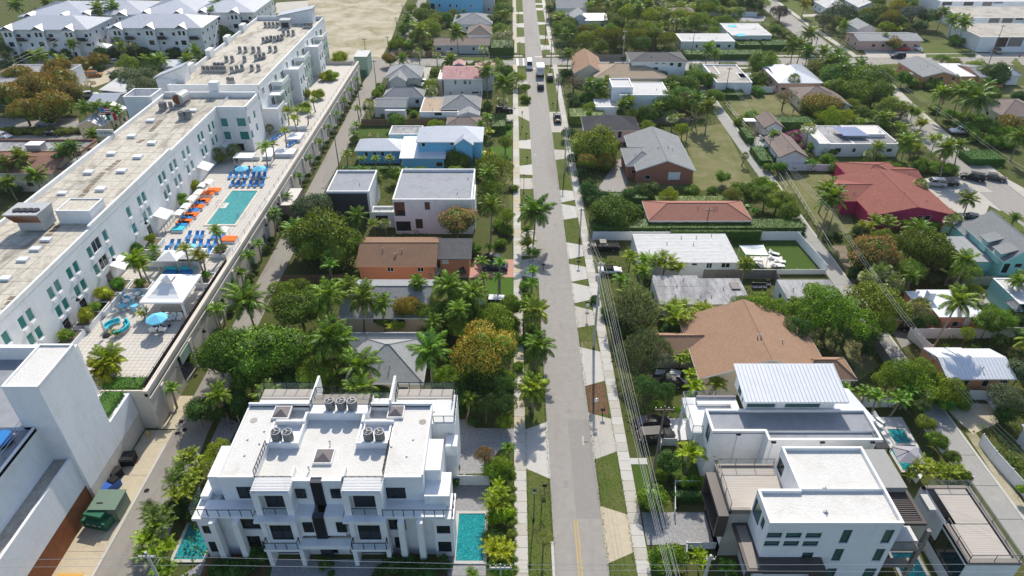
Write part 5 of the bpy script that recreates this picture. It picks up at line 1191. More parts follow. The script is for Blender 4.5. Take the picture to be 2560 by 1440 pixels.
house('white_roofed_house','pale roofed house among trees at the top of the photo right of centre','house','pale roofed house at the top',[(RC(1090,1290,62,5,3.4),3.4,D(roof='hip',h=1.8,roofm='light_membrane',auto=True)),(RC(1330,1500,55,-5,3.4),3.4,D(roof='gy',h=2,roofm='light_membrane'))])
house('small_gabled_house','small house with light gabled roof under dark trees behind the long pinkish house','house','small light gabled house',[(RC(1325,1470,218,165,3.3),3.3,D(roof='gy',h=1.6,roofm='light_grey_shingle'))])
house('brown_roofed_house','brown roofed house beside a white wall at the far upper middle','house','far brown roofed house',[(RC(-60,118,95,60,3.3),3.3,D(roof='hip',h=1.2,roofm='taupe_shingle',auto=True))])
# red house
crop(0,0,1)
rh=house('red_house','magenta walled house with sprawling dull red shingle roofs','house','magenta walled house',[
 (RC(2178,2396,540,440,3.3),3.3,D(roof='gy',h=1.9,roofm='red_shingle',wall='magenta_wall',wn=[(2299,551,1.0,2.0,'wood_dark'),(2320,545,1.1,1.1)],vents=2,fas='magenta_wall')),
 (RC(2105,2230,503,448,3.2),3.2,D(roof='gx',h=1.2,roofm='red_shingle',wall='magenta_wall',fas='magenta_wall',auto=True)),
 (RC(2140,2285,462,405,3.2),3.2,D(roof='hip',h=1.9,roofm='red_shingle',wall='magenta_wall',fas='magenta_wall')),
 (RC(2240,2310,450,418,3.1),3.1,D(roof='gx',h=.9,roofm='red_shingle',wall='magenta_wall',fas='magenta_wall'))])
house('terracotta_roofed_house','low house with terracotta shingle hip roof between clipped hedges','house','terracotta roofed house',[(RC(1622,1882,552,502,3.1),3.1,D(roof='hip',h=1.6,roofm='terracotta_shingle',wall='cream_wall',vents=3,auto=True))])
crop(1700,480,2.977)
gh=house('pale_flat_house','pale blue grey house with pale seamed flat roof beside a fenced turf yard','house','pale flat roofed house',[(RC(-293,450,525,308,3.2),3.2,D(roof='flat',roofm='light_membrane',par=.05,wall='pale_wall',wn=[(108,540,1,.5),(218,550,1.0,1.1,'dark_glass',1),(340,548,1.5,1.0,'dark_glass',1),(400,560,.7,1.8,'white_fabric')],vents=6,oh=0))])
for i in range(9):
 r=RC(-293,450,525,308,3.2); y=r[2]+.4+i*(r[3]-r[2]-.8)/8; bx('roof_seam','white_trim',r[0]+.3,r[1]-2,y-.04,y+.04,3.15,3.175,gh)
dh=house('dark_flat_house','house with large dark stained flat roof directly in front of the pale flat roofed house','house','dark stained flat roofed house',[(RC(-150,540,835,640,3.1),3.1,D(roof='flat',roofm='old_membrane',par=.04,wall='pale_wall',vents=5)),(RC(-180,160,700,618,3.12),3.12,D(roof='flat',roofm='old_membrane',par=.04,vents=1))])
p=G(408,700,3.2); MB().box(p.x-.7,p.x+.7,p.y-.9,p.y+.9,3.1,3.3).build('skylight','skylight',dh)
house('small_flat_building','narrow building with dark flat roof beside the right alley under airy trees','house','narrow dark flat roofed building',[(RC(800,1215,790,650,3.1),3.1,D(roof='flat',roofm='old_membrane',par=.04,wall='pale_wall',auto=True,vents=2))])
house('brown_shingled_house','cream house with big light brown shingle gable and lower side wings','house','big light brown shingled house',[
 (RC(140,1150,1390,935,3.4),3.4,D(roof='gy',h=3.4,roofm='light_brown_shingle',wall='cream_wall',vents=3,wn=[('w',19.5,1.5,1.3,1.2)])),
 (RC(-190,200,1205,1048,3.0),3.0,D(roof='gx',h=1.4,roofm='light_brown_shingle',wall='cream_wall',vents=0,auto=True)),
 (RC(900,1322,1398,1228,3.0),3.0,D(roof='hip',h=1.5,roofm='light_brown_shingle',wall='cream_wall',vents=0,auto=True))])
house('teal_house','aqua green house with grey roofs and two dormers at the right','house','aqua dormered house',[
 (RC(2410,2760,520,250,4.6),4.6,D(roof='gy',h=3.2,roofm='grey_shingle',wall='aqua_wall',wn=[(2520,550,1.3,.9),(2425,570,1.2,2.0)],vents=1)),
 (RC(2150,2430,520,330,3.2),3.2,D(roof='shed_w',h=-.0,roofm='light_grey_shingle',wall='aqua_wall',wn=[(2200,560,1,1)],vents=0)),
 (RC(2130,2400,330,225,3.4),3.4,D(roof='hip',h=2.0,roofm='grey_shingle',wall='aqua_wall',vents=0)),
 (RC(2290,2420,375,320,5.6),5.6,D(roof='shed_e',h=.9,roofm='grey_shingle',wall='aqua_wall',ww=[(2285,345,1.6,.7)],vents=0,z0=3.4)),(RC(2390,2510,465,405,5.6),5.6,D(roof='shed_e',h=.9,roofm='grey_shingle',wall='aqua_wall',ww=[(2375,425,1.6,.7)],vents=0,z0=3.4))])
house('white_roofed_red_house','brick red house with bright white flat roof behind a tall palm','house','white roofed red house',[(RC(1930,2290,930,725,3.1),3.1,D(roof='flat',roofm='white_metal_roof',par=.04,wall='salmon_wall',wn=[(2050,985,1,1),(2140,960,1,1.8,'white_fabric')],vents=1)),(RC(1740,1960,815,735,3.06),3.06,D(roof='flat',roofm='white_metal_roof',par=.04,wall='salmon_wall',vents=1))])
p=G(1850,800,3.1); MB().box(p.x-.5,p.x+.5,p.y-.5,p.y+.5,3.1,4.6).build('chimney','white_wall',bpy.data.objects['white_roofed_red_house'])
house('metal_roofed_orange_house','orange house under white ribbed metal roofs beside the right alley','house','orange white metal roofed house',[
 (RC(1990,2510,1392,1165,3.2),3.2,D(roof='gx',h=1.1,roofm='white_metal_roof',wall='orange_wall',seams=.5,wn=[(2130,1425,.8,1.1),(2280,1415,.9,1.8),(2430,1405,1.6,1.2)],vents=1)),
 (RC(1880,2170,1245,1155,3.1),3.1,D(roof='flat',roofm='white_metal_roof',par=.04,wall='orange_wall',vents=1))])
house('aqua_house','small part of an aqua house with grey flat roof at the right edge','house','aqua house at the right edge',[(RC(2530,2800,830,640,3.6),3.6,D(roof='flat',roofm='light_membrane',wall='aqua_wall',wn=[(2545,850,1.3,1.4)],par=.1)),(RC(2505,2560,872,800,3.3),3.0,D(roof='hip',h=.8,roofm='grey_shingle',wall='aqua_wall',vents=0))])
# upper left
crop(0,0,2.977)
house('flat_commercial_building','low commercial building with grey brown flat roof at the left edge behind amber trees','building','left flat commercial building',[(RC(-250,290,655,478,5),5,D(roof='flat',roofm='old_membrane',par=.2,wall='white_wall'))])
house('tile_roofed_restaurant','cream building with brown tiled roof and arched front left of the hotel','building','brown tiled restaurant',[(RC(-200,395,1290,1125,4.4),4.4,D(roof='gx',h=1.5,roofm='tile_brown',wall='cream_wall',seams=.45,auto=True,vents=0)),(RC(-200,600,1125,1035,5),5,D(roof='flat',roofm='old_membrane',par=.5,wall='cream_wall',trim='tile_brown')),(RC(300,600,1250,1100,4.6),4.6,D(roof='flat',roofm='old_membrane',par=.5,wall='cream_wall',trim='tile_brown',wn=[(350,1290,1.6,2.6,'wood_dark'),(400,1275,1.6,2.6,'wood_dark')]))])
p=G(272,1100,5.2); rt=thing('rooftop_unit','pale boxy air conditioner on the brown tiled restaurant roof','air conditioner',(p.x,p.y,4.5)); MB().box(p.x-1.6,p.x+1.6,p.y-1.1,p.y+1.1,4.5,6.2).build('casing','ac_metal',rt); MB().box(p.x-1.7,p.x+1.7,p.y-1.2,p.y+1.2,6.2,6.3).build('lid','white_trim',rt)
house('metal_roofed_row','narrow building with patchwork blue grey metal roofs left of the hotel','building','patchwork metal roofed building',[(RC(560,760,940,800,4),4,D(roof='gy',h=1.6,roofm='grey_metal_roof',wall='cream_wall',seams=.6,auto=True,vents=0)),(RC(640,850,770,690,4),4,D(roof='gx',h=1,roofm='grey_metal_roof',seams=.6,vents=0)),(RC(740,940,690,600,4),4,D(roof='shed_w',h=.8,roofm='light_membrane',vents=1))])
house('white_roofed_shop','low white roofed building behind palms left of the apartment block','building','white roofed shop',[(RC(1200,1400,495,440,4),4,D(roof='gx',h=1,roofm='white_metal_roof'))])
def tent(name,label,px,py,z,s,top=1.2):
 p=G(px,py,z); t=thing(name,label,'tent',(p.x,p.y,0)); x,y=p.x,p.y
 mb=MB(); C=[(x-s,y-s,z),(x+s,y-s,z),(x+s,y+s,z),(x-s,y+s,z)]
 for i in range(4): mb.poly([C[i],C[(i+1)%4],(x,y,z+top)])
 mb.build('roof','white_fabric',t)
 for a,b_ in ((-1,-1),(1,-1),(1,1),(-1,1)): MB().cyl(x+a*s*.93,y+b_*s*.93,0,z,.06,n=6).build('post','white_plastic',t)
tent('garden_tent','small white pyramid tent beside the near townhouses',768,345,3,2.4)
def townhouse(label,xl,xr,yn,yf,short,z=9.5,z2=None):
 r=RC(xl,xr,yn,yf,z); root=house('townhouse_row',label,'townhouse',short,[(r,z,D(roof='hip',h=2.6,roofm='silver_roof',wall='white_wall',seams=.9,vents=0,auto=True,oh=.8))])
 n_=max(2,int((r[1]-r[0])/9)); 
 for i in range(n_):
  x=r[0]+(i+.35)*(r[1]-r[0])/n_; y=r[2]+.8
  # projecting gabled bay with a porch and balcony
  box_walls(root,x-1.9,x+1.9,y-1.2,y-.01,0,z-.3,'white_wall',wn=[('w',x-.7,z-1.6,1,1.5),('w',x+.7,z-1.6,1,1.5),('w',x,4.9,1.8,1.6),('w',x,1.4,1.4,2.2)],name='bay')
  slabs([[(x-2.3,y-1.6,z-.3),(x,y-1.6,z+1.1),(x,y+2.6,z+1.1),(x-2.3,y+2.6,z-.3)],[(x,y-1.6,z+1.1),(x+2.3,y-1.6,z-.3),(x+2.3,y+2.6,z-.3),(x,y+2.6,z+1.1)]]).build('bay_roof','silver_roof',root)
  MB().box(x+2.3,x+5,y-1.4,y,5.9,6.1).box(x+2.3,x+5,y-1.4,y-1.35,6.1,7).build('balcony','black_metal',root)
 return root
townhouse('nearer left row of white townhouses with silver metal hip roof','' and 0 or -30,650,220,130,'near left townhouses')
townhouse('nearer right row of white townhouses behind grey green street trees',780,1500,208,118,'near right townhouses')
townhouse('white townhouse row at the far top left with pale sunlit roof',130,640,122,10,'far left townhouses')
townhouse('white townhouse row in the middle of the upper left group',545,1075,108,10,'middle townhouses')
townhouse('white townhouse row above the near right townhouses at the top edge',1000,1480,102,-10,'top right townhouses')
townhouse('white townhouse row nearest the apartment block at the top',1420,1890,92,-25,'townhouses beside the apartment block')
# ---------------- near left: white duplex ----------------
random.seed(9)
dx=thing('white_duplex','large white three storey duplex with flat roofs, black railings and a dark central strip','house',(-19,45,0))
LM.append(('white duplex',-30,-9,43,58))
crop(480,940,2.88)
def B(name,m,*a,t=None):
 if name in('parapet',):
  mb=MB()
  for i in range(0,len(a),6): mb.box(*a[i:i+6])
  return mb.build(name,m,t or dx)
 for i in range(0,len(a),6): o=MB().box(*a[i:i+6]).build(name,m,t or dx)
 return o
def rail(root,pts,z,m='black_metal',h=1.0,step=1.15,glass=True,bars=0):
 # black handrail with posts, glass infill
 for (xa,ya),(xb,yb) in zip(pts[:-1],pts[1:]):
  L=math.hypot(xb-xa,yb-ya); n_=max(1,round(L/step)); mb=MB(); mb.tube([(xa,ya,z+h),(xb,yb,z+h)],.05,4)
  for i in range(n_+1):
   x=xa+(xb-xa)*i/n_; y=ya+(yb-ya)*i/n_; mb.tube([(x,y,z),(x,y,z+h)],.045,4)
  for i in range(bars): zz=z+h*(i+.6)/(bars+.6); mb.tube([(xa,ya,zz),(xb,yb,zz)],.018,4)
  mb.build('railing',m,root)
  if glass: MB().poly([(xa,ya,z+.06),(xb,yb,z+.06),(xb,yb,z+h-.05),(xa,ya,z+h-.05)]).build('glass_panel','clear_rail',root)
RZ=10.6
gx=lambda px,py,z: G(px,py,z).x
xl=gx(180,728,RZ); xr=gx(1660,733,RZ); YF=46.0; YB=G(500,215,RZ).y
ca,cb=gx(700,742,RZ),gx(1088,742,RZ)             # central part
WD='dark_glass'
# upper storey
box_walls(dx,xl,xr,YF,YB,7.0,RZ,'white_wall',wn=[(395,842,1.9,1.9,WD,1),(1448,845,2.6,1.8,WD,1),],we=[(1750,500,1.4,1.6,WD),(1715,560,1.2,1.6,WD)],frame='black_metal',depth=.2)
b1,b2_=gx(445,735,RZ),gx(1375,735,RZ)
l1=gx(530,500,RZ)
# roof decks: side roofs, sunken centre
B('roof','white_roof',xl+.15,b1,YF+.1,YB,RZ-.25,RZ-.12, b2_,xr-.15,YF+.1,YB,RZ-.25,RZ-.12)
B('sunken_roof','white_roof',b1,b2_,YF+.1,YB,RZ-.9,RZ-.75)
B('parapet','white_trim',xl-.03,b1,YF-.03,YF+.15,RZ-.25,RZ+.03, b2_,xr+.03,YF-.03,YF+.15,RZ-.25,RZ+.03, xl-.03,xl+.15,YF+.15,YB,RZ-.25,RZ+.03, xr-.15,xr+.03,YF+.15,YB,RZ-.25,RZ+.2, ca,ca+.2,YF+.1,YF+1.4,RZ-.75,RZ+.02, cb-.2,cb,YF+.1,YF+1.4,RZ-.75,RZ+.02, xl,b1+3,YB,YB+.2,RZ-.25,RZ+.35,b2_-3,xr,YB,YB+.2,RZ-.25,RZ+.35, b1-.1,b1+.05,YF+.1,YB-3,RZ-.9,RZ,b2_-.05,b2_+.1,YF+.1,YB-3,RZ-.9,RZ)
rail(dx,[(b1,YF+.1),(b1,YF+4.2)],RZ-.1,bars=3,glass=False,step=.6,h=.9); rail(dx,[(b2_,YF+.1),(b2_,YF+4.2)],RZ-.1,bars=3,glass=False,step=.6,h=.9)
rail(dx,[(b1,YF+.05),(ca,YF+.05)],RZ-.75,bars=3,glass=False,h=.8,step=.8); rail(dx,[(cb,YF+.05),(b2_,YF+.05)],RZ-.75,bars=3,glass=False,h=.8,step=.8)
# equipment wells
def well(x0,x1,y0,y1,open_side=None):
 B('equipment_well','white_wall',x0,x1,y0,y0+.2,RZ-.75,RZ+.1, x0,x0+.2,y0+.2,y1,RZ-.75,RZ+.1, x1-.2,x1,y0+.2,y1,RZ-.75,RZ+.1, x0+.2,x1-.2,y0+.2,y1,RZ-.75,RZ-.3)
wy=G(600,488,RZ).y
well(gx(525,490,RZ),gx(765,490,RZ),wy,wy+3.2); well(gx(1178,490,RZ),gx(1412,490,RZ),wy,wy+3.2)
B('roof_stair_wall','white_wall',gx(620,320,RZ),gx(800,320,RZ),G(0,345,RZ).y,G(0,345,RZ).y+.25,RZ-.2,RZ+.4, gx(1255,315,RZ),gx(1460,315,RZ),G(0,345,RZ).y,G(0,345,RZ).y+.25,RZ-.2,RZ+.4)
k=0
for x,y,l in ((615,465,'round topped condenser on the left side of the white duplex roof, nearer its edge'),(698,468,'condenser beside the edge one on the left side of the white duplex roof'),(1273,465,'condenser on the right side of the duplex roof, nearer the middle'),(1355,465,'condenser on the right side of the duplex roof, nearer its edge')):
 p=G(x,y,RZ-.3); ac_tower(l,p.x,p.y+.1,RZ-.3,1.0,1.35)
yb=G(0,285,RZ+.0).y
B('back_platform','white_wall',gx(832,290,RZ),gx(1275,290,RZ),yb,yb+.3,RZ-.75,RZ+.35, gx(832,290,RZ),gx(1275,290,RZ),yb+.3,yb+3.2,RZ-.3,RZ+.1,gx(815,290,RZ),gx(832,290,RZ),wy+3,yb+.3,RZ-.75,RZ+.3,gx(1232,290,RZ),gx(1250,290,RZ),wy+3,yb+.3,RZ-.75,RZ+.3)
for x,l in ((985,'leftmost of the three condensers at the back of the duplex roof'),(1068,'middle one of the three condensers at the back of the duplex roof'),(1146,'rightmost of the three condensers at the back of the duplex roof')):
 ac_tower(l,gx(x,270,RZ+.3),yb+.95,RZ+.12,1.0,1.3)
x0,x1=gx(860,250,RZ),gx(1280,250,RZ)
for i in range(9): bx('slat','deck_board',x0,x1,yb+1.7+i*.17,yb+1.8+i*.17,RZ+.12,RZ+.2,dx)
rail(dx,[(x0,yb+.4),(x0,yb+3.4),(x1,yb+3.4),(x1,yb+.4)],RZ+.1,bars=3,glass=False,step=1.0)
for x,y,s in ((650,272,.95),(1470,268,.9),(953,588,1.0)):
 z=RZ-.1 if y<500 else RZ-.75; p=G(x,y,z)
 MB().box(p.x-s,p.x+s,p.y-s,p.y+s,z,z+.3).build('skylight_curb','white_trim',dx); mb=MB(); C=[(p.x-s*.9,p.y-s*.9,z+.31),(p.x+s*.9,p.y-s*.9,z+.31),(p.x+s*.9,p.y+s*.9,z+.31),(p.x-s*.9,p.y+s*.9,z+.31)]
 for i in range(4): mb.poly([C[i],C[(i+1)%4],(p.x,p.y,z+.75)])
 mb.build('skylight','skylight',dx)
for x,y in ((400,460),(520,400),(485,490),(378,575),(1592,460),(1435,510),(1545,580),(990,470),(838,655)): p=G(x,y,RZ-.1); vent(dx,p.x,p.y,RZ-.5)
for x,y in ((445,318),(1660,330)): p=G(x,y,RZ-.1); MB().cyl(p.x,p.y,RZ-.12,RZ-.1,.4,n=12).build('drain','gravel_roof',dx)
# rear terraces with side fins
for a,b_,fin in ((440,868,870),(1450,1870,1435)):
 X0,X1=gx(a,210,RZ),gx(b_,210,RZ); y0=YB+.2; y1=G(0,88,9.8).y
 B('rear_terrace','white_wall',X0,X1,y0,y1,0,9.5); 
 MB().box(X0,X1,y0,y0+(y1-y0)*.55,9.5,9.56).build('terrace_floor','terrace_floor',dx)
 n_=16
 for i in range(n_): yy_=y0+(y1-y0)*(.56+.43*i/n_); bx('slat','deck_board',X0+.05,X1-.05,yy_,yy_+.12,9.55,9.66,dx)
 rail(dx,[(X0,y0+1.5),(X0,y1),(X1,y1),(X1,y0+1.5)],9.7,step=1.3)
 xf=gx(fin,200,RZ); B('fin_wall','white_trim',xf-.12,xf+.12,y0-.3,y1+.2,9.3,11.6)
B('mid_terrace','white_wall',gx(868,210,RZ),gx(1440,210,RZ),YB+.2,YB+3.0,0,8.9); rail(dx,[(gx(1000,160,9),YB+3),(gx(1440,160,9),YB+3)],8.9,step=1.4)
# right side stepped boxes
XR=xr
B('side_box','white_wall',XR+.02,XR+1.6,YF+1.5,YF+5.8,0,9.9, XR+.03,XR+2.6,YF-.5,YF+2.6,0,8.3, XR+1.61,XR+2.9,YF+6.5,YF+8.2,6.5,8.0, XR+.02,XR+2.6,YB-1.6,YB+3.0,0,9.42)
B('side_terrace','terrace_floor',XR+.2,XR+2.5,YB-1.5,YB+2.9,9.42,9.58); rail(dx,[(XR+2.55,YB+3),(XR+2.55,YB-1.5),(XR+.2,YB-1.5)],9.5)
B('left_box','white_wall',xl-1.5,xl-.02,YF+.8,YF+5,0,9.7, xl-2.6,xl-1.52,YF+.2,YF+4,0,7.4)
# lower storeys wall at Y=44.5
LY=44.5; lx0,lx1=xl-.6,xr+.9
box_walls(dx,lx0,lx1,LY,YF+8,0,7.0,'white_wall',wn=[(430,1068,2.2,1.7,WD,1),(1450,1072,2.6,1.7,WD,1),(450,1195,1.4,2.0,WD),(1505,1202,1.3,2.0,WD),(678,1290,4.4,2.3,'garage'),(1290,1292,4.4,2.3,'garage'),(1020,1300,1.2,2.2,WD)],frame='black_metal',depth=.22)
B('terrace_slab','white_wall',lx0-1.2,gx(440,990,7.1),43.9,YF,6.85,7.1, gx(1375,990,7.1),lx1+1.3,43.9,YF,6.85,7.1)
# bays: frames with recessed windows
for a,b_ in ((418,700),(1072,1362)):
 X0=gx(a,845,10.4); X1=gx(b_,845,10.4); Y0=44.1; Y1=YF-.02
 B('bay_frame','white_wall',X0,X0+.7,Y0,Y1,7.1,10.1, X1-.7,X1,Y0,Y1,7.1,10.1, X0,X1,Y0,Y1,10.1,10.4, X0-.15,X1+.15,43.3,Y1,6.75,7.09)
 box_walls(dx,X0+.7,X1-.7,Y0+.9,Y1,7.1,10.1,'white_wall',wn=[((a+b_)/2+45,902,3.3,2.1,WD,1)],frame='black_metal',name='bay_wall',pix=True)
 rail(dx,[(X0+.7,Y0+.05),(X1-.7,Y0+.05)],7.1,h=.95)
 n_=9
 for i in range(n_): bx('pergola_slat','white_trim',X0,X1,Y0+.15+i*.19,Y0+.24+i*.19,10.55,10.65,dx)
 B('pergola_beam','white_trim',X0,X0+.12,Y0,Y1,10.4,10.54,X1-.12,X1,Y0,Y1,10.4,10.54)
 Xa,Xb=X0+.4,X1+.2
 box_walls(dx,Xa+.5,Xb-.5,43.6,LY-.03,3.5,6.74,'white_wall',wn=[('w',(Xa+Xb)/2,4.95,(Xb-Xa)*.6,2.4,WD,1)],frame='black_metal',name='bay_wall'); B('balcony_slab','white_wall',Xa,Xb,42.6,LY-.02,3.2,3.5, Xa,Xa+.5,43.4,LY-.02,3.5,6.75, Xb-.5,Xb,43.4,LY-.02,3.5,6.75)
 rail(dx,[(Xa+.15,43.35),(Xa+.15,42.68),(Xb-.15,42.68),(Xb-.15,43.35)],3.5,h=1.0)
 B('garage_pier','white_wall',Xa-.1,Xa+.35,43.1,LY-.02,0,3.19, Xb-.35,Xb+.1,43.1,LY-.02,0,3.19)
# fins / columns
for px_ in (1545,1675): X=gx(px_,1330,0); B('column','white_trim',X-.3,X+.3,43.25,43.95,0,6.84)
for px_ in (262,420): X=gx(px_,1330,0); B('column','white_trim',X-.3,X+.3,43.25,43.95,0,6.84)
xa,xb=gx(130,1075,5.5),gx(1800,1075,5.5)
box_walls(dx,lx1+.02,lx1+2.0,44.2,47,0,6.4,'white_wall',wn=[('w',lx1+1.0,4.6,1.4,1.3,WD),('w',lx1+1.0,1.7,1.4,1.8,WD)],frame='black_metal',name='end_wing'); B('wing_cap','white_trim',lx1-.1,lx1+2.2,43.9,47.1,6.4,6.75)
box_walls(dx,lx0-2.0,lx0-.02,44.2,47,0,6.4,'white_wall',wn=[('w',lx0-1.0,4.6,1.4,1.3,WD),('w',lx0-1.0,1.7,1.4,1.8,WD)],frame='black_metal',name='end_wing'); B('wing_cap','white_trim',lx0-2.2,lx0+.1,43.9,47.1,6.4,6.75)
rail(dx,[(lx0-2.2,47),(lx0-2.2,44.0),(lx0-.4,44.0),(lx0-.4,43.95),(gx(442,930,7.9),43.95)],7.1); rail(dx,[(gx(1380,990,7.1),43.95),(lx1+.3,43.95),(lx1+2.1,43.95),(lx1+2.1,47)],7.1)
# dark central strip
xc=gx(888,765,10.5); B('centre_wall','white_wall',ca+.2,xc-.57,YF-.5,YF-.03,7.01,RZ+.02,xc+.57,cb-.2,YF-.5,YF-.03,7.01,RZ+.02); B('dark_strip','dark_clad',xc-.55,xc+.55,YF-.62,YF-.03,7.02,RZ-.1,xc-.55,xc+.55,LY-.62,LY-.02,.02,7.0)
for i in range(20): bx('slat','black_metal',xc-.55,xc+.55,LY-.66,LY-.63,3.6+i*.17,3.68+i*.17,dx); bx('slat','black_metal',xc-.55,xc+.55,YF-.66,YF-.63,7.1+i*.165,7.18+i*.165,dx)
for px_ in (795,1045): X=onY(px_,875,YF-.5).x; window(dx,X,YF-.72,8.8,1.0,1.35,0,WD,'black_metal')
B('centre_block','white_wall',ca+.2,xc-.6,LY-.5,YF-.03,3.9,7.0, xc+.6,cb-.2,LY-.5,YF-.03,3.9,7.0)
for s,px_ in ((-1,828),(1,1070)): 
 X=onY(px_,1045,LY-.5).x; window(dx,X,LY-.72,5.4,1.0,1.5,0,WD,'black_metal')
xm0,xm1=gx(745,1200,3.4),gx(1148,1200,3.4); B('entry_canopy','white_wall',xm0,xm1,43.0,LY-.55,3.0,3.55)
for x,y in ((655,755),(1163,755),(766,792),(1027,792)): p=onY(x,y,YF); B('wall_light','lamp_glass',p.x-.3,p.x+.3,YF-.06,YF,p.z-.06,p.z+.06)
# low garden walls in front of the garages and the side gate
fence('garden_gate','white vinyl gate panel between the duplex and the pool hedge',[(G(1875,785).x,G(0,785).y),(G(2140,788).x,G(0,788).y)],1.7,'white_plastic',1.5,cat='gate')
fence('garden_fence','white vinyl fence leading from the left alley toward the duplex rear corner',[G(340,330)[:2],G(262,160)[:2]],1.8,'white_plastic',2.4)
fence('garden_fence','white vinyl fence beside the light green tree left of the duplex',[G(85,720)[:2],G(40,640)[:2]],1.8,'white_plastic',2.0)
def pool(label,x0,x1,y0,y1,z,m='pool_water',cop='new_concrete',w_=.35,name='swimming_pool',steps=None):
 t=thing(name,label,'swimming pool',((x0+x1)/2,(y0+y1)/2,z)); 
 MB().box(x0-w_,x1+w_,y0-w_,y0,z,z+.12).box(x0-w_,x1+w_,y1,y1+w_,z,z+.12).box(x0-w_,x0,y0,y1,z,z+.12).box(x1,x1+w_,y0,y1,z,z+.12).build('coping',cop,t)
 MB().poly([(x0,y0,z+.05),(x1,y0,z+.05),(x1,y1,z+.05),(x0,y1,z+.05)]).build('water',m,t); return t
r=RC(1898,2098,1336,995,0); pool('turquoise sparkling pool beside the tall clipped hedge right of the white duplex',*r,.02)
r=RC(-30,120,1325,1075,0); pool('turquoise pool half hidden at the left side of the white duplex',r[0]-1.5,r[1]-.6,r[2],r[3],.02)
# ---------------- near right: white villa with roof decks ----------------
crop(1650,940,2.813)
v1=thing('white_villa','white three storey villa with blinding white roof, brown frames and timber roof decks','house',(32,43,0)); LM.append(('white villa',20,48,38,52))
Z=10.8
mat('slab_grey',(.30,.30,.285),.8,.08)
def B1(name,m,*a,t=None): return B(name,m,*a,t=t or v1)
A=RC(775,1718,1032,795,Z); Bm=G(985,795,Z); Yf=G(0,497,Z).y
GG='green_glass'
wn=[(803,1122,1.5,.85,GG),(940,1123,1.5,.85,GG),(1080,1124,1.5,.85,GG),(785,1180,1.5,.85,GG),(922,1180,1.5,.85,GG),(1058,1181,1.5,.85,GG),(1306,1131,.9,2.1,GG),(1600,1131,.9,2.1,GG),(1249,1260,.9,2.0,GG),(1537,1260,.9,2.0,GG),(1030,1280,1.1,1.8,GG),(1195,1395,1.0,2.0,GG),(1467,1395,1.2,2.0,GG)]
# front part (full width) and back part (right of the step)
box_walls(v1,A[0],A[1],A[2],A[3],0,Z,'white_wall',wn=wn,ww=[(676,945,2.2,2.4,GG),(720,1035,.8,1.5,GG),(703,1100,.8,1.5,GG)],frame='black_metal',depth=.22)
box_walls(v1,Bm.x,A[1],A[3]+.01,Yf,0,Z-.01,'white_wall',ww=[(845,640,1.6,1.8,WD),(850,695,2.0,2.2,WD)],frame='black_metal',depth=.2)
B1('roof','white_roof',A[0]+.1,A[1]-.1,A[2]+.1,A[3]-.1,Z-.6,Z-.38, Bm.x+.1,A[1]-.1,A[3]-.1,Yf-.1,Z-.6,Z-.381)
B1('parapet','white_trim',A[0]-.03,A[1]+.03,A[2]-.03,A[2]+.22,Z-.4,Z+.02, A[0]-.03,A[0]+.22,A[2]+.22,A[3],Z-.4,Z+.03, A[0]+.22,Bm.x+.1,A[3]-.22,A[3]+.03,Z-.4,Z+.02, Bm.x-.03,Bm.x+.22,A[3]+.03,Yf,Z-.4,Z+.03, Bm.x+.22,A[1]-.22,Yf-.22,Yf+.03,Z-.4,Z+.02, A[1]-.22,A[1]+.03,A[2]+.22,Yf+.03,Z-.4,Z+.03)
for x,y in ((1160,795),(1165,960)): p=G(x,y,Z-.4); MB().cyl(p.x,p.y,Z-.4,Z-.25,.3,.12,10).cyl(p.x,p.y,Z-.25,Z,.07,n=8).build('roof_drain','steel',v1)
# left lower volume with timber deck
TZ=7.4; L=RC(487,650,950,640,TZ); lx=L[0]; 
box_walls(v1,lx,A[0]-.02,L[2],L[3]+.2,0,TZ-.02,'stone_wall',ww=[(420,1120,2,2.2,WD,1)],frame='black_metal',name='side_wing')
MB().box(lx,Bm.x-.02,A[3]+.03,L[3],0,TZ-.03).build('side_wing','white_wall',v1)
def boards(x0,x1,y0,y1,z,root,w_=.2,mm='deck_board',along='x'):
 y=y0
 while y<y1-w_*.5: bx('board',mm,x0,x1,y+.006,min(y+w_,y1)-.006,z,z+.04,root); y+=w_
boards(lx+.3,A[0]-.05,L[2]+.3,A[3],TZ,v1,.22); boards(lx+.3,Bm.x-.05,A[3],L[3],TZ,v1,.22)
B1('parapet','taupe_metal',lx-.05,lx+.25,L[2],L[3]+.2,TZ-.4,TZ+.25, lx+.25,A[0]-.04,L[2]-.05,L[2]+.25,TZ-.4,TZ+.25, lx+.25,Bm.x-.04,L[3],L[3]+.25,TZ-.4,TZ+.25)
rail(v1,[(lx+.1,L[2]+.1),(lx+.1,L[3]+.1),(Bm.x-.1,L[3]+.1)],TZ+.25,'taupe_metal',.9,2.0)
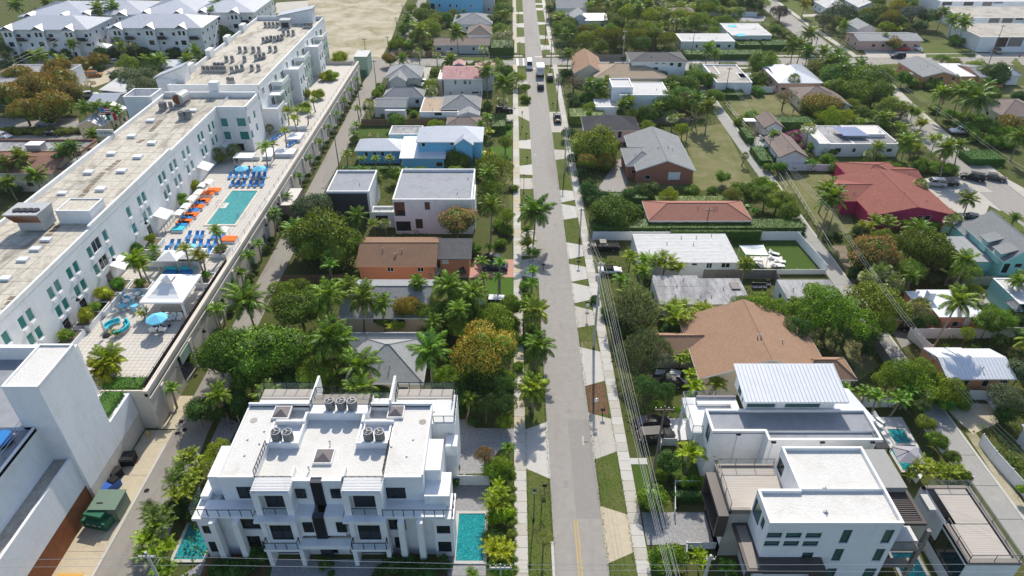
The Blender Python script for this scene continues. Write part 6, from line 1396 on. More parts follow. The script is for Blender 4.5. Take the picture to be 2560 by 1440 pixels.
# brown frames
B1('brown_frame','brown_metal',lx-1.15,lx-.1,L[2]-.2,L[3]-.9,6.85,7.25, lx-1.15,lx-.1,L[2]-.5,L[2]-.2,3.9,7.25, lx-1.15,lx-.1,L[3]-.9,L[3]-.6,3.9,7.25, lx-1.15,lx-.1,L[2]-.2,L[3]-.9,3.9,4.2)
window(v1,lx-.1,(L[2]+L[3])/2,4.2,4,3.2,R(-90),WD,'black_metal',2)
cx0,cx1=G(520,1240,5.4).x,G(700,1240,5.4).x; cyn=A[2]-1.3
B1('brown_canopy','brown_metal',lx+.6,A[0]-.05,A[2]-1.6,L[2]-.1,5.2,5.6); B1('canopy_top','taupe_metal',lx+.9,A[0]-.3,A[2]-1.3,L[2]-.4,5.6,5.63)
B1('brown_canopy','brown_metal',A[0]-.05,A[0]+6.1,A[2]-1.6,A[2]-.02,5.1,5.5, A[0]+5.6,A[0]+6.1,A[2]-1.5,A[2]-.02,0,5.1)
B1('brown_canopy','brown_metal',lx+.9,lx+1.3,A[2]-1.2,A[2]-.8,0,5.2)
# right grey slab roof, pergola, bridge to the pool wing
g=RC(1600,1740,785,515,8.6); B1('grey_roof_slab','slab_grey',A[1]+.03,g[1],g[2],G(0,515,8.6).y,0,8.6)
P_=RC(1718,1880,1040,790,7.9); B1('pergola_frame','brown_metal',A[1]+.04,P_[1],P_[2],P_[2]+.35,7.6,7.95, A[1]+.04,P_[1],P_[3],P_[3]+.35,7.6,7.95, P_[1]-.35,P_[1],P_[2]+.35,P_[3],7.6,7.95)
n_=15
for i in range(n_): y=P_[2]+.5+i*(P_[3]-P_[2]-.5)/n_; bx('pergola_slat','brown_metal',A[1]+.05,P_[1]-.35,y,y+.13,7.65,7.9,v1)
B1('terrace_deck','terrace_floor',A[1]+.04,P_[1]+.1,P_[2]+.1,P_[3]+.3,4.9,5.05); B1('balcony_slab','taupe_metal',A[1]+.03,P_[1]+.3,P_[2]-.8,P_[2]+.1,4.6,4.95,A[1]+.03,P_[1]+.3,P_[2]-.8,P_[2]+.1,1.9,2.2); B1('post','taupe_metal',P_[1]-.2,P_[1]+.2,P_[2]-.7,P_[2]-.3,0,7.6)
rail(v1,[(A[1]+.1,P_[2]-.75),(P_[1]+.2,P_[2]-.75)],4.95,'taupe_metal',.9,2)
# pool wing with timber roof deck
WZ=5.3; Wn=RC(2165,2548,1318,778,WZ); WL=RC(1860,2190,778,770,WZ)
wx0=G(1995,1040,WZ).x
box_walls(v1,Wn[0],Wn[1],Wn[2],Wn[3],0,WZ,'white_wall',ww=[(2000,1230,6,3.2,WD,3)],frame='black_metal',name='pool_wing')
y=Wn[2]+.5
ym=G(0,1040,WZ).y
boards(Wn[0]+.7,Wn[1]-.7,Wn[2]+.5,ym,WZ,v1,.22); boards(G(1890,780,WZ).x+.4,Wn[1]-.7,ym,Wn[3]-.3,WZ,v1,.22)
xw=G(1870,790,WZ).x; box_walls(v1,xw,Wn[0]-.01,ym,Wn[3],2.6,WZ-.01,'white_wall',name='pool_wing')
B1('parapet','taupe_metal',Wn[0],Wn[1],Wn[2],Wn[2]+.5,WZ-.3,WZ+.1, Wn[0],Wn[0]+.5,Wn[2]+.5,ym,WZ-.3,WZ+.1, Wn[1]-.5,Wn[1],Wn[2]+.5,Wn[3],WZ-.3,WZ+.1, xw,Wn[1]-.5,Wn[3]-.3,Wn[3]+.1,WZ-.3,WZ+.1)
rail(v1,[(Wn[0]+.2,ym),(Wn[0]+.2,Wn[2]+.2),(Wn[1]-.2,Wn[2]+.2),(Wn[1]-.2,Wn[3]),(xw+.2,Wn[3])],WZ+.1,'taupe_metal',.9,2.2)
B1('bench','new_concrete',G(1850,900,WZ).x,G(1900,900,WZ).x,G(0,960,WZ).y,G(0,850,WZ).y,WZ,WZ+.45)
pool('dark blue plunge pool in the shaded court of the white villa',*RC(1720,1890,1440,1245,0),.02,'dark_pool_water','paver_grey')
# ---------------- villa behind it ----------------
v2=thing('white_metal_villa','white villa with grey flat roof, ribbed metal shed roof and glazed roof terrace','house',(36,58,0)); LM.append(('villa with the ribbed shed roof',24,48,52,68))
Z2=8.2
m1=RC(368,1530,385,232,Z2); m2=RC(765,1530,448,385,Z2)
box_walls(v2,m1[0],m1[1],m1[2],m1[3],0,Z2,'white_wall',ww=[(340,380,1.4,3.2,GG,1)],frame='black_metal',depth=.2); box_walls(v2,m2[0],m2[1],m2[2],m1[2]-.01,0,Z2-.01,'white_wall')
B1('roof','grey_membrane',m1[0]+.1,m1[1]-.1,m1[2]-.1,m1[3]-.1,Z2-.4,Z2-.3, m2[0]+.1,m2[1]-.1,m2[2]+.1,m1[2]-.1,Z2-.4,Z2-.301,t=v2)
B1('parapet','white_trim',m1[0]-.03,m2[0],m1[2]-.03,m1[2]+.25,Z2-.35,Z2+.02, m1[0]-.03,m1[0]+.25,m1[2]+.25,m1[3],Z2-.35,Z2+.03, m2[0]-.03,m2[0]+.25,m2[2]+.25,m1[2]+.2,Z2-.35,Z2+.03, m2[0]-.03,m1[1]+.03,m2[2]-.03,m2[2]+.25,Z2-.35,Z2+.02, m1[1]-.25,m1[1]+.03,m2[2]+.25,m1[3],Z2-.35,Z2+.03, m1[0]+.25,m1[1]-.25,m1[3]-.25,m1[3]+.03,Z2-.35,Z2+.02,t=v2)
for x,y in ((550,405),(797,460),(1140,461),(1493,461)): p=onY(x,y,m1[2] if x<700 else m2[2]); B1('scupper','black_metal',p.x-.25,p.x+.25,(m1[2] if x<700 else m2[2])-.25,(m1[2] if x<700 else m2[2]),p.z-.08,p.z+.08,t=v2); B1('downpipe','white_trim',p.x-.05,p.x+.05,(m1[2] if x<700 else m2[2])-.12,(m1[2] if x<700 else m2[2])-.02,.1,p.z-.1,t=v2)
s1=RC(598,1332,184,26,10.0); xs0,xs1=G(598,184,10).x,G(1332,184,10).x; ysn=G(0,184,10).y; ysf=ysn+5.6
# standing seam panels, one piece each
n_=26
for i in range(n_):
 w_=(xs1-xs0)/n_; x=xs0+i*w_; mb=MB(); mb.poly([(x,ysn,10),(x+w_-.05,ysn,10),(x+w_-.05,ysf,11.0),(x,ysf,11.0)]); mb.poly([(x,ysn,9.9),(x,ysn,10),(x,ysf,11.0),(x,ysf,10.9)]); mb.poly([(x,ysn,9.9),(x+w_-.05,ysn,9.9),(x+w_-.05,ysn,10),(x,ysn,10)])
 mb.box(x+w_-.06,x+w_-.01,ysn,ysn+.001,9.9,10.05); k=len(mb.v); mb.v+=[(x+w_-.07,ysn,10.0),(x+w_,ysn,10.0),(x+w_,ysf,11.0),(x+w_-.07,ysf,11.0),(x+w_-.07,ysn,10.1),(x+w_,ysn,10.1),(x+w_,ysf,11.1),(x+w_-.07,ysf,11.1)]; mb.f+=[(k+4,k+5,k+6,k+7),(k,k+4,k+7,k+3),(k+1,k+2,k+6,k+5),(k,k+1,k+5,k+4)]
 mb.build('roof_panel','white_metal_roof',v2)
MB().box(xs0+.05,xs1-.05,ysn+.02,ysn+.2,9.75,9.9).build('fascia','white_trim',v2)
cx_=[(620,770),(775,918),(922,1082),(1085,1250)]
box_walls(v2,xs0+.6,xs1-1.0,ysn+.9,ysf-.3,Z2-.35,9.75,'white_wall',wn=[((a+b_)/2,209,(b_-a)*.0265,.75,GG,0) for a,b_ in cx_],ww=[(540,175,1.3,1.2,GG),(562,225,.5,.8,GG)],frame='white_plastic',depth=.12,name='clerestory')
slabs([[(xs1-1,ysn-.5,7.6),(G(1525,318,6).x,G(0,318,6).y,6.0),(G(1400,175,7.5).x,ysf,6.9),(xs1-1,ysf,7.9)]],.12).build('side_roof','white_metal_roof',v2)
# terrace on the left
t0=RC(225,340,395,150,5.4); B1('terrace_block','white_wall',t0[0],m1[0]-.05,t0[2],t0[3],4.9,5.35, t0[0]+.1,t0[0]+.4,t0[2]+.1,t0[2]+.4,0,4.9,t0[0]+.1,t0[0]+.4,t0[3]-.6,t0[3]-.3,0,4.9,t0[0]+1.2,m1[0]-.06,t0[2]+1.5,t0[3],0,4.9,t=v2); B1('terrace_floor','terrace_floor',t0[0]+.1,m1[0]-.1,t0[2]+.1,t0[3]-.1,5.35,5.38,t=v2)
B1('terrace_block','white_wall',m1[0]-.05,xs0+.6,m1[3]+.05,t0[3],0,5.35,t=v2)
rail(v2,[(m1[0]-.1,t0[2]+.05),(t0[0]+.05,t0[2]+.05),(t0[0]+.05,t0[3]-.05),(xs0+.5,t0[3]-.05)],5.36,'steel',1.05,2)
p=G(400,205,5.6); so_=thing('outdoor_sofa','pale L shaped outdoor sofa on the glazed roof terrace','sofa',(p.x,p.y,5.38)); B1('seat','white_fabric',p.x-2.4,p.x+1.6,p.y,p.y+.9,5.45,5.85,p.x+1.6,p.x+2.5,p.y-1.6,p.y+.9,5.45,5.86,t=so_); B1('backrest','grey_fabric',p.x-2.4,p.x+2.5,p.y+.9,p.y+1.1,5.45,6.2,t=so_)
# pools, deck, loungers of that villa
psheet('pool_deck','terrace_floor',[(1490,380),(1500,290),(1700,290),(1900,640),(1800,760),(1700,640)],.05)
r=RC(1655,1800,478,380); pool('square turquoise spa pool behind the villa with the ribbed shed roof',r[0],r[1]-.6,r[2],r[3],.06,'pool_water')
r=RC(1690,1830,640,490); pool('long teal pool beside the grey parasol and clipped round shrubs',r[0],r[1]-.4,r[2]-.6,r[3]-.6,.06,'pool_water')
pg=thing('pergola','black slatted pergola at the side of the villa with the ribbed shed roof','pergola',(45,55,0)); r=RC(1520,1620,515,395,3.4)
for i in range(16): y=r[2]+i*(r[3]-r[2])/16; bx('slat','black_metal',r[0],r[1],y,y+.14,3.4,3.55,pg)
B1('beam','black_metal',r[0],r[0]+.15,r[2],r[3],3.2,3.4,r[1]-.15,r[1],r[2],r[3],3.2,3.4,t=pg); B1('post','black_metal',r[1]-.15,r[1],r[2],r[2]+.15,0,3.2,r[1]-.15,r[1],r[3]-.15,r[3],0,3.2,t=pg)
# ---------------- things on the pool deck ----------------
random.seed(10)
crop(0,0,1)
q=[G(517,562,DZ),G(585,565,DZ),G(640,478,DZ)]
px0,px1,py0,py1=q[0].x,q[1].x,q[0].y,q[2].y
pl=pool('long rectangular aqua pool on the hotel deck between orange cabanas and the parapet',px0,px1,py0,py1,DZ+.01,'big_pool_water','tan_wall',.45)
for i in range(3): MB().box(px0+.05,px0+1.2-i*.35,py0+6.2,py0+8.4,DZ+.07,DZ+.09).build('pool_step','deck_paver',pl) if i==0 else None
for xx,yy_,s in ((px0-.3,py0+7.4,1),(px1+.3,py0+3.2,-1)):
 for d in (-.35,.35): MB().tube([(xx-s*.5,yy_+d,DZ+.1),(xx-s*.4,yy_+d,DZ+.9),(xx+s*.4,yy_+d,DZ+.95),(xx+s*.9,yy_+d,DZ+.1)],.035,5).build('handrail','steel',pl)
LG={}
def lounger(x,y,rz,fab,label,group,z=None):
 z=DZ if z is None else z
 t=thing('sun_lounger',label,'sun lounger',(x,y,z),rz,group)
 if not LG:
  mb=MB(); mb.box(-.33,.33,-.95,.95,.25,.30)
  for a in (-.3,.27):
   for b_ in (-.85,.8): mb.box(a,a+.04,b_,b_+.04,0,.25)
  LG['frame']=mb.mesh('lounger_frame','white_plastic')
  for f_ in ('blue_fabric','orange_fabric','white_fabric','turquoise_fabric'):
   LG[f_]=MB().box(-.31,.31,-.93,.25,.30,.36).mesh('lounger_seat',f_)
   mb=MB(); k=mb.v; mb.v=[(-.31,.26,.31),(.31,.26,.31),(.31,.95,.75),(-.31,.95,.75),(-.31,.22,.37),(.31,.22,.37),(.31,.91,.82),(-.31,.91,.82)]; mb.f=[(3,2,1,0),(4,5,6,7),(0,1,5,4),(1,2,6,5),(2,3,7,6),(3,0,4,7)]; LG[f_+'b']=mb.mesh('lounger_back',f_)
 for nm,k in (('frame','frame'),('seat',fab),('backrest',fab+'b')): o=bpy.data.objects.new(nm,LG[k]); link(o,t)
 return t
crop(0,0,2.977)
rows=[([1752,1800,1845,1890,1935,1980],1265,'back row of blue loungers under the umbrellas at the far end of the pool'),([1712,1755,1797,1842,1885,1928,1968],1312,'middle row of blue loungers at the far end of the pool'),([1725,1770,1815,1860,1905,1952],1372,'row of blue loungers nearest the far pool end'),([2020,2045,2062,2080,2105],1045,'blue loungers in a slanted line beside the far deck planters'),([2150,2170,2190,2172,2192],1085,'blue loungers by the parapet beyond the planters')]
for xs,y,l in rows:
 for i,x in enumerate(xs):
  yy2=y+(0 if 'row' in l else (-i*14)); p=G(x,yy2,DZ+.3)
  lounger(p.x,p.y,rnd(-.08,.08)+(0 if 'row' in l else R(-25)),'blue_fabric',l,l)
crop(0,480,2.977)
rows=[([1405,1465,1500,1590,1620,1660],325,'row of blue loungers just in front of the near pool end'),([1275,1325,1390,1440,1492,1545,1598],388,'second row of blue loungers in front of the pool'),([1232,1300,1350,1515,1560],438,'third row of blue loungers near the white deck cabanas')]
for xs,y,l in rows:
 for x in xs: p=G(x,y,DZ+.3); lounger(p.x,p.y,rnd(-.1,.1),'blue_fabric',l,l)
def cabana(x,y,z,fab,label,canopy=True,s=1.25):
 t=thing('cabana_bed',label,'daybed',(x,y,z))
 MB().box(x-s,x+s,y-.9,y+.9,z,z+.35).build('base','white_plastic',t); MB().box(x-s+.05,x+s-.05,y-.85,y+.85,z+.35,z+.55).build('mattress',fab,t)
 if canopy:
  for a in (-s,-.1):
   for b_ in (-.9,.9): MB().cyl(x+a,y+b_,z,z+2.1,.04,n=5).build('post','white_plastic',t)
  mb=MB(); n_=6
  for i in range(n_):
   a0=x-s-.15+(s+.2)*i/n_; a1=x-s-.15+(s+.2)*(i+1)/n_; h0=.25*math.sin(math.pi*i/n_); h1=.25*math.sin(math.pi*(i+1)/n_)
   mb.poly([(a0,y-1,z+2.1+h0),(a1,y-1,z+2.1+h1),(a1,y+1,z+2.1+h1),(a0,y+1,z+2.1+h0)])
  mb.build('canopy','white_fabric',t)
 return t
od=('farthest','second from the far end','third from the far end','fourth from the far end','nearest')
for i,(x,y) in enumerate(((1565,5),(1535,60),(1488,105),(1442,165),(1392,215))):
 p=G(x,y,DZ+.5); cabana(p.x-.5,p.y,DZ,'orange_fabric','orange cabana bed with white canopy left of the pool, '+od[i])
for i,(x,y,c_) in enumerate(((1500,78,'blue_fabric'),(1452,137,'blue_fabric'),(1408,187,'blue_fabric'),(1375,238,'blue_fabric'),(1345,270,'turquoise_fabric'))):
 p=G(x,y,DZ+.4); cabana(p.x-.3,p.y,DZ,c_,('blue' if i<4 else 'light blue')+' uncovered daybed left of the pool, '+od[i],False,1.0)
p=G(1705,345,DZ+.5); cabana(p.x,p.y,DZ,'orange_fabric','orange daybed by the parapet at the near right pool corner')
crop(0,0,2.977); p=G(1590,1412,DZ+.5); cabana(p.x,p.y,DZ,'orange_fabric','orange daybed at the far left corner of the pool'); 
def umbrella(px,py,z,r,fab,label,h=2.6):
 p=G(px,py,z+h); t=thing('parasol',label,'umbrella',(p.x,p.y,z)); x,y=p.x,p.y
 MB().cyl(x,y,z,z+h,.04,n=6).build('pole','white_plastic',t); MB().cyl(x,y,z,z+.12,.35,n=10).build('base','rubber',t)
 for i in range(8):
  a,b_=i*math.pi/4,(i+1)*math.pi/4; P0=(x+r*math.cos(a),y+r*math.sin(a),z+h-.35); P1=(x+r*math.cos(b_),y+r*math.sin(b_),z+h-.35)
  MB().poly([P0,P1,(x,y,z+h+.25)]).poly([(P0[0],P0[1],P0[2]-.15),(P1[0],P1[1],P1[2]-.15),P1,P0]).build('canopy_panel',fab,t)
 return t
umbrella(1795,1243,DZ,1.4,'light_blue_fabric','light blue octagonal umbrella, left of the two over the far loungers')
umbrella(1926,1243,DZ,1.4,'light_blue_fabric','light blue octagonal umbrella, right of the two over the far loungers')
crop(0,480,2.977)
umbrella(1395,402,DZ,1.45,'light_blue_fabric','light blue umbrella among loungers in front of the near pool end')
umbrella(1160,925,DZ,1.5,'light_blue_fabric','big light blue umbrella in front of the white canopy pavilion')
# pavilion
c0=G(1035,822,DZ+3.0); c1=G(1355,822,DZ+3.0); c2=G(1480,612,DZ+3.0)
pv=thing('canopy_pavilion','large white tensile canopy pavilion with peaked roof on the hotel terrace','pavilion',(c0.x,c0.y,DZ)); x0,x1,y0,y1=c0.x,c1.x,c0.y,c2.y; zc=DZ+3.0; xm,ym_=(x0+x1)/2,(y0+y1)/2
mb=MB(); s=.8; zt=zc+1.5; C=[(x0,y0,zc),(x1,y0,zc),(x1,y1,zc),(x0,y1,zc)]; T4=[(xm-s,ym_-s,zt),(xm+s,ym_-s,zt),(xm+s,ym_+s,zt),(xm-s,ym_+s,zt)]
for i in range(4):
 j=(i+1)%4; a,b_,c_,d=map(Vector,(C[i],C[j],T4[j],T4[i]))
 for k in range(4):
  u0,u1=k/4,(k+1)/4; dz=lambda u:-.35*math.sin(math.pi*u)
  A0,B0,A1,B1_=a.lerp(d,u0),b_.lerp(c_,u0),a.lerp(d,u1),b_.lerp(c_,u1)
  for v_,u in ((A0,u0),(B0,u0),(A1,u1),(B1_,u1)): v_.z+=dz(u)
  mb.poly([A0,B0,B1_,A1])
mb.build('canopy','white_fabric',pv); mb=MB()
for i in range(4):
 a,b_=T4[i],T4[(i+1)%4]; mb.poly([(a[0],a[1],zt+.25),(b_[0],b_[1],zt+.25),(xm,ym_,zt+.85)])
mb.build('canopy_cap','white_fabric',pv); MB().box(x0,x1,y0,y0+.08,zc-.25,zc).box(x1-.08,x1,y0+.08,y1,zc-.25,zc).box(x0,x0+.08,y0+.08,y1,zc-.25,zc).build('valance','white_fabric',pv)
for a,b_ in ((x0+.2,y0+.2),(x1-.2,y0+.2),(x0+.2,y1-.2),(x1-.2,y1-.2)): MB().box(a-.12,a+.12,b_-.12,b_+.12,DZ,zc-.02).build('column','white_plastic',pv)
tb=thing('dining_table','long brown table under the white canopy pavilion','table',(xm+.6,y0+1.6,DZ)); MB().box(xm-1.3,xm+2,y0+1,y0+2,DZ+.7,DZ+.78).build('tabletop','deck_board',tb); MB().box(xm-1.1,xm-.9,y0+1.1,y0+1.9,DZ,DZ+.7).box(xm+1.6,xm+1.8,y0+1.1,y0+1.9,DZ,DZ+.7).build('leg','wood_dark',tb)
for i in range(3):
 x=xm+.2+i*.9; t=thing('lounge_chair','white armchair at the front of the canopy pavilion, '+('left','middle','right')[i]+' one of three','chair',(x,y0-.1,DZ)); MB().box(x-.32,x+.32,y0-.4,y0+.25,DZ+.2,DZ+.5).build('seat','white_fabric',t); MB().box(x-.32,x+.32,y0+.25,y0+.4,DZ+.2,DZ+1.0).build('backrest','white_fabric',t)
# low planters and furniture
def planter(px,py,w_,d,label,h=.8,m='white_wall',rz=0,plants=1,pm='bush'):
 p=G(px,py,DZ+h); t=thing('planter',label,'planter',(p.x,p.y,DZ)); x,y=p.x,p.y; k=.15
 MB().box(x-w_/2,x+w_/2,y-d/2,y-d/2+k,DZ,DZ+h).box(x-w_/2,x+w_/2,y+d/2-k,y+d/2,DZ,DZ+h).box(x-w_/2,x-w_/2+k,y-d/2+k,y+d/2-k,DZ,DZ+h).box(x+w_/2-k,x+w_/2,y-d/2+k,y+d/2-k,DZ,DZ+h).build('trough',m,t)
 MB().box(x-w_/2+k,x+w_/2-k,y-d/2+k,y+d/2-k,DZ,DZ+h-.12).build('soil','soil',t); return t
crop(0,480,2.977)
planter(1048,690,3.2,2.2,'white planter box with three palms left of the canopy pavilion')
planter(1635,430,2.6,2.6,'white planter box with a palm pair near the parapet beside the loungers')
planter(1530,640,2.2,3.2,'white planter box by the parapet behind the canopy pavilion')
for i,(x,y,d,l) in enumerate(((905,690,4.0,'with low shrubs under the large awning'),(800,800,5.0,'holding a yellow green bush by the lamp'),(700,890,6.0,'holding a rounded bush and spiky plant'),(1150,370,4,'with a yellow bush near the orange cabanas'),(520,1080,4.5,'nearest the low white tower wall'))):
 planter(x-15,y+15,2.2,d,'long white planter along the hotel '+l,.9)
yh=G(1300,560,DZ).y; xa,xb=G(1085,560,DZ).x,G(1490,560,DZ).x
wt=thing('terrace_wall','low white terrace wall with planting bed across the hotel deck','wall',((xa+xb)/2,yh,DZ)); MB().box(xa,xb,yh,yh+.25,DZ,DZ+1.1).box(xa,xb,yh+1.6,yh+1.75,DZ,DZ+1.1).build('wall','white_wall',wt); hedge('long clipped hedge on the low terrace wall across the hotel deck',xa+.1,xb-.1,yh+.25,yh+1.6,.6,z0=DZ+.9)
for x,l in ((1270,'left'),(1385,'right')):
 p=G(x,588,DZ+.4); t=thing('outdoor_sofa','bright blue outdoor sofa against the low white terrace wall, '+l+' one of two','sofa',(p.x,p.y,DZ)); MB().box(p.x-1,p.x+1,p.y-.5,p.y+.3,DZ+.1,DZ+.45).build('seat','blue_fabric',t); MB().box(p.x-1,p.x+1,p.y+.3,p.y+.5,DZ+.1,DZ+.95).build('backrest','turquoise_fabric',t)
# round turquoise sofa
p=G(870,1015,DZ+.3); t=thing('round_sofa','curved turquoise sofa ring on a pale base in the middle of the terrace','sofa',(p.x,p.y,DZ))
for nm,m_,z0,z1,ri,ro,ext in (('base','stone_wall',0,.42,1.15,1.75,0),('seat','turquoise_fabric',.42,.58,1.15,1.72,0),('backrest','turquoise_fabric',.58,.95,1.6,1.78,0)):
 for k in range(14):
  if k in (0,1,2,9): continue
  mb=MB()
  a,b_=R(-150+k*25),R(-150+(k+1)*25-(1 if nm!='base' else 0))
  mb.prism([(p.x+ri*math.cos(a),p.y+ri*math.sin(a)),(p.x+ro*math.cos(a),p.y+ro*math.sin(a)),(p.x+ro*math.cos(b_),p.y+ro*math.sin(b_)),(p.x+ri*math.cos(b_),p.y+ri*math.sin(b_))],DZ+z0,DZ+z1); mb.build(nm,m_,t)
MB().cyl(p.x,p.y,DZ,DZ+.4,.6,n=14).build('table','stone_wall',t)
p=G(795,1070,DZ); t=thing('closed_parasol','closed beige parasol on a dark base beside the curved sofa','umbrella',(p.x,p.y,DZ)); MB().cyl(p.x,p.y,DZ,DZ+.15,.55,n=10).build('base','rubber',t); MB().tube([(p.x,p.y,DZ+.1),(p.x,p.y,DZ+3)],.04,6).build('pole','steel',t); MB().cyl(p.x,p.y,DZ+1.0,DZ+2.9,.22,.05,8).build('folded_canopy','deck_paver',t)
for i,(x,y) in enumerate(((1145,1025),(1215,1022),(1258,945),(1190,935))):
 p=G(x,y,DZ+.3); t=thing('armchair','white framed armchair around the big blue umbrella, '+('near left','near right','far right','far left')[i]+' one','chair',(p.x,p.y,DZ),R((0,0,180,180)[i]))
 for nm,m_,q in (('seat','white_fabric',(-.4,.4,-.4,.4,.3,.42)),('backrest','white_plastic',(-.42,.42,-.45,-.38,.3,.85)),('arm','white_plastic',(-.45,-.39,-.4,.4,.3,.6)),('arm','white_plastic',(.39,.45,-.4,.4,.3,.6))):
  o=bpy.data.objects.new(nm,MB().box(*q).mesh(nm,m_)); link(o,t)
 for a in (-.4,.36):
  for b_ in (-.4,.36): o=bpy.data.objects.new('leg',MB().box(a,a+.05,b_,b_+.05,0,.3).mesh('chair_leg','white_plastic')); link(o,t)
for x,y,l in ((1168,985,'left'),(1238,985,'right')): p=G(x,y,DZ+.3); t=thing('round_ottoman','dark woven round ottoman, '+l+' one by the big umbrella','ottoman',(p.x,p.y,DZ)); MB().cyl(p.x,p.y,DZ+.02,DZ+.4,.5,.55,12).build('base','rubber',t); MB().cyl(p.x,p.y,DZ+.4,DZ+.46,.52,n=12).build('top','grey_fabric',t)
for i,(x,y) in enumerate(((915,862),(1005,858),(945,820),(975,775),(1025,768),(985,800))):
 p=G(x,y,DZ+.4); t=thing('bistro_table',('pale blue' if i<2 else 'white')+' bistro table left of the pavilion, '+('left of the near pair','right of the near pair','alone in the middle','far left','far right','second from the middle')[i],'table',(p.x,p.y,DZ)); MB().cyl(p.x,p.y,DZ+.7,DZ+.75,.5,n=14).build('tabletop','light_blue_fabric' if i<2 else 'white_plastic',t); MB().cyl(p.x,p.y,DZ,DZ+.7,.05,n=6).cyl(p.x,p.y,DZ,DZ+.05,.3,n=8).build('pedestal','white_plastic',t)
 g_='bistro chairs around the tables left of the pavilion'
 for k in range(3):
  a=k*2.1+i; x2,y2=p.x+.95*math.cos(a),p.y+.95*math.sin(a); t=thing('bistro_chair','small pale wire bistro chair beside the tables left of the pavilion','chair',(x2,y2,DZ),a+R(90),g_)
  if 'bs' not in LG: LG['bs']=MB().cyl(0,0,.42,.46,.24,n=8).mesh('seat','white_plastic'); LG['bb']=MB().box(-.22,.22,-.26,-.22,.46,.9).mesh('back','light_blue_fabric'); LG['bl']=MB().box(-.2,-.17,-.2,-.17,0,.42).box(.17,.2,-.2,-.17,0,.42).box(-.2,-.17,.17,.2,0,.42).box(.17,.2,.17,.2,0,.42).mesh('leg','white_plastic')
  for nm,k2 in (('seat','bs'),('backrest','bb'),('leg_frame','bl')): o=bpy.data.objects.new(nm,LG[k2]); link(o,t)
p=G(590,1020,DZ+1); t=thing('egg_chair','dark woven hanging egg chair beside the hotel wall','chair',(p.x,p.y,DZ)); mb=MB()
for i in range(9):
 a=math.pi*i/8; mb.tube([(p.x+.65*math.cos(b_)*math.sin(a),p.y+.35*math.sin(b_),DZ+1.1+.85*math.cos(a)) if 0 else (p.x+.62*math.sin(b_)*math.cos(a),p.y+.62*math.sin(b_)*math.sin(a),DZ+1.1+.8*math.cos(b_)) for b_ in [math.pi*k/8 for k in range(9)]],.03,4)
mb.build('basket','black_metal',t); MB().cyl(p.x,p.y,DZ,DZ+.06,.6,n=12).tube([(p.x-.7,p.y,DZ),(p.x-.8,p.y,DZ+1.6),(p.x,p.y,DZ+2.2)],.04,6).build('stand','black_metal',t)
# two pyramid cabanas on the deck, awnings, wall lamps, glass screens
for x,y,l in ((1268,470,'left'),(1430,455,'right')):
 p=G(x,y,DZ+2.3); t=thing('white_gazebo','small white pyramid gazebo behind the terrace hedge, '+l+' one','gazebo',(p.x,p.y,DZ)); s=1.7; z=DZ+2.2; C=[(p.x-s,p.y-s,z),(p.x+s,p.y-s,z),(p.x+s,p.y+s,z),(p.x-s,p.y+s,z)]; mb=MB()
 for i in range(4): mb.poly([C[i],C[(i+1)%4],(p.x,p.y,z+.9)])
 mb.build('roof','white_fabric',t)
 for a in (-1,1):
  for b_ in (-1,1): MB().cyl(p.x+a*s*.95,p.y+b_*s*.95,DZ,z,.05,n=5).build('post','white_plastic',t)
for x,y,l in ((905,530,'large white awning over a hotel door beside the yellow palms'),(1212,165,'white awning over a hotel door near the orange cabanas')):
 p=onX(x,y,FX+1.0); t=thing('awning',l,'awning',(FX,p.y,p.z)); MB().poly([(FX+.05,p.y-1.6,p.z+.6),(FX+2.2,p.y-1.6,p.z-.2),(FX+2.2,p.y+1.6,p.z-.2),(FX+.05,p.y+1.6,p.z+.6)]).poly([(FX+2.2,p.y-1.6,p.z-.5),(FX+2.2,p.y+1.6,p.z-.5),(FX+2.2,p.y+1.6,p.z-.2),(FX+2.2,p.y-1.6,p.z-.2)]).build('fabric','white_fabric',t)
crop(0,0,2.977)
for x,y,l in ((1527,1240,'white awning over a hotel door close to the far umbrellas'),(1700,1085,'grey white awning at the inner corner of the hotel court')):
 p=onX(x,y,FX+1.0); t=thing('awning',l,'awning',(FX,p.y,p.z)); MB().poly([(FX+.05,p.y-1.6,p.z+.6),(FX+2.2,p.y-1.6,p.z-.2),(FX+2.2,p.y+1.6,p.z-.2),(FX+.05,p.y+1.6,p.z+.6)]).build('fabric','white_fabric',t)
crop(0,480,2.977)
for x,y in ((560,795),(830,498),(1072,225)): p=onX(x,y,FX+.6); wall_lamp(FX,p.y,p.z,1,0,'large black gooseneck lamp on the white hotel wall, '+{560:'nearest',830:'middle',1072:'farthest'}[x]+' of the near three','gooseneck lamps on the hotel wall')
gs=thing('glass_screen','glass and steel screen fence beside the orange cabanas','fence',(FX+3,110,DZ))
a=G(1195,340,DZ); b_=G(1345,160,DZ); n_=8
for i in range(n_):
 q0=a.lerp(b_,i/n_); q1=a.lerp(b_,(i+.95)/n_); MB().poly([(q0.x,q0.y,DZ+.1),(q1.x,q1.y,DZ+.1),(q1.x,q1.y,DZ+1.3),(q0.x,q0.y,DZ+1.3)]).build('glass_panel','clear_rail',gs); MB().box(q0.x-.04,q0.x+.04,q0.y-.04,q0.y+.04,DZ,DZ+1.35).build('post','steel',gs)
crop(0,0,2.977)
t=thing('deck_annex','low white planter wall system with steps on the far part of the hotel deck','wall',(-50,135,DZ)); 
for x,y,w_,d in ((2130,1125,4,3),(2200,1010,3,4),(2010,1130,2,5),(2180,940,6,.4),(1850,1165,4.5,.3)): p=G(x,y,DZ+.8); MB().box(p.x-w_/2,p.x+w_/2,p.y-d/2,p.y+d/2,DZ,DZ+.8).build('planter_wall','white_wall',t)
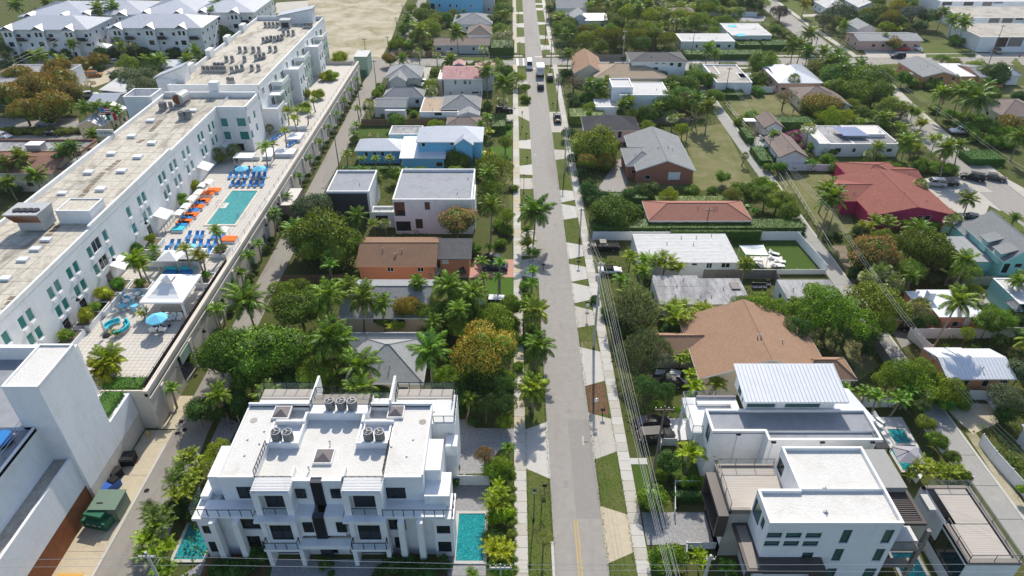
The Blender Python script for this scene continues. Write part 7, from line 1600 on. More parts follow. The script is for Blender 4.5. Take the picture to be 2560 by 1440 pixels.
umbrella(2240,600,DZ,1.6,'white_fabric','white umbrella on the terrace beside the apartment block balconies')
p=G(1820,1160,DZ+2.3); t=thing('white_gazebo','flat white gazebo behind the two far umbrellas','gazebo',(p.x,p.y,DZ)); MB().box(p.x-2,p.x+2,p.y-1.3,p.y+1.3,DZ+2.3,DZ+2.45).build('roof','white_fabric',t)
for a in (-1.9,1.9):
 for b_ in (-1.2,1.2): MB().cyl(p.x+a,p.y+b_,DZ,DZ+2.3,.05,n=5).build('post','white_plastic',t)
# ---------------- trees, palms, hedges ----------------
random.seed(12)
def T_(rows):
 for q in rows: tree(*q)
def P_(rows):
 for q in rows: palm(*q)
def H_(rows):
 for l,xl,xr,yn,yf,h,*c in rows:
  r=RC(xl,xr,yn,yf,h); hedge(l,*r,h,*( [c[0]] if c else []))
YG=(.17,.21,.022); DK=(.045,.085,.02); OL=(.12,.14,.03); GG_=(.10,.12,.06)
def U(rows,kind='bush',c=None):   # filler shrubs: x,y,r
 for q in rows: tree(kind,q[0],q[1],q[2],q[3] if len(q)>3 else None,c)
crop(850,480,2.977)
P_([('coco',1452,140,165,6.8),('coco',1118,120,115,8),('coco',105,170,95,7),('coco',150,800,160,6.5),('coco',800,690,150,6.5),('coco',985,740,150,6.5),('coco',665,1200,190,8),('coco',150,1310,190,6.5),('coco',-10,1080,130,7),('coco',40,690,110,6),('coco',1455,890,135,4.5),('coco',1470,1150,150,4.2),('coco',1440,1440,130,4),('coco',1370,840,80,4),
 ('fox',1055,530,75,5),('fox',1190,535,70,6),('fox',1435,600,75,5),('fox',1430,690,70,4.4),('fox',1070,640,60,4),('fox',2090,670,95,4),('fox',2160,500,90,5,YG),('areca',2290,520,110,3.5),('areca',2420,530,120,3.6),('areca',2510,560,90,3),('areca',2230,590,90,3),('areca',2480,920,150,3.5),('areca',2540,1220,70,2),('banana',2280,170,80),('banana',2400,180,80),('areca',1400,380,90,2),('areca',1430,460,80,1.6),('fox',1390,300,60,4),('banana',250,1000,60),('sabal',330,240,60,2.5),('areca',250,240,60,2.5),('fox',1110,420,55,2.5)])
T_([('rust',868,205,158,8.5),('gold',1065,1205,290,9.8),('amber',500,850,115,6.5),('airy',1160,960,180,6),('mango',1270,850,100,5),('mango',620,880,100,5),('mango',790,900,120,6),('mango',40,350,110,7),('mango',2030,160,175,6.5),('wispy',2180,900,215,7),('wispy',2270,1200,215,6.5),('mango',950,870,100,5),('airy',1240,180,75,4.5),('airy',1130,-20,110,5),('bush',700,600,55,2.2,(.3,.3,.24))])
T_([('mango',560,770,80,5),('airy',690,830,70,5),('mango',330,960,60,3.5),('mango',880,1000,90,5.5),('airy',1080,1010,100,5),('mango',600,1100,70,4.5),('airy',960,760,90,5)])
P_([('coco',300,850,110,6),('coco',560,660,90,6),('coco',900,880,110,6),('coco',700,960,90,5),('areca',420,1010,80,2.5),('fox',1180,640,60,4)])
U([(560,980,80),(660,1000,80),(760,1010,90),(860,1020,90),(960,1010,90),(1000,900,80),(1090,1060,80),(1230,1060,90),(1290,980,70),(1280,1120,70),(1010,1380,100),(900,1400,110),(780,1380,100),(1120,1420,100),(1240,1400,90),(1180,250,60),(1240,290,55),(1190,380,50),(1000,420,60),(400,990,60),(1330,1300,50),(1370,700,45),(1400,780,45),(1440,1010,60),(1380,1100,60)])
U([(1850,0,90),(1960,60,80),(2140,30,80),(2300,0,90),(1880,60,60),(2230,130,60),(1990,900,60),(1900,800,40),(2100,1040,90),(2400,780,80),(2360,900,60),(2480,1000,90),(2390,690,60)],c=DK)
H_([('tall dark hedge between the white vinyl fence and the terracotta roofed house',1870,3480,262,190,2.6,(.05,.095,.02)),('clipped hedge in front of the low modern wall right of the road',1870,2300,40,0,1.8)])
crop(0,480,2.977)
T_([('mango',2400,370,270,9.5),('mango',2000,1190,270,9.5),('mango',1680,1200,230,9),('mango',2230,860,190,7.5),('airy',2100,760,130,6.5),('mango',2480,1220,120,6),('mango',2330,130,160,7,(.06,.09,.04)),('airy',2420,800,120,6),('mango',1850,1370,150,6),('mango',2330,1350,150,6)])
P_([('coco',1830,800,190,7.5),('coco',2430,1080,200,8),('coco',2450,760,160,7.5),('fox',1610,890,95,4.5),('fox',1850,490,85,4.5),('fox',2045,165,75,4.5),('coco',2190,290,120,5),('fox',2460,560,85,4),('fox',2440,490,70,4.5),('fox',1720,690,60,3),('areca',1700,740,70,2)])
# palms standing on the deck
D5=DZ+.8
for q in (('coco',1015,510,115,4,YG),('fox',1060,560,85,3,YG),('fox',1380,435,80,3.3,(.2,.2,.02)),('fox',1470,480,90,3.6,(.17,.17,.02)),('fox',1600,295,70,4.2),('fox',1635,320,60,3.2),('fox',1150,440,70,2),('fox',1510,500,70,3.0,(.15,.17,.02))): palm(*q[:5],q[5] if len(q)>5 else None,None,D5)
palm('areca',1065,900,60,.9,None,None,DZ); palm('areca',860,1050,50,.5,YG,None,DZ)
for q in ((1120,345,45,1.5,YG),(1020,430,60,1.6,(.07,.12,.02)),(775,750,65,1.7,YG),(640,915,70,1.9,YG),(700,860,50,1.4),(880,680,60,1.2),(490,1070,60,1.4),(1350,40,40,1.5),(1370,80,35,1.5),(1640,420,40,.7),(1530,620,40,.8),(1040,670,50,.8)): tree('bush',q[0],q[1],q[2],q[3],q[4] if len(q)>4 else None,1,D5,phrase='leafy shrub in a planter',name='planter_shrub')
palm('areca',470,1060,55,1.2,None,None,D5); palm('sabal',1160,480,50,1.0,None,None,DZ)
palm('coco',800,1210,130,4.5,YG,None,DZ-2); palm('coco',770,1320,150,4,(.18,.18,.02),None,DZ-2.5); palm('coco',840,1270,110,4,YG,None,DZ-2)
for y in (67.5,): hedge('planting bed of low hedge at the near end of the hotel deck',-52,-46.8,64,66.3,.7,z0=DZ)
hedge('clipped green hedge on the white wall beside the tower, nearest the camera',-50.5,-47.9,58.3,62.6,.8,z0=6.3)
# shrubs and palms along the foot of the podium
y=66.5
random.seed(3)
while y<200:
 if not 69.5<y<77:
  k=len(PLANTS)
  if k%3==0: palm('fox',0,0,1.5,3.4,None,(-44.7,y,0))
  else: tree('bush',0,0,.75,None,(.06,.10,.022),fixed=(-44.8,y,.8),phrase='round clipped topiary shrub',name='topiary')
 y+=3.1
crop(0,0,2.977)
for q in (('fox',1975,1110,85,4.0),('fox',2030,1085,60,3),('fox',2120,985,60,3.5),('fox',2190,890,60,3.2),('fox',2140,835,70,3),('fox',2210,835,60,3),('fox',2290,835,55,3),('fox',2330,760,50,2.5),('sabal',1610,1150,75,2),('sabal',1735,1120,75,2.2),('sabal',2005,955,45,1.5)): palm(*q,YG if q[0]=='fox' and q[1]>2100 else None,None,DZ)
for q in ((2280,700,45),(2370,705,55),(2420,570,50),(2470,560,55),(1640,1180,45),(1760,1160,45),(2530,430,60),(2270,800,50),(1420,1380,60),(1400,1400,50)): tree('bush',q[0],q[1],q[2],1.4,YG,1,DZ,phrase='leafy shrub in a planter',name='planter_shrub')
H_([]) 
T_([('amber',420,520,110,8),('amber',450,600,130,9),('amber',250,680,190,10),('amber',60,720,150,9.5),('amber',380,790,180,9.5),('amber',180,820,140,8),('amber',480,700,130,9,(.06,.08,.02)),('amber',735,455,85,5),('amber',600,480,75,5,(.1,.12,.02)),('airy',1000,600,160,8,GG_),('airy',1080,680,140,8,GG_),('airy',950,480,100,6),('airy',1450,270,140,8,GG_),('airy',1040,290,110,7,GG_),('airy',1180,300,90,7,GG_),('airy',330,310,90,7,GG_),('airy',150,310,100,7,GG_),('airy',1840,90,85,6.5,GG_),('airy',1930,60,90,6),('airy',1640,250,90,7,DK),('bush',855,570,45,3,DK),('airy',1920,130,70,5,GG_),('bare',670,630,50,3),('airy',1480,200,80,6,GG_),('airy',900,100,80,5),('mango',1700,280,70,5,DK),('airy',20,380,80,6,DK),('airy',560,350,70,5,GG_)])
P_([('coco',610,800,75,7),('coco',700,800,75,7),('coco',780,800,60,7),('coco',860,815,75,7),('coco',460,1130,95,6.5),('coco',540,1100,85,7.5),('coco',150,1180,110,6.5),('coco',40,1220,90,6),('coco',240,1310,110,6.5),('coco',700,1000,80,5),('coco',1080,450,65,6),('coco',1190,440,80,6),('coco',1400,440,75,5),('coco',1460,380,70,4),('coco',290,430,100,5),('coco',450,450,70,4),('coco',710,70,80,11),('coco',820,50,70,11),('coco',130,40,75,8),('coco',1560,90,60,9),('coco',1640,30,70,10),('coco',650,220,50,4),('coco',730,150,50,8),('sabal',1500,100,55,7),('sabal',870,310,50,6),('coco',1380,60,60,7),('coco',60,1360,80,4),('coco',270,100,50,5),('sabal',1740,150,50,5),('coco',1740,60,60,6)])
U([(x,970+random.random()*15,38,1.2) for x in range(0,560,48)],c=OL); U([(x,965,40,1.3) for x in range(590,900,50)],c=OL)
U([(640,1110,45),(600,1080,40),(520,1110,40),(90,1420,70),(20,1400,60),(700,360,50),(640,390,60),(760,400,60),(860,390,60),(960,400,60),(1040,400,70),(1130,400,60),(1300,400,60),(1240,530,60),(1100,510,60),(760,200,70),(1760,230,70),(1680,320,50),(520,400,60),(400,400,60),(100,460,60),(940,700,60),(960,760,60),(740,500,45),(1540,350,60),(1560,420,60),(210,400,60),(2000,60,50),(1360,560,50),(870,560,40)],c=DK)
T_([('airy',700,330,90,6,GG_),('airy',420,330,90,7,GG_),('airy',240,320,90,7,GG_),('airy',60,330,90,7,GG_),('airy',760,260,70,5),('mango',1560,160,60,5),('airy',1350,330,90,6,GG_),('airy',480,30,60,6),('airy',950,30,60,6),('airy',1400,20,60,6),('amber',130,560,120,8)])
P_([('coco',520,330,60,6),('coco',900,350,60,6),('coco',560,40,60,8),('coco',350,20,60,8),('sabal',1000,350,50,5),('coco',1900,20,50,7)])
crop(850,0,2.977)
P_([('coco',600,235,100,6.5),('coco',875,240,90,7.5),('coco',1095,530,95,8),('coco',1215,620,120,8),('sabal',585,400,60,5),('sabal',720,415,45,4),('sabal',1065,370,50,5),('sabal',1190,255,45,6.5),('sabal',1258,240,45,6.5),('coco',510,140,60,5),('fox',550,200,60,5),('coco',1240,110,60,5),('sabal',215,780,65,4),('fox',130,820,50,3.5),('fox',190,820,45,3),('fox',120,940,55,3.2),('fox',100,1000,50,2.8),('coco',270,1320,75,4.5),('coco',1110,1290,95,5),('banana',1110,1000,80,1.5,YG),('banana',1100,1150,70,1,YG),('fox',50,1160,60,3,YG),('fox',165,1190,50,2.3,YG),('fox',265,1190,50,2.3,YG),('fox',370,1190,55,2.5,YG),('fox',1095,880,60,3.5),('coco',890,125,30,4),('sabal',680,670,60,4),('coco',1010,1110,60,3),('coco',920,80,25,4),('fox',100,590,35,3.2),('fox',30,750,40,3.2),
 ('coco',1690,400,65,6),('coco',1860,620,70,5),('coco',1940,640,80,5.5),('coco',1850,45,55,6),('coco',2090,30,60,6),('coco',2230,60,60,6),('coco',2290,30,60,7),('coco',1960,700,70,4),('coco',2100,780,70,4),('sabal',2490,150,50,5),('coco',2160,760,70,4),('banana',2280,720,50),('coco',2350,790,60,4),('coco',1990,610,60,5)])
T_([('mango',795,130,48,5),('mango',600,110,60,5),('mango',640,60,50,4),('airy',700,220,60,4),('mango',1150,160,70,5),('airy',1190,120,60,5),('amber',370,440,62,4.5),('airy',430,330,60,4),('airy',600,1130,125,5),('mango',900,1180,130,4.5),('airy',1140,1260,160,4.5),('airy',1230,1060,70,4.5),('mango',1240,540,70,5),('airy',1310,590,80,5),('airy',690,1180,60,3.5),('mango',1380,650,35,3.5),('airy',530,60,60,4),('mango',1900,1090,185,7),('amber',1960,1210,90,4),('amber',1830,1200,80,5),('airy',2290,950,75,4),('bare',1740,620,85,5),('airy',1630,110,60,4.5),('airy',1700,180,75,5),('airy',2020,160,90,6,(.11,.14,.03)),('airy',1880,220,90,5,OL),('wispy',1830,310,85,6.5,OL),('wispy',1930,290,85,7,OL),('wispy',2040,280,90,7.5,OL),('wispy',2140,290,80,7.5,OL),('wispy',2240,280,80,7.5,OL),('wispy',2340,290,80,7,OL),('wispy',2430,300,70,7,OL),('mango',2060,110,70,5),('mango',1690,40,60,4.5),('mango',2370,550,60,4.5),('mango',2480,620,80,5),('mango',2420,760,110,6),('mango',2530,700,80,6),('mango',2180,850,60,4),('mango',2300,850,80,5),('mango',1840,730,70,3.5),('mango',2480,480,50,4),('airy',2550,960,70,4.5),('wispy',2050,330,60,4,OL),('wispy',2200,340,70,4,OL),('airy',1740,270,60,4,OL)])
U([(440,300,60),(400,330,50),(470,230,50),(500,330,50),(560,270,50),(640,330,50),(520,170,50),(820,180,40),(700,540,35),(600,740,55),(580,720,40,2,(.1,.09,.03)),(400,870,50,1.2,OL),(500,760,40,1),(495,820,35,1),(550,850,35,1.2,(.08,.06,.04)),(740,850,45,1.3),(960,830,45,2),(320,860,20,1),(1100,780,35,2.2),(1385,740,40,1.5),(990,360,35,1.5),(1060,340,35,1.5),(1100,350,35,1.3),(110,1040,40,1.6,GG_),(300,640,35,1.5),(290,670,40,1.5),(270,700,40,1.5),(1020,1180,60,3),(1060,1210,60,3),(820,1220,60,2.5),(980,1290,80,3),(1180,1190,60,2),(880,1290,60,1.2),(1290,1400,40,1),(1250,940,30,1),(1060,1020,35,1.5),(1480,170,0.1,1)][:-1])
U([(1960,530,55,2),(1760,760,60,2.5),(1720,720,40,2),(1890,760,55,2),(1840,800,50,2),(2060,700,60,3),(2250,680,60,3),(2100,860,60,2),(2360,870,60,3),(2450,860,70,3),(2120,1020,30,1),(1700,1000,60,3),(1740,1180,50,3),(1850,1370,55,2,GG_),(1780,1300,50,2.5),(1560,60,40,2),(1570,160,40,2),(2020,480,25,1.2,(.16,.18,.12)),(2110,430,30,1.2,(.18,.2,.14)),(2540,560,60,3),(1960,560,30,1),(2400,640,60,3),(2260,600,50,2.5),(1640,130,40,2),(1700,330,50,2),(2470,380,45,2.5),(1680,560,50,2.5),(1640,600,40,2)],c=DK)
H_([('dark clipped hedge in front of the driveway left of the street',1125,1235,935,840,2.2),('dark hedge behind the far lawn left of the street',1118,1295,350,290,3),('low row of hedge along the light blue house front garden',0,480,1252,1225,1.0),('yellow green hedge beside the dark tiled bungalow',1710,1975,862,800,2.4,(.11,.14,.03)),('yellowish hedge along the wooden fence behind the light blue house',590,800,888,870,1.6,OL)])
crop(1700,0,2.977)
P_([('coco',205,360,80,6),('coco',270,400,60,5),('coco',315,80,45,5),('coco',445,90,50,5),('coco',370,90,35,4,YG),('coco',850,340,90,5.5),('coco',960,380,90,6),('coco',910,330,80,6),('coco',1060,390,80,5.5),('coco',1170,430,110,6),('coco',1120,470,90,5),('coco',1230,490,80,5),('coco',1330,480,70,5),('coco',150,740,90,7),('coco',225,800,95,7),('coco',30,160,50,5),('sabal',960,960,75,5),('coco',1480,1090,65,4.5),('coco',700,1000,55,4),('coco',1700,1050,100,6.5),('coco',1660,1010,70,6),('coco',2010,1110,110,7),('coco',2100,1090,80,6.5),('coco',2090,680,130,8),('coco',2200,720,150,8),('coco',1960,700,100,7),('coco',1220,190,60,6),('sabal',850,590,60,4),('sabal',1790,1380,75,3.5),('sabal',1410,1150,55,2.5),('coco',1090,1400,110,5.5),('sabal',485,1160,40,2.5),('coco',2040,150,80,7),('coco',2130,170,80,8),('coco',1960,90,60,7),('coco',1740,20,50,6),('coco',2530,1020,100,6),('fox',1300,265,25,3.5),('fox',1530,265,35,4),('coco',930,30,60,5,(.2,.17,.02)),('areca',1620,790,80,3,YG),('areca',1540,870,80,3),('areca',1740,840,90,3.5,YG),('areca',1640,950,80,3,YG),('areca',1800,920,80,3),('areca',1900,1040,80,4,YG),('areca',1980,1160,80,3),('areca',1560,760,80,3),('banana',1050,1080,50),('coco',60,100,40,5),('coco',20,190,50,4),('coco',110,800,50,6),('coco',2280,640,80,7)])
T_([('mango',630,470,105,7),('mango',1200,570,130,8),('mango',1400,610,190,9),('mango',1330,700,140,7),('mango',1480,690,120,7),('mango',1160,650,80,6),('amber',1060,790,150,6),('airy',1120,850,90,4.5),('bare',780,720,90,6.5),('mango',580,590,80,5),('rust',1600,320,60,5),('amber',1560,310,70,4.5),('mango',1660,580,60,4.5),('airy',1200,120,130,8,(.05,.075,.03)),('airy',1080,150,80,7,(.05,.075,.03)),('wispy',1610,80,90,8,(.2,.17,.04)),('wispy',1560,140,80,8,(.17,.15,.04)),('airy',1740,110,100,9,(.08,.1,.08)),('mango',1470,90,80,7),('mango',1860,120,80,8,DK),('airy',750,90,85,7,(.06,.065,.045)),('mango',2340,560,120,6,DK),('airy',2200,500,80,5),('mango',2300,700,90,6),('amber',2450,930,110,5.5),('mango',2280,950,90,4.5),('airy',2390,990,90,4),('mango',2530,720,60,4,DK),('airy',1650,830,90,4.5),('airy',1950,440,60,3.5),('airy',2040,470,60,3),('mango',330,540,0.1,1)][:-1]+[('mango',1430,30,90,7),('mango',1330,20,70,6),('mango',560,40,60,6,DK),('mango',440,20,70,6,DK),('mango',320,20,70,6,DK),('mango',200,20,70,6),('airy',1290,780,60,4.5),('mango',120,570,90,5.5),('mango',210,600,80,4.5),('mango',50,640,100,6),('mango',40,760,100,6),('mango',250,720,80,5),('magenta',845,1030,75,3),('magenta',905,1095,35,2),('bush',320,1310,60,3.5),('airy',1450,870,90,4),('mango',1700,20,70,6,DK),('airy',2560,230,40,3),('airy',690,600,50,3),('mango',1380,150,60,6,DK),('mango',1520,170,60,6,DK),('mango',1640,170,60,6,DK),('mango',1780,200,60,6,DK)])
U([(200,140,40,2),(260,150,40,2),(80,130,40,2),(390,160,35,2),(1080,1110,55,2.5,GG_),(1130,1130,40,2,GG_),(1400,1200,40,2,GG_),(1490,1170,40,2,GG_),(1250,1110,50,2),(1370,1130,50,2),(1010,1040,50,2),(1060,1050,45,2),(990,1090,40,2),(740,1240,55,3),(790,1190,45,2.5),(650,1240,40,2),(1330,1230,40,1.5),(1160,1250,60,1.5),(1440,1240,50,1.5),(1250,1240,50,1.5),(1560,1240,50,1.5),(1650,1240,45,1.5),(1790,1240,70,2.5),(1090,1190,60,1.3),(950,1220,60,1.2),(1900,1250,60,2.5),(2000,1260,60,2.5),(640,1370,80,3),(440,1420,80,3.5),(680,1420,70,3),(540,1400,60,3),(90,1420,60,2),(240,1420,40,1.5),(2060,300,60,3),(2150,280,50,3),(1730,620,50,2),(1790,610,40,2),(1900,620,60,2),(1860,640,50,2),(2230,900,70,3),(2130,880,60,3),(2000,860,60,3),(1900,810,50,2.5),(2070,930,50,2),(2300,1060,70,3),(2440,1060,80,3),(2200,1010,70,3),(2150,960,60,3),(470,660,50,2),(360,670,50,2),(430,670,45,2),(310,560,60,3),(580,680,50,2),(1300,900,60,2.5),(1500,920,60,2.5),(1220,880,60,2.5),(540,870,60,2),(430,900,40,2),(440,260,40,2),(250,260,0.1,1)][:-1])
U([(210,550,30,1.6,(.45,.05,.15)),(1590,1090,25,1.4,(.4,.06,.12)),(460,340,35,1.2),(20,1240,45,2),(60,1310,45,2)])
H_([('long clipped hedge in front of the worn flat roofed house',40,640,400,365,2),('clipped hedge beside the red car across the small driveway',440,610,330,290,2),('clipped hedge behind the asphalt driveway with a white car',625,840,330,290,2),('box hedge beside the wooden pergola on the alley',500,565,1020,940,1.8),('clipped hedge between the alley and brown gabled cottage',600,745,1190,1080,1.6),('dark trimmed hedge across the back of the dry lot',690,1000,905,860,2.4),('continuing dark hedge behind the stepped beige roofed house',1000,1550,905,870,2),('low hedge in front of the square dark flat roofed house',290,490,700,650,1.5),('hedge corner beside the square dark roofed house at the crossing',130,225,555,470,1.6),('hedge strip behind the square dark roofed house',300,425,472,458,1.2),('hedge beyond the far patched roof houses',440,640,205,185,2),('dark hedge on the verge of the right side street beside palms',2170,2440,1180,1110,1.8)])
# hedges running along the slanting right street
for i in range(9): tree('bush',700+i*24,190+i*17,30,2.4,OL)
for i in range(7): tree('bush',700+i*22,300-i*12+i*i*2,0,1) if 0 else None
crop(1700,480,2.977)
P_([('coco',1120,60,135,8),('coco',2180,60,90,6.5),('sabal',2040,220,90,3.5),('coco',2490,190,55,4),('coco',480,530,85,4.5),('coco',2140,520,110,7),('coco',2045,800,155,10),('sabal',1500,600,110,4),('sabal',1600,680,90,4),('sabal',1780,860,110,4.5),('areca',1460,220,80,3),('areca',1560,230,80,3),('areca',1380,260,80,3),('areca',1680,240,60,2.5),('coco',1730,620,80,5),('fox',80,1370,80,2.5,YG),('fox',240,1400,80,2.5,YG),('areca',20,1240,90,2.5),('coco',2500,650,80,5),('coco',2560,620,70,5),('banana',480,120,70,1.5),('banana',560,150,55,1),('banana',200,220,80,1),('banana',320,200,80,1.4),('areca',60,950,110,3.5),('areca',170,880,100,3.5),('areca',250,970,90,3),('areca',0,860,100,3.5),('sabal',1400,640,90,4),('coco',860,850,90,4)])
T_([('rust',1430,470,225,7.5),('mango',1820,430,200,8),('airy',1120,880,230,9),('airy',1450,830,230,9),('airy',1270,960,190,8),('airy',960,920,170,7),('airy',600,860,150,7),('airy',470,850,120,6),('airy',1000,740,100,6),('airy',1500,980,130,6),('airy',2120,600,120,5.5),('airy',1660,1360,170,6),('airy',1800,1330,120,5),('airy',1560,1400,120,5),('airy',2190,750,90,4.5),('mango',2300,960,110,5),('airy',2140,1050,70,4),('airy',2410,960,110,5),('mango',730,60,110,5.5),('mango',820,150,90,4.5),('mango',640,30,90,5),('mango',1720,580,100,5),('airy',760,870,110,6),('airy',860,1010,110,6,DK),('airy',1180,1080,120,5.5,DK),('airy',1400,1080,110,5,DK),('bush',1900,250,45,2.5,YG),('bush',2540,1330,100,5,GG_),('bare',1970,1420,90,3)])
U([(1780,240,60),(1740,300,50),(1340,300,60),(1900,480,60,3),(2070,480,60,3),(2010,560,60,3),(1860,640,70,3),(1960,640,60,2),(1480,720,90,3),(1300,600,60,2),(1640,760,70,3),(1650,900,80,3),(1750,960,80,3),(1860,960,60,3),(2490,930,70,3),(2550,900,80,3),(500,1010,70,3),(420,980,70,3),(330,1000,60,2),(100,1000,60,2),(560,1350,50,1.5),(520,1380,50,1.5),(2380,1110,60,3),(900,260,40,2),(2560,1060,60,3),(1170,330,40,1),(1100,340,40,1),(1400,1180,50,2),(1750,1420,80,3),(1860,1420,70,3)],c=(.05,.085,.022))
H_([('dense hedge in front of the terracotta roofed house',-70,620,290,215,2.3,(.05,.09,.02)),('hedge behind the terracotta roofed house',-180,400,60,20,2.2,(.09,.12,.02))])
crop(1650,940,2.813)
P_([('fox',215,560,130,3.5,YG),('fox',370,560,100,3,YG),('fox',240,90,100,2.5,YG),('fox',400,70,90,2.5,YG),('fox',1290,110,85,3),('fox',1440,130,90,3),('fox',1520,160,90,3),('fox',1680,180,100,3),('fox',1760,120,80,3),('areca',1830,640,110,1.6),('areca',1990,680,100,1.6,YG),('areca',2080,680,90,1.6),('areca',1760,690,60,1.2),('areca',280,1290,100,1.8,YG),('fox',470,1360,90,2),('fox',100,660,0,0)][:-1])
T_([('mango',1870,330,70,3.4),('mango',1955,450,72,3.4),('mango',2050,570,55,2.6),('mango',2150,700,50,2.4),('mango',1830,210,60,3.6,DK),('airy',2000,100,170,4.5),('airy',1800,70,150,5),('airy',2420,150,130,5,GG_),('bush',60,600,90,3,DK),('bush',-60,850,130,3.2),('bush',60,1290,130,3),('bush',-5,680,70,2),('airy',30,110,90,4,DK),('airy',-100,70,110,5,DK),('bush',2420,280,80,2.5,DK)])
U([(60,640,45,1.5,(.25,.28,.2)),(20,700,50,1.5),(240,745,60,1.3),(160,745,50,1.3),(300,745,45,1.3),(1990,200,60,2),(2120,170,70,2),(90,240,30,1.5,(.35,.02,.02)),(130,240,35,1.5),(-20,200,60,3,DK),(1330,170,50,2),(2550,800,40,2)])
H_([('dark low hedge inside the white planter wall of the white villa',105,330,850,790,1.2,DK),('clipped hedge strip along the villa front lawn behind the small palms',90,330,760,720,.9)])
crop(1100,940,2.88)
P_([('fox',490,530,70,2.6),('coco',665,100,140,4.5),('coco',200,160,80,4),('areca',410,920,130,2.5,YG),('areca',420,1260,140,2.5,(.19,.2,.02)),('areca',430,830,100,2.4,YG),('areca',230,1420,60,1.5)])
T_([('airy',320,570,85,3.8,(.12,.08,.03)),('bush',430,680,110,3),('airy',450,650,90,3.5),('bush',440,1000,110,2.8,YG),('bare',735,850,60,3.4),('bare',745,1180,85,3.8,OL),('bush',440,1400,100,2.4),('bush',390,1180,90,2,DK),('bush',460,320,70,2.5),('airy',330,200,110,5,DK),('airy',460,180,100,5,DK),('airy',420,60,130,6,DK),('mango',150,120,120,5,DK),('airy',280,60,110,5,DK)])
for i in range(9): tree('bush',515+i,720+i*85,42,2.0,(.11,.15,.03))
U([(20,1320,45,1.4),(60,1180,30,1.2),(110,770,35,1.4),(110,660,35,1.4),(130,250,60,2),(240,330,50,1.5),(40,1370,50,1.2)],c=DK)
crop(480,940,2.88)
U([(1450,1370,100,1.6),(1560,1390,90,1.4),(1680,1400,90,1.4),(1350,1420,60,1.2),(470,1290,80,1.8),(390,1360,90,1.6),(300,1400,90,1.4),(200,1390,80,1.2),(1000,1420,30,1),(960,1350,60,1.2)],c=DK)
U([(40,250,100,4),(160,230,110,4),(320,190,110,4),(560,10,100,4),(700,30,110,4),(1010,60,110,4),(1100,140,90,3),(1330,100,90,3),(950,110,100,3)],c=DK)
P_([('coco',1215,110,150,5.5),('coco',210,120,110,5)])
crop(0,960,3)
P_([('areca',1410,560,110,3.2),('areca',1330,700,140,3.4,(.08,.12,.025)),('areca',1350,820,120,3),('areca',1120,960,110,3.2,(.09,.13,.03)),('areca',1200,1030,150,3.4,(.08,.12,.025)),('areca',1130,1150,150,3),('areca',1240,1240,120,2.6),('areca',1100,1290,120,2.6),('areca',1230,1400,110,2),('areca',1440,720,110,3),('sabal',1420,540,80,3.4)])
T_([('airy',1640,500,110,4,YG),('airy',1560,600,100,3.6,YG),('bush',1430,880,100,2.5,DK),('bush',1320,930,100,2.4,DK),('bush',1480,960,80,2,DK)])
# ---------------- filler planting in the yards ----------------
def inpoly(x,y,P):
 c=False; n=len(P); j=n-1
 for i in range(n):
  if (P[i][1]>y)!=(P[j][1]>y) and x<(P[j][0]-P[i][0])*(y-P[i][1])/(P[j][1]-P[i][1])+P[i][0]: c=not c
  j=i
 return c
NO=[(.2,1.8,0,500),(1.7,14.7,0,500),(54.6,58.1,0,222),(-200,-36.8,0,150),(-90,-38.9,100,235),(-48,-40,0,60),(43,54,40,64),(14.6,30,70,83),(-16,0,62,120),(46,55,96,112),(15,22,104,125),(14,22,42,52),(15,26,51,62),(-9,0,40,60),(-30,-9,40,58),(20,50,36,68)]+[(a,b_,c,d) for _,a,b_,c,d in LM]
def free(x,y,r):
 if any(a-r<x<b_+r and c-r<y<d+r for a,b_,c,d in NO): return False
 for P in FLAT:
  if any(inpoly(x+a,y+b_,P) for a,b_ in ((0,0),(r,0),(-r,0),(0,r),(0,-r))): return False
 return True
random.seed(21); n_=0
for i in range(9000):
 y=rnd(58,335); x=rnd(-38,100) if y<225 else rnd(-38,150)
 r=rnd(1.5,2.9)*(1 if y<200 else 1.25)
 if not free(x,y,r*.9): continue
 if not free(x,y+1.3*r,r*.7) or not free(x,y+2.4*r,r*.6): continue
 if any(abs(p[2]-x)<3.0 and abs(p[3]-y)<3.0 for p in PLANTS): continue
 k=random.random()
 if k<.30: tree('airy',0,0,r*1.25,None,random.choice((None,YG,OL)),fixed=(x,y,r*.95+1))
 elif k<.52: tree('mango',0,0,r*1.2,None,None,fixed=(x,y,r*.9+.8))
 elif k<.70: palm('areca',0,0,r*1.1,2,random.choice((None,YG)),(x,y,0))
 elif k<.82: palm('coco',0,0,r*1.2,rnd(4,6.5),None,(x,y,0))
 elif k<.88: palm('sabal',0,0,r*.8,3,None,(x,y,0))
 else: palm('sabal',0,0,r*.75,2.4,None,(x,y,0))
 n_+=1
 if n_>340: break
# leafy ground cover as one mass
mb=MB(); v,f=mb.v,mb.f; n_=0
while n_<4200:
 y=40+300*random.random()**1.2; x=rnd(-60,110)*(1 if y<220 else 1.3)
 if not free(x,y,.45): continue
 n_+=1; r=rnd(.5,1.3); h=rnd(.3,1.5)
 for j in range(26):
  d=rdir(); p=Vector((x,y,0))+Vector((d.x*r,d.y*r,abs(d.z)*h)); a=(d+rdir()).normalized(); b_=a.cross(rdir()).normalized(); s=rnd(.2,.42); qleaf(v,f,p,a,b_,s,s*.6)
o=mb.build('undergrowth','leaf'); tag(o,'low leafy undergrowth filling the yards between houses','undergrowth',kind='stuff'); o.color=(.085,.13,.025,1)
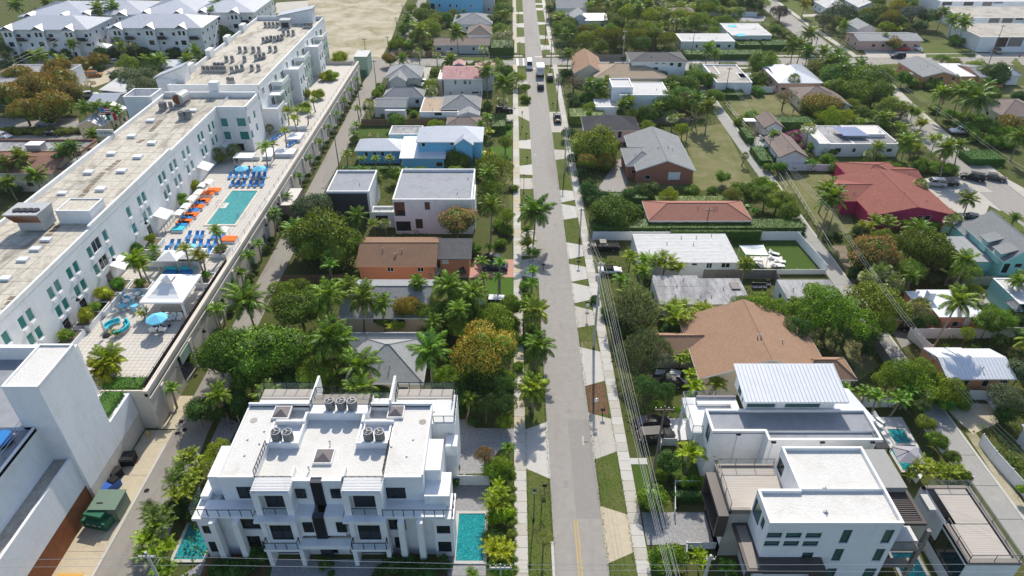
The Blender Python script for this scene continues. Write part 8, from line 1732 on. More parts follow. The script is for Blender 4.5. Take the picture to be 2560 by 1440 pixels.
# ragged grass at the edges of the verges and aprons
mb=MB(); v,f=mb.v,mb.f
for i in range(9000):
 y=30+110*random.random()**1.4; x=random.choice((1.78,4.45,10.25,13.08))+random.gauss(0,.09)
 if any(inpoly(x+(.2 if x in(0,) else 0),y,P) for P in FLAT[-1:]): continue
 s=rnd(.06,.16); d=Vector((rnd(-1,1),rnd(-1,1),rnd(.2,.9))).normalized(); qleaf(v,f,Vector((x,y,.03)),d,d.cross(rdir()).normalized(),s,s*.5)
for i in range(14000):
 y=30+110*random.random()**1.3; x=rnd(1.8,4.45) if i%2 else rnd(10.3,13.05)
 if any(inpoly(x,y,P) for P in APR): continue
 s=rnd(.07,.2); d=Vector((rnd(-1,1),rnd(-1,1),rnd(.2,1))).normalized(); qleaf(v,f,Vector((x,y,.03)),d,d.cross(rdir()).normalized(),s,s*.4)
o=mb.build('verge_tufts','leaf'); tag(o,'tufts of grass on the verges beside the road','grass',kind='stuff'); o.color=(.10,.13,.035,1)
# ---------------- vehicles, poles, wires, street things ----------------
random.seed(14)
BLK=(.012,.012,.014); WHT=(.75,.75,.74); SIL=(.45,.46,.47); DKG=(.06,.065,.07); RED=(.35,.02,.015); NVY=(.02,.03,.06)
crop(850,0,2.977)
van=car('van',1411,490,-90,WHT,'white van driving toward the camera at the crossing','van')
def boxtruck(x,y,label):
 p=G(x,y,.5); t=thing('box_truck',label,'truck',(p.x,p.y,0)); X,Y=p.x,p.y
 MB().box(X-1.15,X+1.15,Y-3.2,Y+1.6,.9,3.3).build('cargo_box','white_plastic',t); MB().box(X-1.05,X+1.05,Y+1.7,Y+3.3,.6,2.5).build('cab','white_plastic',t); MB().box(X-1.1,X+1.1,Y-3.25,Y+3.2,.5,.85).build('chassis','rubber',t)
 MB().box(X-.95,X+.95,Y+3.3,Y+3.33,1.5,2.3).build('windshield','car_glass',t)
 for a in (-1,1):
  for b_ in (-2.2,2.3):
   w_=MB().tube([(X+a*.95-.14,Y+b_,.42),(X+a*.95+.14,Y+b_,.42)],.42,12).build('wheel','rubber',t)
  MB().box(X+a*.95-.12,X+a*.95+.12,Y-3.28,Y-3.25,.95,1.2).build('taillight','tail_lamp',t)
 return t,X,Y
bt,X,Y=boxtruck(1490,545,'white delivery box truck with purple and orange lettering driving away at the crossing')
glossy('purple_ink',(.10,.02,.30),.5,.3); glossy('orange_ink',(.85,.16,.01),.5,.3)
lettering('Fed',(X-.28,Y-3.27,2.35),.72,'purple_ink',bt); lettering('Ex',(X+.42,Y-3.27,2.35),.72,'orange_ink',bt)
car('suv',1493,640,90,(.03,.022,.03),'dark maroon SUV driving away on the main street','SUV')
car('suv',1562,575,90,DKG,'dark grey SUV parked on the verge beside the box truck','SUV')
car('pickup',1618,880,-90,BLK,'black pickup truck parked on the concrete pad right of the street','pickup')
car('suv',1222,815,5,BLK,'black SUV parked behind the hedge left of the street','SUV')
car('sedan',626,610,-95,WHT,'white car parked beside the pale grey gabled cottage')
car('pickup',810,410,-90,NVY,'dark blue pickup parked at the driveway near the far left crossing','pickup')
car('sedan',560,638,10,DKG,'dark car half hidden behind the low blue grey hip roofed house')
car('suv',1608,25,90,RED,'red van parked at the top of the photo right of the street','van')
crop(1700,0,2.977)
car('suv',1455,352,180,WHT,'white SUV parked left of the amber tree at the long pinkish house','SUV'); car('pickup',1750,352,-80,WHT,'white pickup parked in front of the long pinkish house','pickup'); car('sedan',1660,360,180,(.5,.03,.01),'red car half hidden by the amber tree at the long pinkish house'); car('suv',1622,415,180,NVY,'dark SUV parked on the verge of the cross street','SUV'); car('suv',2360,378,-95,(.35,.30,.22),'tan SUV parked beside the near white warehouse','SUV')
car('sedan',505,325,170,RED,'red car parked between two clipped hedges'); car('sedan',545,350,180,WHT,'white car parked beside the long clipped hedge'); car('pickup',2100,975,175,WHT,'silver white pickup truck parked along the right side street','pickup')
car('pickup',680,1020,5,WHT,'white pickup parked beside the wooden pergola near the alley','pickup'); car('van',1770,590,0,WHT,'white van parked beside the orange grey roofed house','van')
car('suv',2178,1315,150,BLK,'black SUV parked on the edge of the right side street','SUV'); car('sedan',2345,1315,-30,(.09,.08,.07),'dark grey sedan driving on the right side street'); car('sedan',1985,1355,170,BLK,'black car parked right of the silver one beside the magenta walled house'); car('suv',1890,1360,168,SIL,'silver car parked beside the magenta walled house')
crop(1700,480,2.977)
car('sedan',2165,185,150,NVY,'dark sedan, left of two parked near the right side street palm'); car('sedan',2290,200,150,BLK,'black sedan, right of two parked near the right side street palm'); car('suv',1590,980,165,BLK,'black car parked in the shade beside the right alley','SUV')
crop(850,480,2.977)
car('suv',845,568,170,(.10,.095,.09),'dark grey SUV on the red driveway at the salmon house carport','SUV'); car('sedan',1115,490,175,BLK,'black car in tree shade behind the small palms at the salmon house'); car('sedan',1150,550,175,NVY,'dark car under small palms on the red paver driveway'); car('suv',1130,820,175,SIL,'silver car under palms at the driveway of the long grey roofed house','car')
car('convertible',2010,575,0,WHT,'white convertible with black soft top parked right of the street'); car('pickup',1960,405,180,BLK,'black pickup truck parked beside the white vinyl fence','pickup'); car('sedan',2470,1370,160,SIL,'silver car parked in the shade beside the big brown shingled house')
crop(1100,940,2.88)
car('suv',1560,430,5,(.035,.035,.035),'dark jeep style car, nearest of two on the white driveway','SUV'); car('sedan',1530,330,5,BLK,'black car, behind the dark jeep on the white driveway'); car('sedan',1640,30,170,BLK,'black car in tree shade in front of the big brown shingled house')
crop(0,0,2.977)
car('sedan',858,455,0,WHT,'white car parked by palms in front of the white townhouses'); car('suv',700,553,5,(.28,.11,.015),'burnt orange car parked under the amber trees','SUV'); car('suv',665,705,20,SIL,'silver SUV in the lot left of the patchwork metal roofed building','SUV'); car('sedan',20,1005,-20,WHT,'white car at the left edge of the shaded parking lot'); car('sedan',390,985,0,BLK,'black car in the shaded parking lot left of the hotel'); car('sedan',610,690,20,NVY,'dark car beside the silver SUV in the lot left of the hotel'); car('sedan',340,915,0,SIL,'pale car under the big amber trees')
# parked trailer in the alley
crop(0,480,2.977); p=G(2165,190,.0); t=thing('box_trailer','weathered beige topped box truck parked in the alley beside the podium','truck',(p.x,p.y,0)); X,Y=p.x,p.y
MB().box(X-1.2,X+1.2,Y-1,Y+6.5,.7,3.2).build('cargo_box','taupe_metal',t); MB().box(X-1.22,X+1.22,Y-1,Y+6.5,3.2,3.26).build('roof','deck_paver',t)
for a in (-1,1):
 for b_ in (0.2,5.6): MB().tube([(X+a-.14,Y+b_,.42),(X+a+.14,Y+b_,.42)],.42,12).build('wheel','rubber',t)
# ---- poles on the main street, heights solved from the photograph
crop(0,0,1)
def pole(label,bx_,by_,tx,ty,**k):
 p=G(bx_,by_,0); h=onY(tx,ty,p.y).z; return p.x,p.y,h,utility_pole(label,p.x,p.y,h,**k)
A1=pole('tall concrete utility pole with transformer at the middle of the main street sidewalk',1484,868,1498,655,m='pole_concrete',r=.2,transformer=True,arm_z=None,armw=.9)
A2=pole('dark wooden utility pole rising from the round shrubs beside the white villa',1620,1260,1623,1015,m='pole_wood',r=.16,armw=2.0)
A3=pole('concrete utility pole beside the verge next to the clipped round tree',1449,596,1455,520,m='pole_concrete',r=.18,armw=.8)
A4=pole('concrete utility pole right of the street near the dark tiled bungalow',1411,432,1418,318,m='pole_concrete',r=.18,armw=.8)
A5=pole('wooden utility pole near the black pickup right of the street',1393,272,1396,185,m='pole_wood',r=.15,armw=.8)
A6=pole('utility pole at the crossing right of the street',1377,172,1381,95,m='pole_wood',r=.16,armw=1)
A7=pole('far leaning utility pole right of the street beyond the crossing',1364,100,1368,20,m='pole_wood',r=.15)
utility_pole('near concrete utility pole at the bottom edge beside small palms',G(1729,1440).x+.5,40.0,onY(1735,1388,40.0).z,'pole_concrete',.22,armw=1)
PL=[(a[0],a[1],a[2]) for a in (A1,A3,A4,A5,A6,A7)]
offs=[(-1.1,0),(-.6,-.2),(0,.25),(.5,-.9),(1.0,-1.3),(.2,-2.4),(-.4,-1.8)]
ll=('uppermost left','second left','top middle','third','fourth','lowest','sixth')
for (dx_,dz_),n_ in zip(offs,ll):
 wire(n_+' of the overhead wires running along the main street',[(13.5+dx_*.55,22,14.9+dz_*.6)]+[(x+dx_*.8,y,z-.4+dz_*.5) for x,y,z in PL],.8,.012,group='overhead wires along the main street')
# wires crossing the bottom of the picture
crop(0,960,3)
for i,(ya,yb) in enumerate(((1290,1330),(1345,1400))):
 Yw=36.0+i*.2; a=onY(-60,ya+30,Yw); crop(0,0,1); b_=onY(2600,(1410,1430)[i],Yw); m_=onY(480,(1392,1412)[i],Yw); wire('overhead wire crossing the bottom of the photo, '+('upper','lower')[i]+' one',[a,m_,onY(1280,(1412,1424)[i],Yw),b_],.05,.016,group='wires crossing the bottom of the view'); crop(0,960,3)
crop(0,0,1)
p=onY(372,1395,36.1); utility_pole('white topped utility pole at the bottom left beside the duplex palms',p.x-.3,36.4,p.z+.4,'pole_concrete',.18,armw=1.6)
p=onY(1251,1422,36.1); utility_pole('small grey pole top with crossarm at the bottom centre',p.x,36.4,p.z+.3,'pole_concrete',.1,armw=2.0)
# other poles in the picture: base x,y top x,y
for l,a,b_,c_,d,m_ in (('wooden pole on the left alley beside the light blue house',848,420,840,320,'pole_wood'),('wooden pole near the left alley palms',903,290,896,212,'pole_wood'),('wooden pole at the alley corner near the green container',942,225,936,150,'pole_wood'),('wooden pole behind the green container',918,165,909,95,'pole_wood'),('wooden pole on the upper alley by the sandy lot',972,135,968,90,'pole_wood'),('second wooden pole on the upper alley',994,92,989,42,'pole_wood'),('third wooden pole at the top of the upper alley',1010,60,1005,12,'pole_wood'),('steel pole with transformer among the bamboo',1557,142,1562,75,'pole_concrete'),('wooden pole in the dry back yard beside the alley fence',1714,360,1720,295,'pole_wood'),('wooden pole standing behind the square dark flat roofed house',1812,240,1817,168,'pole_wood'),('wooden pole beside the long clipped hedge',1727,145,1731,75,'pole_wood'),('wooden pole near the amber trees on the right side street',2040,112,2052,60,'pole_wood'),('tall wooden pole beside the near white warehouse',2472,158,2500,62,'pole_wood'),('wooden pole left of the white townhouses in the lot',58,212,30,140,'pole_wood'),('wooden pole in the terracotta hedge',1762,585,1768,520,'pole_wood'),('wooden pole beside the brown gabled cottage',1915,405,1928,345,'pole_wood'),('wooden pole in the middle of the right alley verge',2071,575,2082,520,'pole_wood'),('grey pole by the white metal hip roofed house',1958,205,1968,158,'pole_wood'),('wooden pole on the side street beside the silver white pickup',2402,335,2408,310,'pole_wood'),('thin pole beside the townhouses',223,122,200,52,'pole_wood')):
 pole(l,a,b_,c_,d,m=m_,r=.13,armw=1.5,transformer='transformer' in l)
def w2(l,pts,r=.011): wire(l,[onY(a,b_,Y) for a,b_,Y in pts],.5,r,'wire_bright')
for i in range(3): w2(('upper','middle','lower')[i]+' wire slanting down the right alley',[(1700,60+i*9,215),(1817,170+i*8,175),(1928,348+i*8,120),(2082,525+i*9,90),(2340,880+i*10,58),(2560,1120+i*14,48)])
for i in range(2): w2(('upper','lower')[i]+' wire slanting over the right side street',[(1990,20+i*8,240),(2052,62+i*8,225),(2408,312+i*7,140),(2600,440+i*12,115)])
for i in range(2): w2(('upper','lower')[i]+' wire above the bamboo and crossing',[(1000,85+i*20,262-i*20),(1380,98+i*14,250-i*20),(1562,80+i*16,240-i*20),(2052,66+i*16,230-i*12),(2560,120+i*10,225)],.012)
for i in range(3): w2(('upper','middle','lower')[i]+' wire over the lot at the upper left',[(-20,150+i*14,185),(30,142+i*10,185),(200,56+i*8,235),(330,10+i*8,280)])
# palm trunk with the guyed pole at the right: lamp posts, mailboxes, signs
lamp_post('dark green street lamp on the verge at the bottom left of the road',1334,1301,5.2)
crop(850,0,2.977)
for x,y,l in ((1355,950,'street lamp on the left verge near the light blue house'),(1368,1440,'street lamp on the left verge beside the modern white house'),(1338,410,'street lamp at the left side of the crossing'),(1328,170,'street lamp on the far left verge')): lamp_post('dark green '+l,x,y,4.2)
crop(0,0,1)
for x,y,l in ((1468,772,'mailbox beside the tall concrete utility pole'),(1506,1040,'black mailbox beside the tilted paper sign'),(1361,1230,'black mailbox on the left verge beside the thin young tree'),(1358,675,'mailbox among the small palms on the left verge'),(1316,345,'mailbox on the left verge near the light blue house'),(1382,268,'mailbox on the right verge near the black pickup'),(1318,405,'mailbox on the bright left verge grass'),(1446,668,'mailbox on the grass wedge near the white convertible')): mailbox(l,x,y)
street_sign('white square no parking sign on the right verge mulch',1487,1040,3.2)
street_sign('square white sign behind the tall concrete pole',1467,790,2.4)
street_sign('red octagonal stop sign at the far right crossing',2541,160,3,'red_plastic',.9,n=8,text='STOP',text_m='white_plastic')
street_sign('yellow diamond like warning sign right of the street beyond the crossing',1366,120,2.6,'yellow_paint',.8,.8)
# sign of the shop left of the hotel
# bins, containers in the alley
crop(0,960,3)
def rotbox(name,label,cat,px,py,w_,d,h,m,rz=0,parts=()):
 p=G(px,py,0); t=thing(name,label,cat,(p.x,p.y,0),R(rz)); o=bpy.data.objects.new('body',MB().box(-w_/2,w_/2,-d/2,d/2,0,h).mesh('body',m)); link(o,t)
 for nm,mm,q in parts: o=bpy.data.objects.new(nm,MB().box(*q).mesh(nm,mm)); link(o,t)
 return t
p=G(720,1095,0); t=thing('trash_compactor','dark green compactor dumpster with ribbed front and white stencils in the alley','dumpster',(p.x,p.y,0),R(-12)); t.scale=(.85,.85,.85)
def lp(nm,m_,*a):
 mb=MB()
 for i in range(0,len(a),6): mb.box(*a[i:i+6])
 o=bpy.data.objects.new(nm,mb.mesh(nm,m_)); link(o,t); return o
lp('body','green_paint',-1.7,1.7,0,2.4,.2,1.5); lp('hopper','green_paint',-1.3,1.1,.5,3.0,1.5,2.3)
for i in range(4): lp('rib','green_paint',-1.75,1.75,-.08,0,.3+i*.33,.38+i*.33)
for i in range(3): lp('side_rib','green_paint',-1.3+i*1.1,-1.2+i*1.1,.45,.5,1.5,2.3)
lp('lid','green_paint',-1.4,1.2,.4,3.1,2.3,2.36); lp('stencil','white_plastic',-1,-.5,-.09,-.085,1.0,1.1,-.2,.5,-.09,-.085,1.0,1.1,.8,1.2,-.09,-.085,1.0,1.1)
rotbox('transformer_cabinet','large sage green electrical transformer cabinet behind the green compactor','electrical cabinet',850,960,2.9,2.6,2.1,'sage_paint',0,(('lid','sage_paint',(-1.55,1.55,-1.4,1.4,2.1,2.2)),('vent','black_metal',(-.9,-.2,-.6,-.4,2.2,2.22)),('warning_label','white_plastic',(.9,1.1,-1.33,-1.3,1.2,1.35)),('door','sage_paint',(-1.3,1.3,-1.34,-1.3,.2,1.9))))
rotbox('dumpster','black wheeled dumpster between two orange cones against the tan wall','dumpster',960,590,2.0,1.4,1.2,'rubber',8,(('lid','black_metal',(-1.05,1.05,-.75,.75,1.2,1.26)),('rim','steel',(-1.02,1.02,-.72,-.7,1.0,1.06))))
rotbox('dumpster','open blue dumpster beside the tan wall','dumpster',845,790,1.0,2.0,1.1,'blue_plastic',-25,(('lid','rubber',(-.5,.5,.1,1.0,1.1,1.3)),('lid','blue_plastic',(-.52,.52,-1.0,.05,1.1,1.15))))
rotbox('bin','black plastic bin behind the open blue dumpster','bin',885,700,.9,1.2,1.2,'rubber',-25,(('lid','black_metal',(-.48,.48,-.62,.62,1.2,1.26)),))
rotbox('yellow_container','yellow ribbed roll off container at the bottom left corner','dumpster',500,1590,2.4,3.0,1.3,'yellow_paint',0,tuple(('rib','yellow_paint',(-1.3+i*.26,-1.22+i*.26,-1.75,1.75,1.3,1.36)) for i in range(11)))
for x,y,l in ((925,600,'left'),(1015,585,'right')):
 p=G(x,y,0); t=thing('traffic_cone','orange traffic cone on the '+l+' of the black dumpster','traffic cone',(p.x,p.y,0)); MB().box(p.x-.2,p.x+.2,p.y-.2,p.y+.2,.06,.1).build('base','red_plastic',t); MB().cyl(p.x,p.y,.1,.8,.16,.03,8).build('cone','red_plastic',t); MB().cyl(p.x,p.y,.42,.55,.105,.075,8).build('band','white_plastic',t)
for x,y,l in ((1118,400,'beside the downpipe corner'),(950,895,'behind the sage green cabinet'),(885,1010,'at the near corner of the sage green cabinet'),(820,1015,'between the cabinet and the green compactor')):
 p=G(x,y,0); t=thing('bollard','yellow bollard '+l,'bollard',(p.x,p.y,0)); MB().cyl(p.x,p.y,.06,1.05,.1,n=8).cyl(p.x,p.y,1.05,1.12,.1,.04,n=8).build('post','yellow_paint',t)
for x,y in ((1520,158),(1355,285),(1330,370),(1100,800),(1385,345)): p=G(x,y,0); MB().cyl(p.x,p.y,.03,.035,.32,n=12).build('manhole_cover','rubber')['kind']='structure'
crop(850,0,2.977); p=G(160,560,0); t=thing('shipping_container','pale green metal container on the alley corner by the podium end','container',(p.x,p.y,0)); MB().box(p.x-1.7,p.x+2.3,p.y,p.y+7,0,5.6).build('body','sage_light',t); MB().box(p.x-1.8,p.x+2.4,p.y-.1,p.y+7.1,5.6,5.7).build('roof','ac_metal',t); MB().box(p.x-.8,p.x+1.6,p.y-1.6,p.y-.1,0,1.6).build('dumpster_bin','green_paint',t)
# ---- fences
crop(850,480,2.977)
f=lambda *q:[tuple(G(a,b_)[:2]) for a,b_ in q]
fence('vinyl_fence','long white vinyl fence behind the pale flat roofed house',[(G(1880,360).x,G(0,360).y),(G(2600,360).x,G(0,360).y),(G(3420,368).x,G(0,360).y)],1.9,'white_plastic')
crop(1700,480,2.977)
fence('vinyl_fence','white vinyl fence along the alley side of the turf yard',f((862,362),(1078,612)),1.9,'white_plastic')
fence('vinyl_fence','white vinyl fence along the near side of the turf yard',[(G(0,612).x,G(0,612).y),(G(1075,612).x,G(0,612).y)],1.0,'white_plastic')
fence('vinyl_fence','white vinyl fence around the yard behind the white roofed red house',f((1690,1085),(1760,1140),(1850,1215)),1.9,'white_plastic')
fence('vinyl_fence','white vinyl fence between the red house and orange metal roofed house',f((1720,1090),(2220,1090),(2560,1080)),1.9,'white_plastic')
fence('wooden_fence','weathered wooden fence in front of the aqua dormered house',f((1960,700),(2440,695)),1.8,'grey_fence')
fence('wooden_fence','dark wooden fence beside the dark stained flat roof',f((170,645),(700,645),(760,800)),1.8,'grey_fence')
fence('wooden_fence','grey wooden fence along the alley below the airy trees',f((1400,1090),(1550,1320)),1.7,'grey_fence')
fence('garden_wall','pale wall behind the magenta walled house yard',f((1930,310),(2130,300)),1.6,'deck_paver',cat='wall')
crop(1650,940,2.813)
fence('vinyl_fence','white vinyl fence along the alley at the bottom right corner',f((2240,480),(2330,600),(2560,860)),1.8,'white_plastic')
fence('vinyl_fence','white vinyl fence with painted murals beside the concrete driveway',f((2150,165),(2290,170),(2420,330)),1.7,'white_plastic')
fence('garden_wall','white garden wall behind the villa pools and palms',f((1390,220),(1640,220)),1.7,'white_wall',cat='wall')
fence('garden_wall','low white wall along the alley beside the clipped round trees',f((1820,330),(1990,560),(2180,760)),1.2,'white_wall',cat='wall')
fence('garden_wall','low white wall in front of the dark planting at the white villa',f((100,975),(100,780),(330,780)),1.1,'white_wall',cat='wall')
fence('garden_wall','low white wall at the bottom of the white villa driveway',f((180,1300),(180,1215),(410,1215)),1.1,'white_wall',cat='wall')
fence('garden_wall','white wall beside the white driveway in front of the palms',f((0,520),(0,490),(110,490)),1.3,'white_wall',cat='wall')
crop(850,0,2.977)
fence('wooden_fence','brown wooden fence along the turf lawn behind the light blue house',f((165,938),(400,938),(800,930)),1.8,'wood_fence')
fence('wooden_fence','brown wooden fence beside the far left crossing driveway',f((410,422),(530,422),(770,425)),1.8,'wood_fence')
fence('wooden_fence','dark wooden fence below the bamboo thicket',f((1760,445),(2160,450)),1.8,'grey_fence')
fence('wooden_fence','grey wooden fence behind the dry back yard',f((2330,925),(2600,920)),1.8,'grey_fence')
crop(0,480,2.977)
fence('wooden_fence','light brown wooden fence facing the alley under the big mango tree',f((2115,685),(2560,680)),1.8,'wood_fence')
crop(1700,0,2.977)
fence('garden_wall','white garden wall behind the magenta walled house',f((800,1270),(1280,1275)),1.6,'white_wall',cat='wall')
fence('garden_wall','white garden wall with grey gate at the far upper middle',f((150,120),(570,125)),1.8,'white_wall',cat='wall')
fence('garden_wall','white wall in front of the square dark flat roofed house',f((485,695),(690,690)),1.8,'white_wall',cat='wall')
fence('wire_fence','thin rail fence along the right alley beside the dry lot',f((335,790),(560,1060),(790,1429)),1.4,'steel',slat=2,post=.06)
fence('wire_fence','thin rail fence between the alley and magenta house yard',f((760,1290),(1130,1900)),1.4,'steel',slat=2,post=.06)
# pergolas, sail, yard things
pg=thing('pergola','weathered wooden pergola beside the brown roofed garage','pergola',tuple(G(590,950))); r=RC(560,665,990,905,2.6)
for i in range(9): y=r[2]+i*(r[3]-r[2])/9; bx('slat','pole_wood',r[0],r[1],y,y+.12,2.6,2.75,pg)
for a in (r[0],r[1]-.12):
 for b_ in (r[2],r[3]-.12): bx('post','pole_wood',a,a+.12,b_,b_+.12,0,2.6,pg)
MB().box(r[0]-.4,r[0]+2.4,r[3]-.3,r[3]+1.8,2.7,2.8).build('metal_sheet','white_metal_roof',pg)
pg=thing('pergola','white slatted pergola near the worn flat roofed house','pergola',tuple(G(207,230))); r=RC(150,268,205,185,2.6)
for i in range(9): x=r[0]+i*(r[1]-r[0])/9; bx('slat','white_plastic',x,x+.15,r[2],r[3],2.6,2.75,pg)
for a in (r[0],r[1]-.12):
 for b_ in (r[2],r[3]-.12): bx('post','white_plastic',a,a+.12,b_,b_+.12,0,2.6,pg)
for x,y,l in ((390,192,'behind'),(455,258,'in front of')): 
 p=G(x,y,3.6); t=thing('shade_sail','turquoise shade sail '+l+' the patched flat roofed house','shade sail',tuple(p)); MB().poly([(p.x-1.5,p.y-1,3.3),(p.x+1.6,p.y-1.1,3.5),(p.x+1.2,p.y+1,3.7),(p.x-1.4,p.y+.9,3.6)]).build('fabric','turquoise_fabric',t)
crop(1700,480,2.977)
c=[G(445,400,2.4),G(620,395,2.6),G(660,470,2.4),G(490,465,2.3)]; t=thing('sail_pergola','white shade sail stretched on four white posts over the yard terrace','pergola',tuple(c[0])); mb=MB()
for i in range(4):
 for j in range(4):
  q=[]
  for u,v_ in ((i/4,j/4),((i+1)/4,j/4),((i+1)/4,(j+1)/4),(i/4,(j+1)/4)):
   w_=c[0].lerp(c[1],u).lerp(c[3].lerp(c[2],u),v_); w_.z-=.5*math.sin(math.pi*u)*math.sin(math.pi*v_); q.append(w_)
  mb.poly(q)
mb.build('sail','white_fabric',t)
for q in c: MB().cyl(q.x,q.y,0,q.z+.1,.07,n=6).build('post','white_plastic',t)
for i in range(3): a=c[0].lerp(c[3],i/2); MB().tube([c[i],c[(i+1)%4]],.05,4).build('rail','white_plastic',t)
for i,(x,y) in enumerate(((700,455),(700,490),(745,515),(715,540),(740,550))): p=G(x,y,.3); lounger(p.x,p.y,R(60+i*8),'white_fabric','pale sun lounger on the round terrace edge of the turf yard','pale loungers in the turf yard',.04)
p=G(585,520,.3); t=thing('patio_table','round pale patio table beside the white shade sail','table',(p.x,p.y,0)); MB().cyl(p.x,p.y,.65,.72,.7,n=14).build('tabletop','white_plastic',t); MB().cyl(p.x,p.y,0,.65,.06,n=6).build('pedestal','white_plastic',t)
for i,x in enumerate((552,588,625,655)): p=G(x,710-(i==3)*20,.2); t=thing('patio_chair','dark patio chair on the shaded patio, '+('leftmost','second from left','third from left','rightmost')[i],'chair',(p.x,p.y,0)); MB().box(p.x-.35,p.x+.35,p.y-.35,p.y+.35,.3,.42).build('seat','grey_fabric',t); MB().box(p.x-.35,p.x+.35,p.y+.3,p.y+.38,.42,.95).build('backrest','black_metal',t); MB().box(p.x-.33,p.x-.27,p.y-.33,p.y+.33,0,.3).box(p.x+.27,p.x+.33,p.y-.33,p.y+.33,0,.3).build('leg_frame','black_metal',t)
crop(1650,940,2.813)
p=G(1745,545,2.5); t=thing('cantilever_parasol','square grey parasol tilted over the villa pool deck','umbrella',(p.x,p.y,0)); MB().poly([(p.x-1.6,p.y-1.2,2.3),(p.x+1.4,p.y-1.5,2.3),(p.x,p.y,2.9)]).poly([(p.x+1.4,p.y-1.5,2.3),(p.x+1.7,p.y+1.3,2.3),(p.x,p.y,2.9)]).poly([(p.x+1.7,p.y+1.3,2.3),(p.x-1.3,p.y+1.5,2.3),(p.x,p.y,2.9)]).poly([(p.x-1.3,p.y+1.5,2.3),(p.x-1.6,p.y-1.2,2.3),(p.x,p.y,2.9)]).build('canopy','grey_fabric',t); MB().tube([(p.x,p.y,2.9),(p.x-1.8,p.y+.5,3.0),(p.x-1.9,p.y+.5,0)],.05,5).build('pole','black_metal',t)
for x,y,l in ((1515,330,'left'),(1535,300,'right')): p=G(x,y,.3); lounger(p.x,p.y,R(30),'white_fabric','white lounge chair beside the ribbed side roof, '+l+' one','lounge chairs at the villa pool',.06)
p=G(2470,420,0); t=thing('yard_shed','grey ribbed garden shed inside the white fence at the bottom right','shed',(p.x,p.y,0)); MB().box(p.x,p.x+4,p.y-6,p.y-1,0,2.2).build('wall','grey_wall',t); slabs([[(p.x-.3,p.y-6.3,2.3),(p.x+4.3,p.y-6.3,2.3),(p.x+4.3,p.y-.7,2.8),(p.x-.3,p.y-.7,2.8)]]).build('roof','grey_metal_roof',t)
crop(850,0,2.977)
p=G(1613,560,0)
def person(label,px,py,top,leg,skin=(.35,.2,.13),rz=0,pose=0):
 p=G(px,py,0); t=thing('person',label,'person',(p.x,p.y,.06),rz)
 V=[(0,0,.95),(0,0,1.2),(0,0,1.42),(0,0,1.52),(0,0,1.66),(.19,0,1.4),(.26,0,1.12),(.22,-.12,.9),(-.19,0,1.4),(-.26,0,1.12),(-.22,-.1,.9),(.1,0,.9),(.12,-.08,.5),(.12,.02,.08),(.12,-.14,.03),(-.1,0,.9),(-.12,.06,.5),(-.12,.14,.1),(-.12,.0,.03)]
 E_=[(0,1),(1,2),(2,3),(3,4),(2,5),(5,6),(6,7),(2,8),(8,9),(9,10),(0,11),(11,12),(12,13),(13,14),(0,15),(15,16),(16,17),(17,18)]
 Rr=[.15,.15,.15,.06,.11,.07,.05,.035,.07,.05,.035,.1,.07,.045,.04,.1,.07,.045,.04]
 me=bpy.data.meshes.new('body'); me.from_pydata(V,E_,[]); o=bpy.data.objects.new('body',me); link(o,t)
 o.modifiers.new('skin','SKIN'); s=o.modifiers.new('sub','SUBSURF'); s.levels=1; s.render_levels=1
 for i,r_ in enumerate(Rr): me.skin_vertices[0].data[i].radius=(r_,r_*.8)
 me.skin_vertices[0].data[0].use_root=True
 mb=MATS.get('p_'+label) or newmat('clothes')[0]; n=mb.node_tree; b=n.nodes['Principled BSDF']
 tc=N(n,'ShaderNodeTexCoord'); sx=N(n,'ShaderNodeSeparateXYZ'); n.links.new(tc.outputs['Object'],sx.inputs[0])
 f1=N(n,'ShaderNodeMath',operation='GREATER_THAN',i1=.93); n.links.new(sx.outputs[2],f1.inputs[0]); f2=N(n,'ShaderNodeMath',operation='GREATER_THAN',i1=1.47); n.links.new(sx.outputs[2],f2.inputs[0])
 c_=mixc(n,f2.outputs[0],mixc(n,f1.outputs[0],leg,top),skin); n.links.new(c_,b.inputs['Base Color']); me.materials.append(mb)
 h=bpy.data.objects.new('hair',MB().cyl(0,.02,1.66,1.79,.1,.05,8).mesh('hair','rubber')); link(h,t)
person('person in dark clothes walking on the right sidewalk beside the parked SUV',1613,590,(.03,.03,.04),(.02,.02,.03))
crop(1700,0,2.977); person('person in pale shirt standing at the brown gabled yard edge of the dry lot',838,850,(.5,.5,.5),(.05,.06,.1))
crop(0,0,2.977)
# flags and shop sign left of the hotel
glossy('flag_red',(.5,.02,.03),.8,.2); glossy('flag_green',(.01,.25,.08),.8,.2)
def flag(l,x,y,cols,horiz=False,h=8):
 p=onY(x,y,143.0); t=thing('flag',l,'flag',(p.x,p.y,0)); MB().cyl(p.x,p.y,0,p.z+1,.06,n=6).build('flagpole','white_plastic',t); n_=len(cols)
 for i,c_ in enumerate(cols):
  if horiz: MB().box(p.x,p.x+2.2,p.y-.02,p.y+.02,p.z+.8-1.6*(i+1)/n_,p.z+.8-1.6*i/n_).build('stripe',c_,t)
  else: MB().box(p.x+2.2*i/n_,p.x+2.2*(i+1)/n_,p.y-.02,p.y+.02,p.z-.8,p.z+.8).build('stripe',c_,t)
 return t,p
flag('green white and red striped flag on a pole in the palms left of the hotel',790,870,('flag_green','white_fabric','flag_red'))
t,p=flag('red and white striped flag with blue corner in the palms left of the hotel',745,830,('flag_red','white_fabric')*3+('flag_red',),True); MB().box(p.x,p.x+.95,p.y-.05,p.y-.03,p.z,p.z+.8).build('canton','blue_fabric',t)
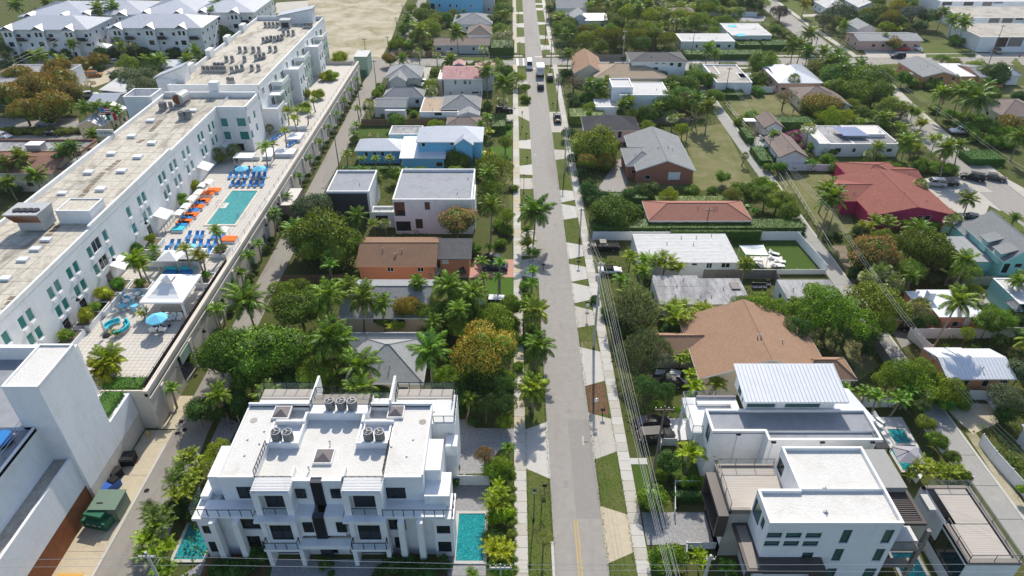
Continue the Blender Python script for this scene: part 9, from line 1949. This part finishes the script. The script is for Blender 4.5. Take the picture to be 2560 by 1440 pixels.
p=onY(790,1010,125); t=thing('shop_sign','pale rectangular roadside sign with dark capital letters left of the hotel','sign',(p.x,p.y,0)); MB().box(p.x-1.6,p.x+1.6,p.y,p.y+.25,p.z-.2,p.z+1.2).build('sign_board','deck_paver',t); MB().cyl(p.x-1,p.y+.1,0,p.z-.2,.08,n=6).cyl(p.x+1,p.y+.1,0,p.z-.2,.08,n=6).build('post','steel',t)
lettering('CINEMA',(p.x,p.y-.01,p.z+.55),.75,'black_metal',t)
# thin humid air over the whole place
m=bpy.data.materials.new('haze'); m.use_nodes=True; n=m.node_tree; n.nodes.clear(); o_=n.nodes.new('ShaderNodeOutputMaterial'); pv_=n.nodes.new('ShaderNodeVolumePrincipled'); pv_.inputs['Color'].default_value=(.86,.92,1,1); pv_.inputs['Density'].default_value=.00008; pv_.inputs['Anisotropy'].default_value=.3; n.links.new(pv_.outputs[0],o_.inputs['Volume']); MATS['haze']=m
o=MB().box(-560,560,-15,1230,-1.0,68.0).build('haze','haze')
o['kind']='stuff'; o['label']='thin pale haze in the air over the neighbourhood'
# ---------------- labels of the plants, from where each one stands ----------------
LM+=[('main street',4.5,10.2,20,420),('right alley',54.7,58,30,220),('left alley',-43.6,-39.5,20,229),('cross street',-50,400,223,232),('right side street',99,113,100,330),('sandy lot',-80,-42,238,330)]
def scr(o):
 p=wl(o); d=p.y*_c-(p.z-CAM_H)*_s; h=p.y*_s+(p.z-CAM_H)*_c
 return 1280+FPX*p.x/d,720-FPX*h/d
def relation(x,y):
 best=None
 for nm,x0,x1,y0,y1 in LM:
  dx=max(x0-x,0,x-x1); dy=max(y0-y,0,y-y1); d=math.hypot(dx,dy)
  if best is None or d<best[0]:
   if dx==0 and dy==0: rel='beside'
   elif dx>dy: rel='left of' if x<x0 else 'right of'
   else: rel='behind' if y>y1 else 'in front of'
   best=(d,rel,nm)
 return best[1]+' the '+best[2]
ORD=['leftmost','second from left','third from left','fourth from left','fifth from left','sixth from left','seventh from left','eighth from left','ninth from left']+[w+' from left' for w in 'tenth eleventh twelfth thirteenth fourteenth fifteenth sixteenth seventeenth eighteenth nineteenth twentieth twenty-first twenty-second twenty-third twenty-fourth twenty-fifth twenty-sixth twenty-seventh twenty-eighth twenty-ninth thirtieth thirty-first thirty-second thirty-third thirty-fourth thirty-fifth thirty-sixth'.split()]
grp={}
for t,ph,x,y,own in PLANTS:
 if own: continue
 if wl(t).z>3: rl='standing on the hotel pool deck'
 else: rl=relation(x,y)
 grp.setdefault((ph,rl),[]).append(t)
for (ph,rl),L in grp.items():
 L.sort(key=lambda o:scr(o)[0])
 for i,o in enumerate(L):
  if len(L)==1: o['label']=ph+' '+rl if len((ph+' '+rl).split())<17 else o.name.split('.')[0].replace('_',' ')+' '+rl
  else:
   w_=ph.split(); s=' '.join(w_[:6]) if len(w_)>6 else ph
   o['label']=(ORD[i] if i<len(ORD) else 'number %d from left'%(i+1))+' '+s+' '+rl
   o['group']=ph+' '+rl
   if len(o['label'].split())>16: o['label']=(ORD[i] if i<len(ORD) else 'number %d from left'%(i+1))+' '+' '.join(o.name.split('.')[0].split('_'))+' '+rl
# ordinals for the other things that share a label
by={}
for o in sc.objects:
 if o.parent is None and 'label' in o.keys() and 'category' in o.keys(): by.setdefault(o['label'],[]).append(o)
for l,L in by.items():
 if len(L)<2: continue
 L.sort(key=lambda o:scr(o)[0]) if 'gooseneck' not in l else L.sort(key=lambda o:scr(o)[1])
 for i,o in enumerate(L):
  q=l.split()[:12]
  if i<len(ORD): o['label']=(ORD[i] if 'gooseneck' not in l else ORD[i].replace('leftmost','farthest').replace('from left','farthest'))+' '+' '.join(q)
  if 'group' not in o.keys(): o['group']=l
for o in sc.objects:
 if 'label' in o.keys() and len(o['label'].split())>16: print('LONG',o['label'])
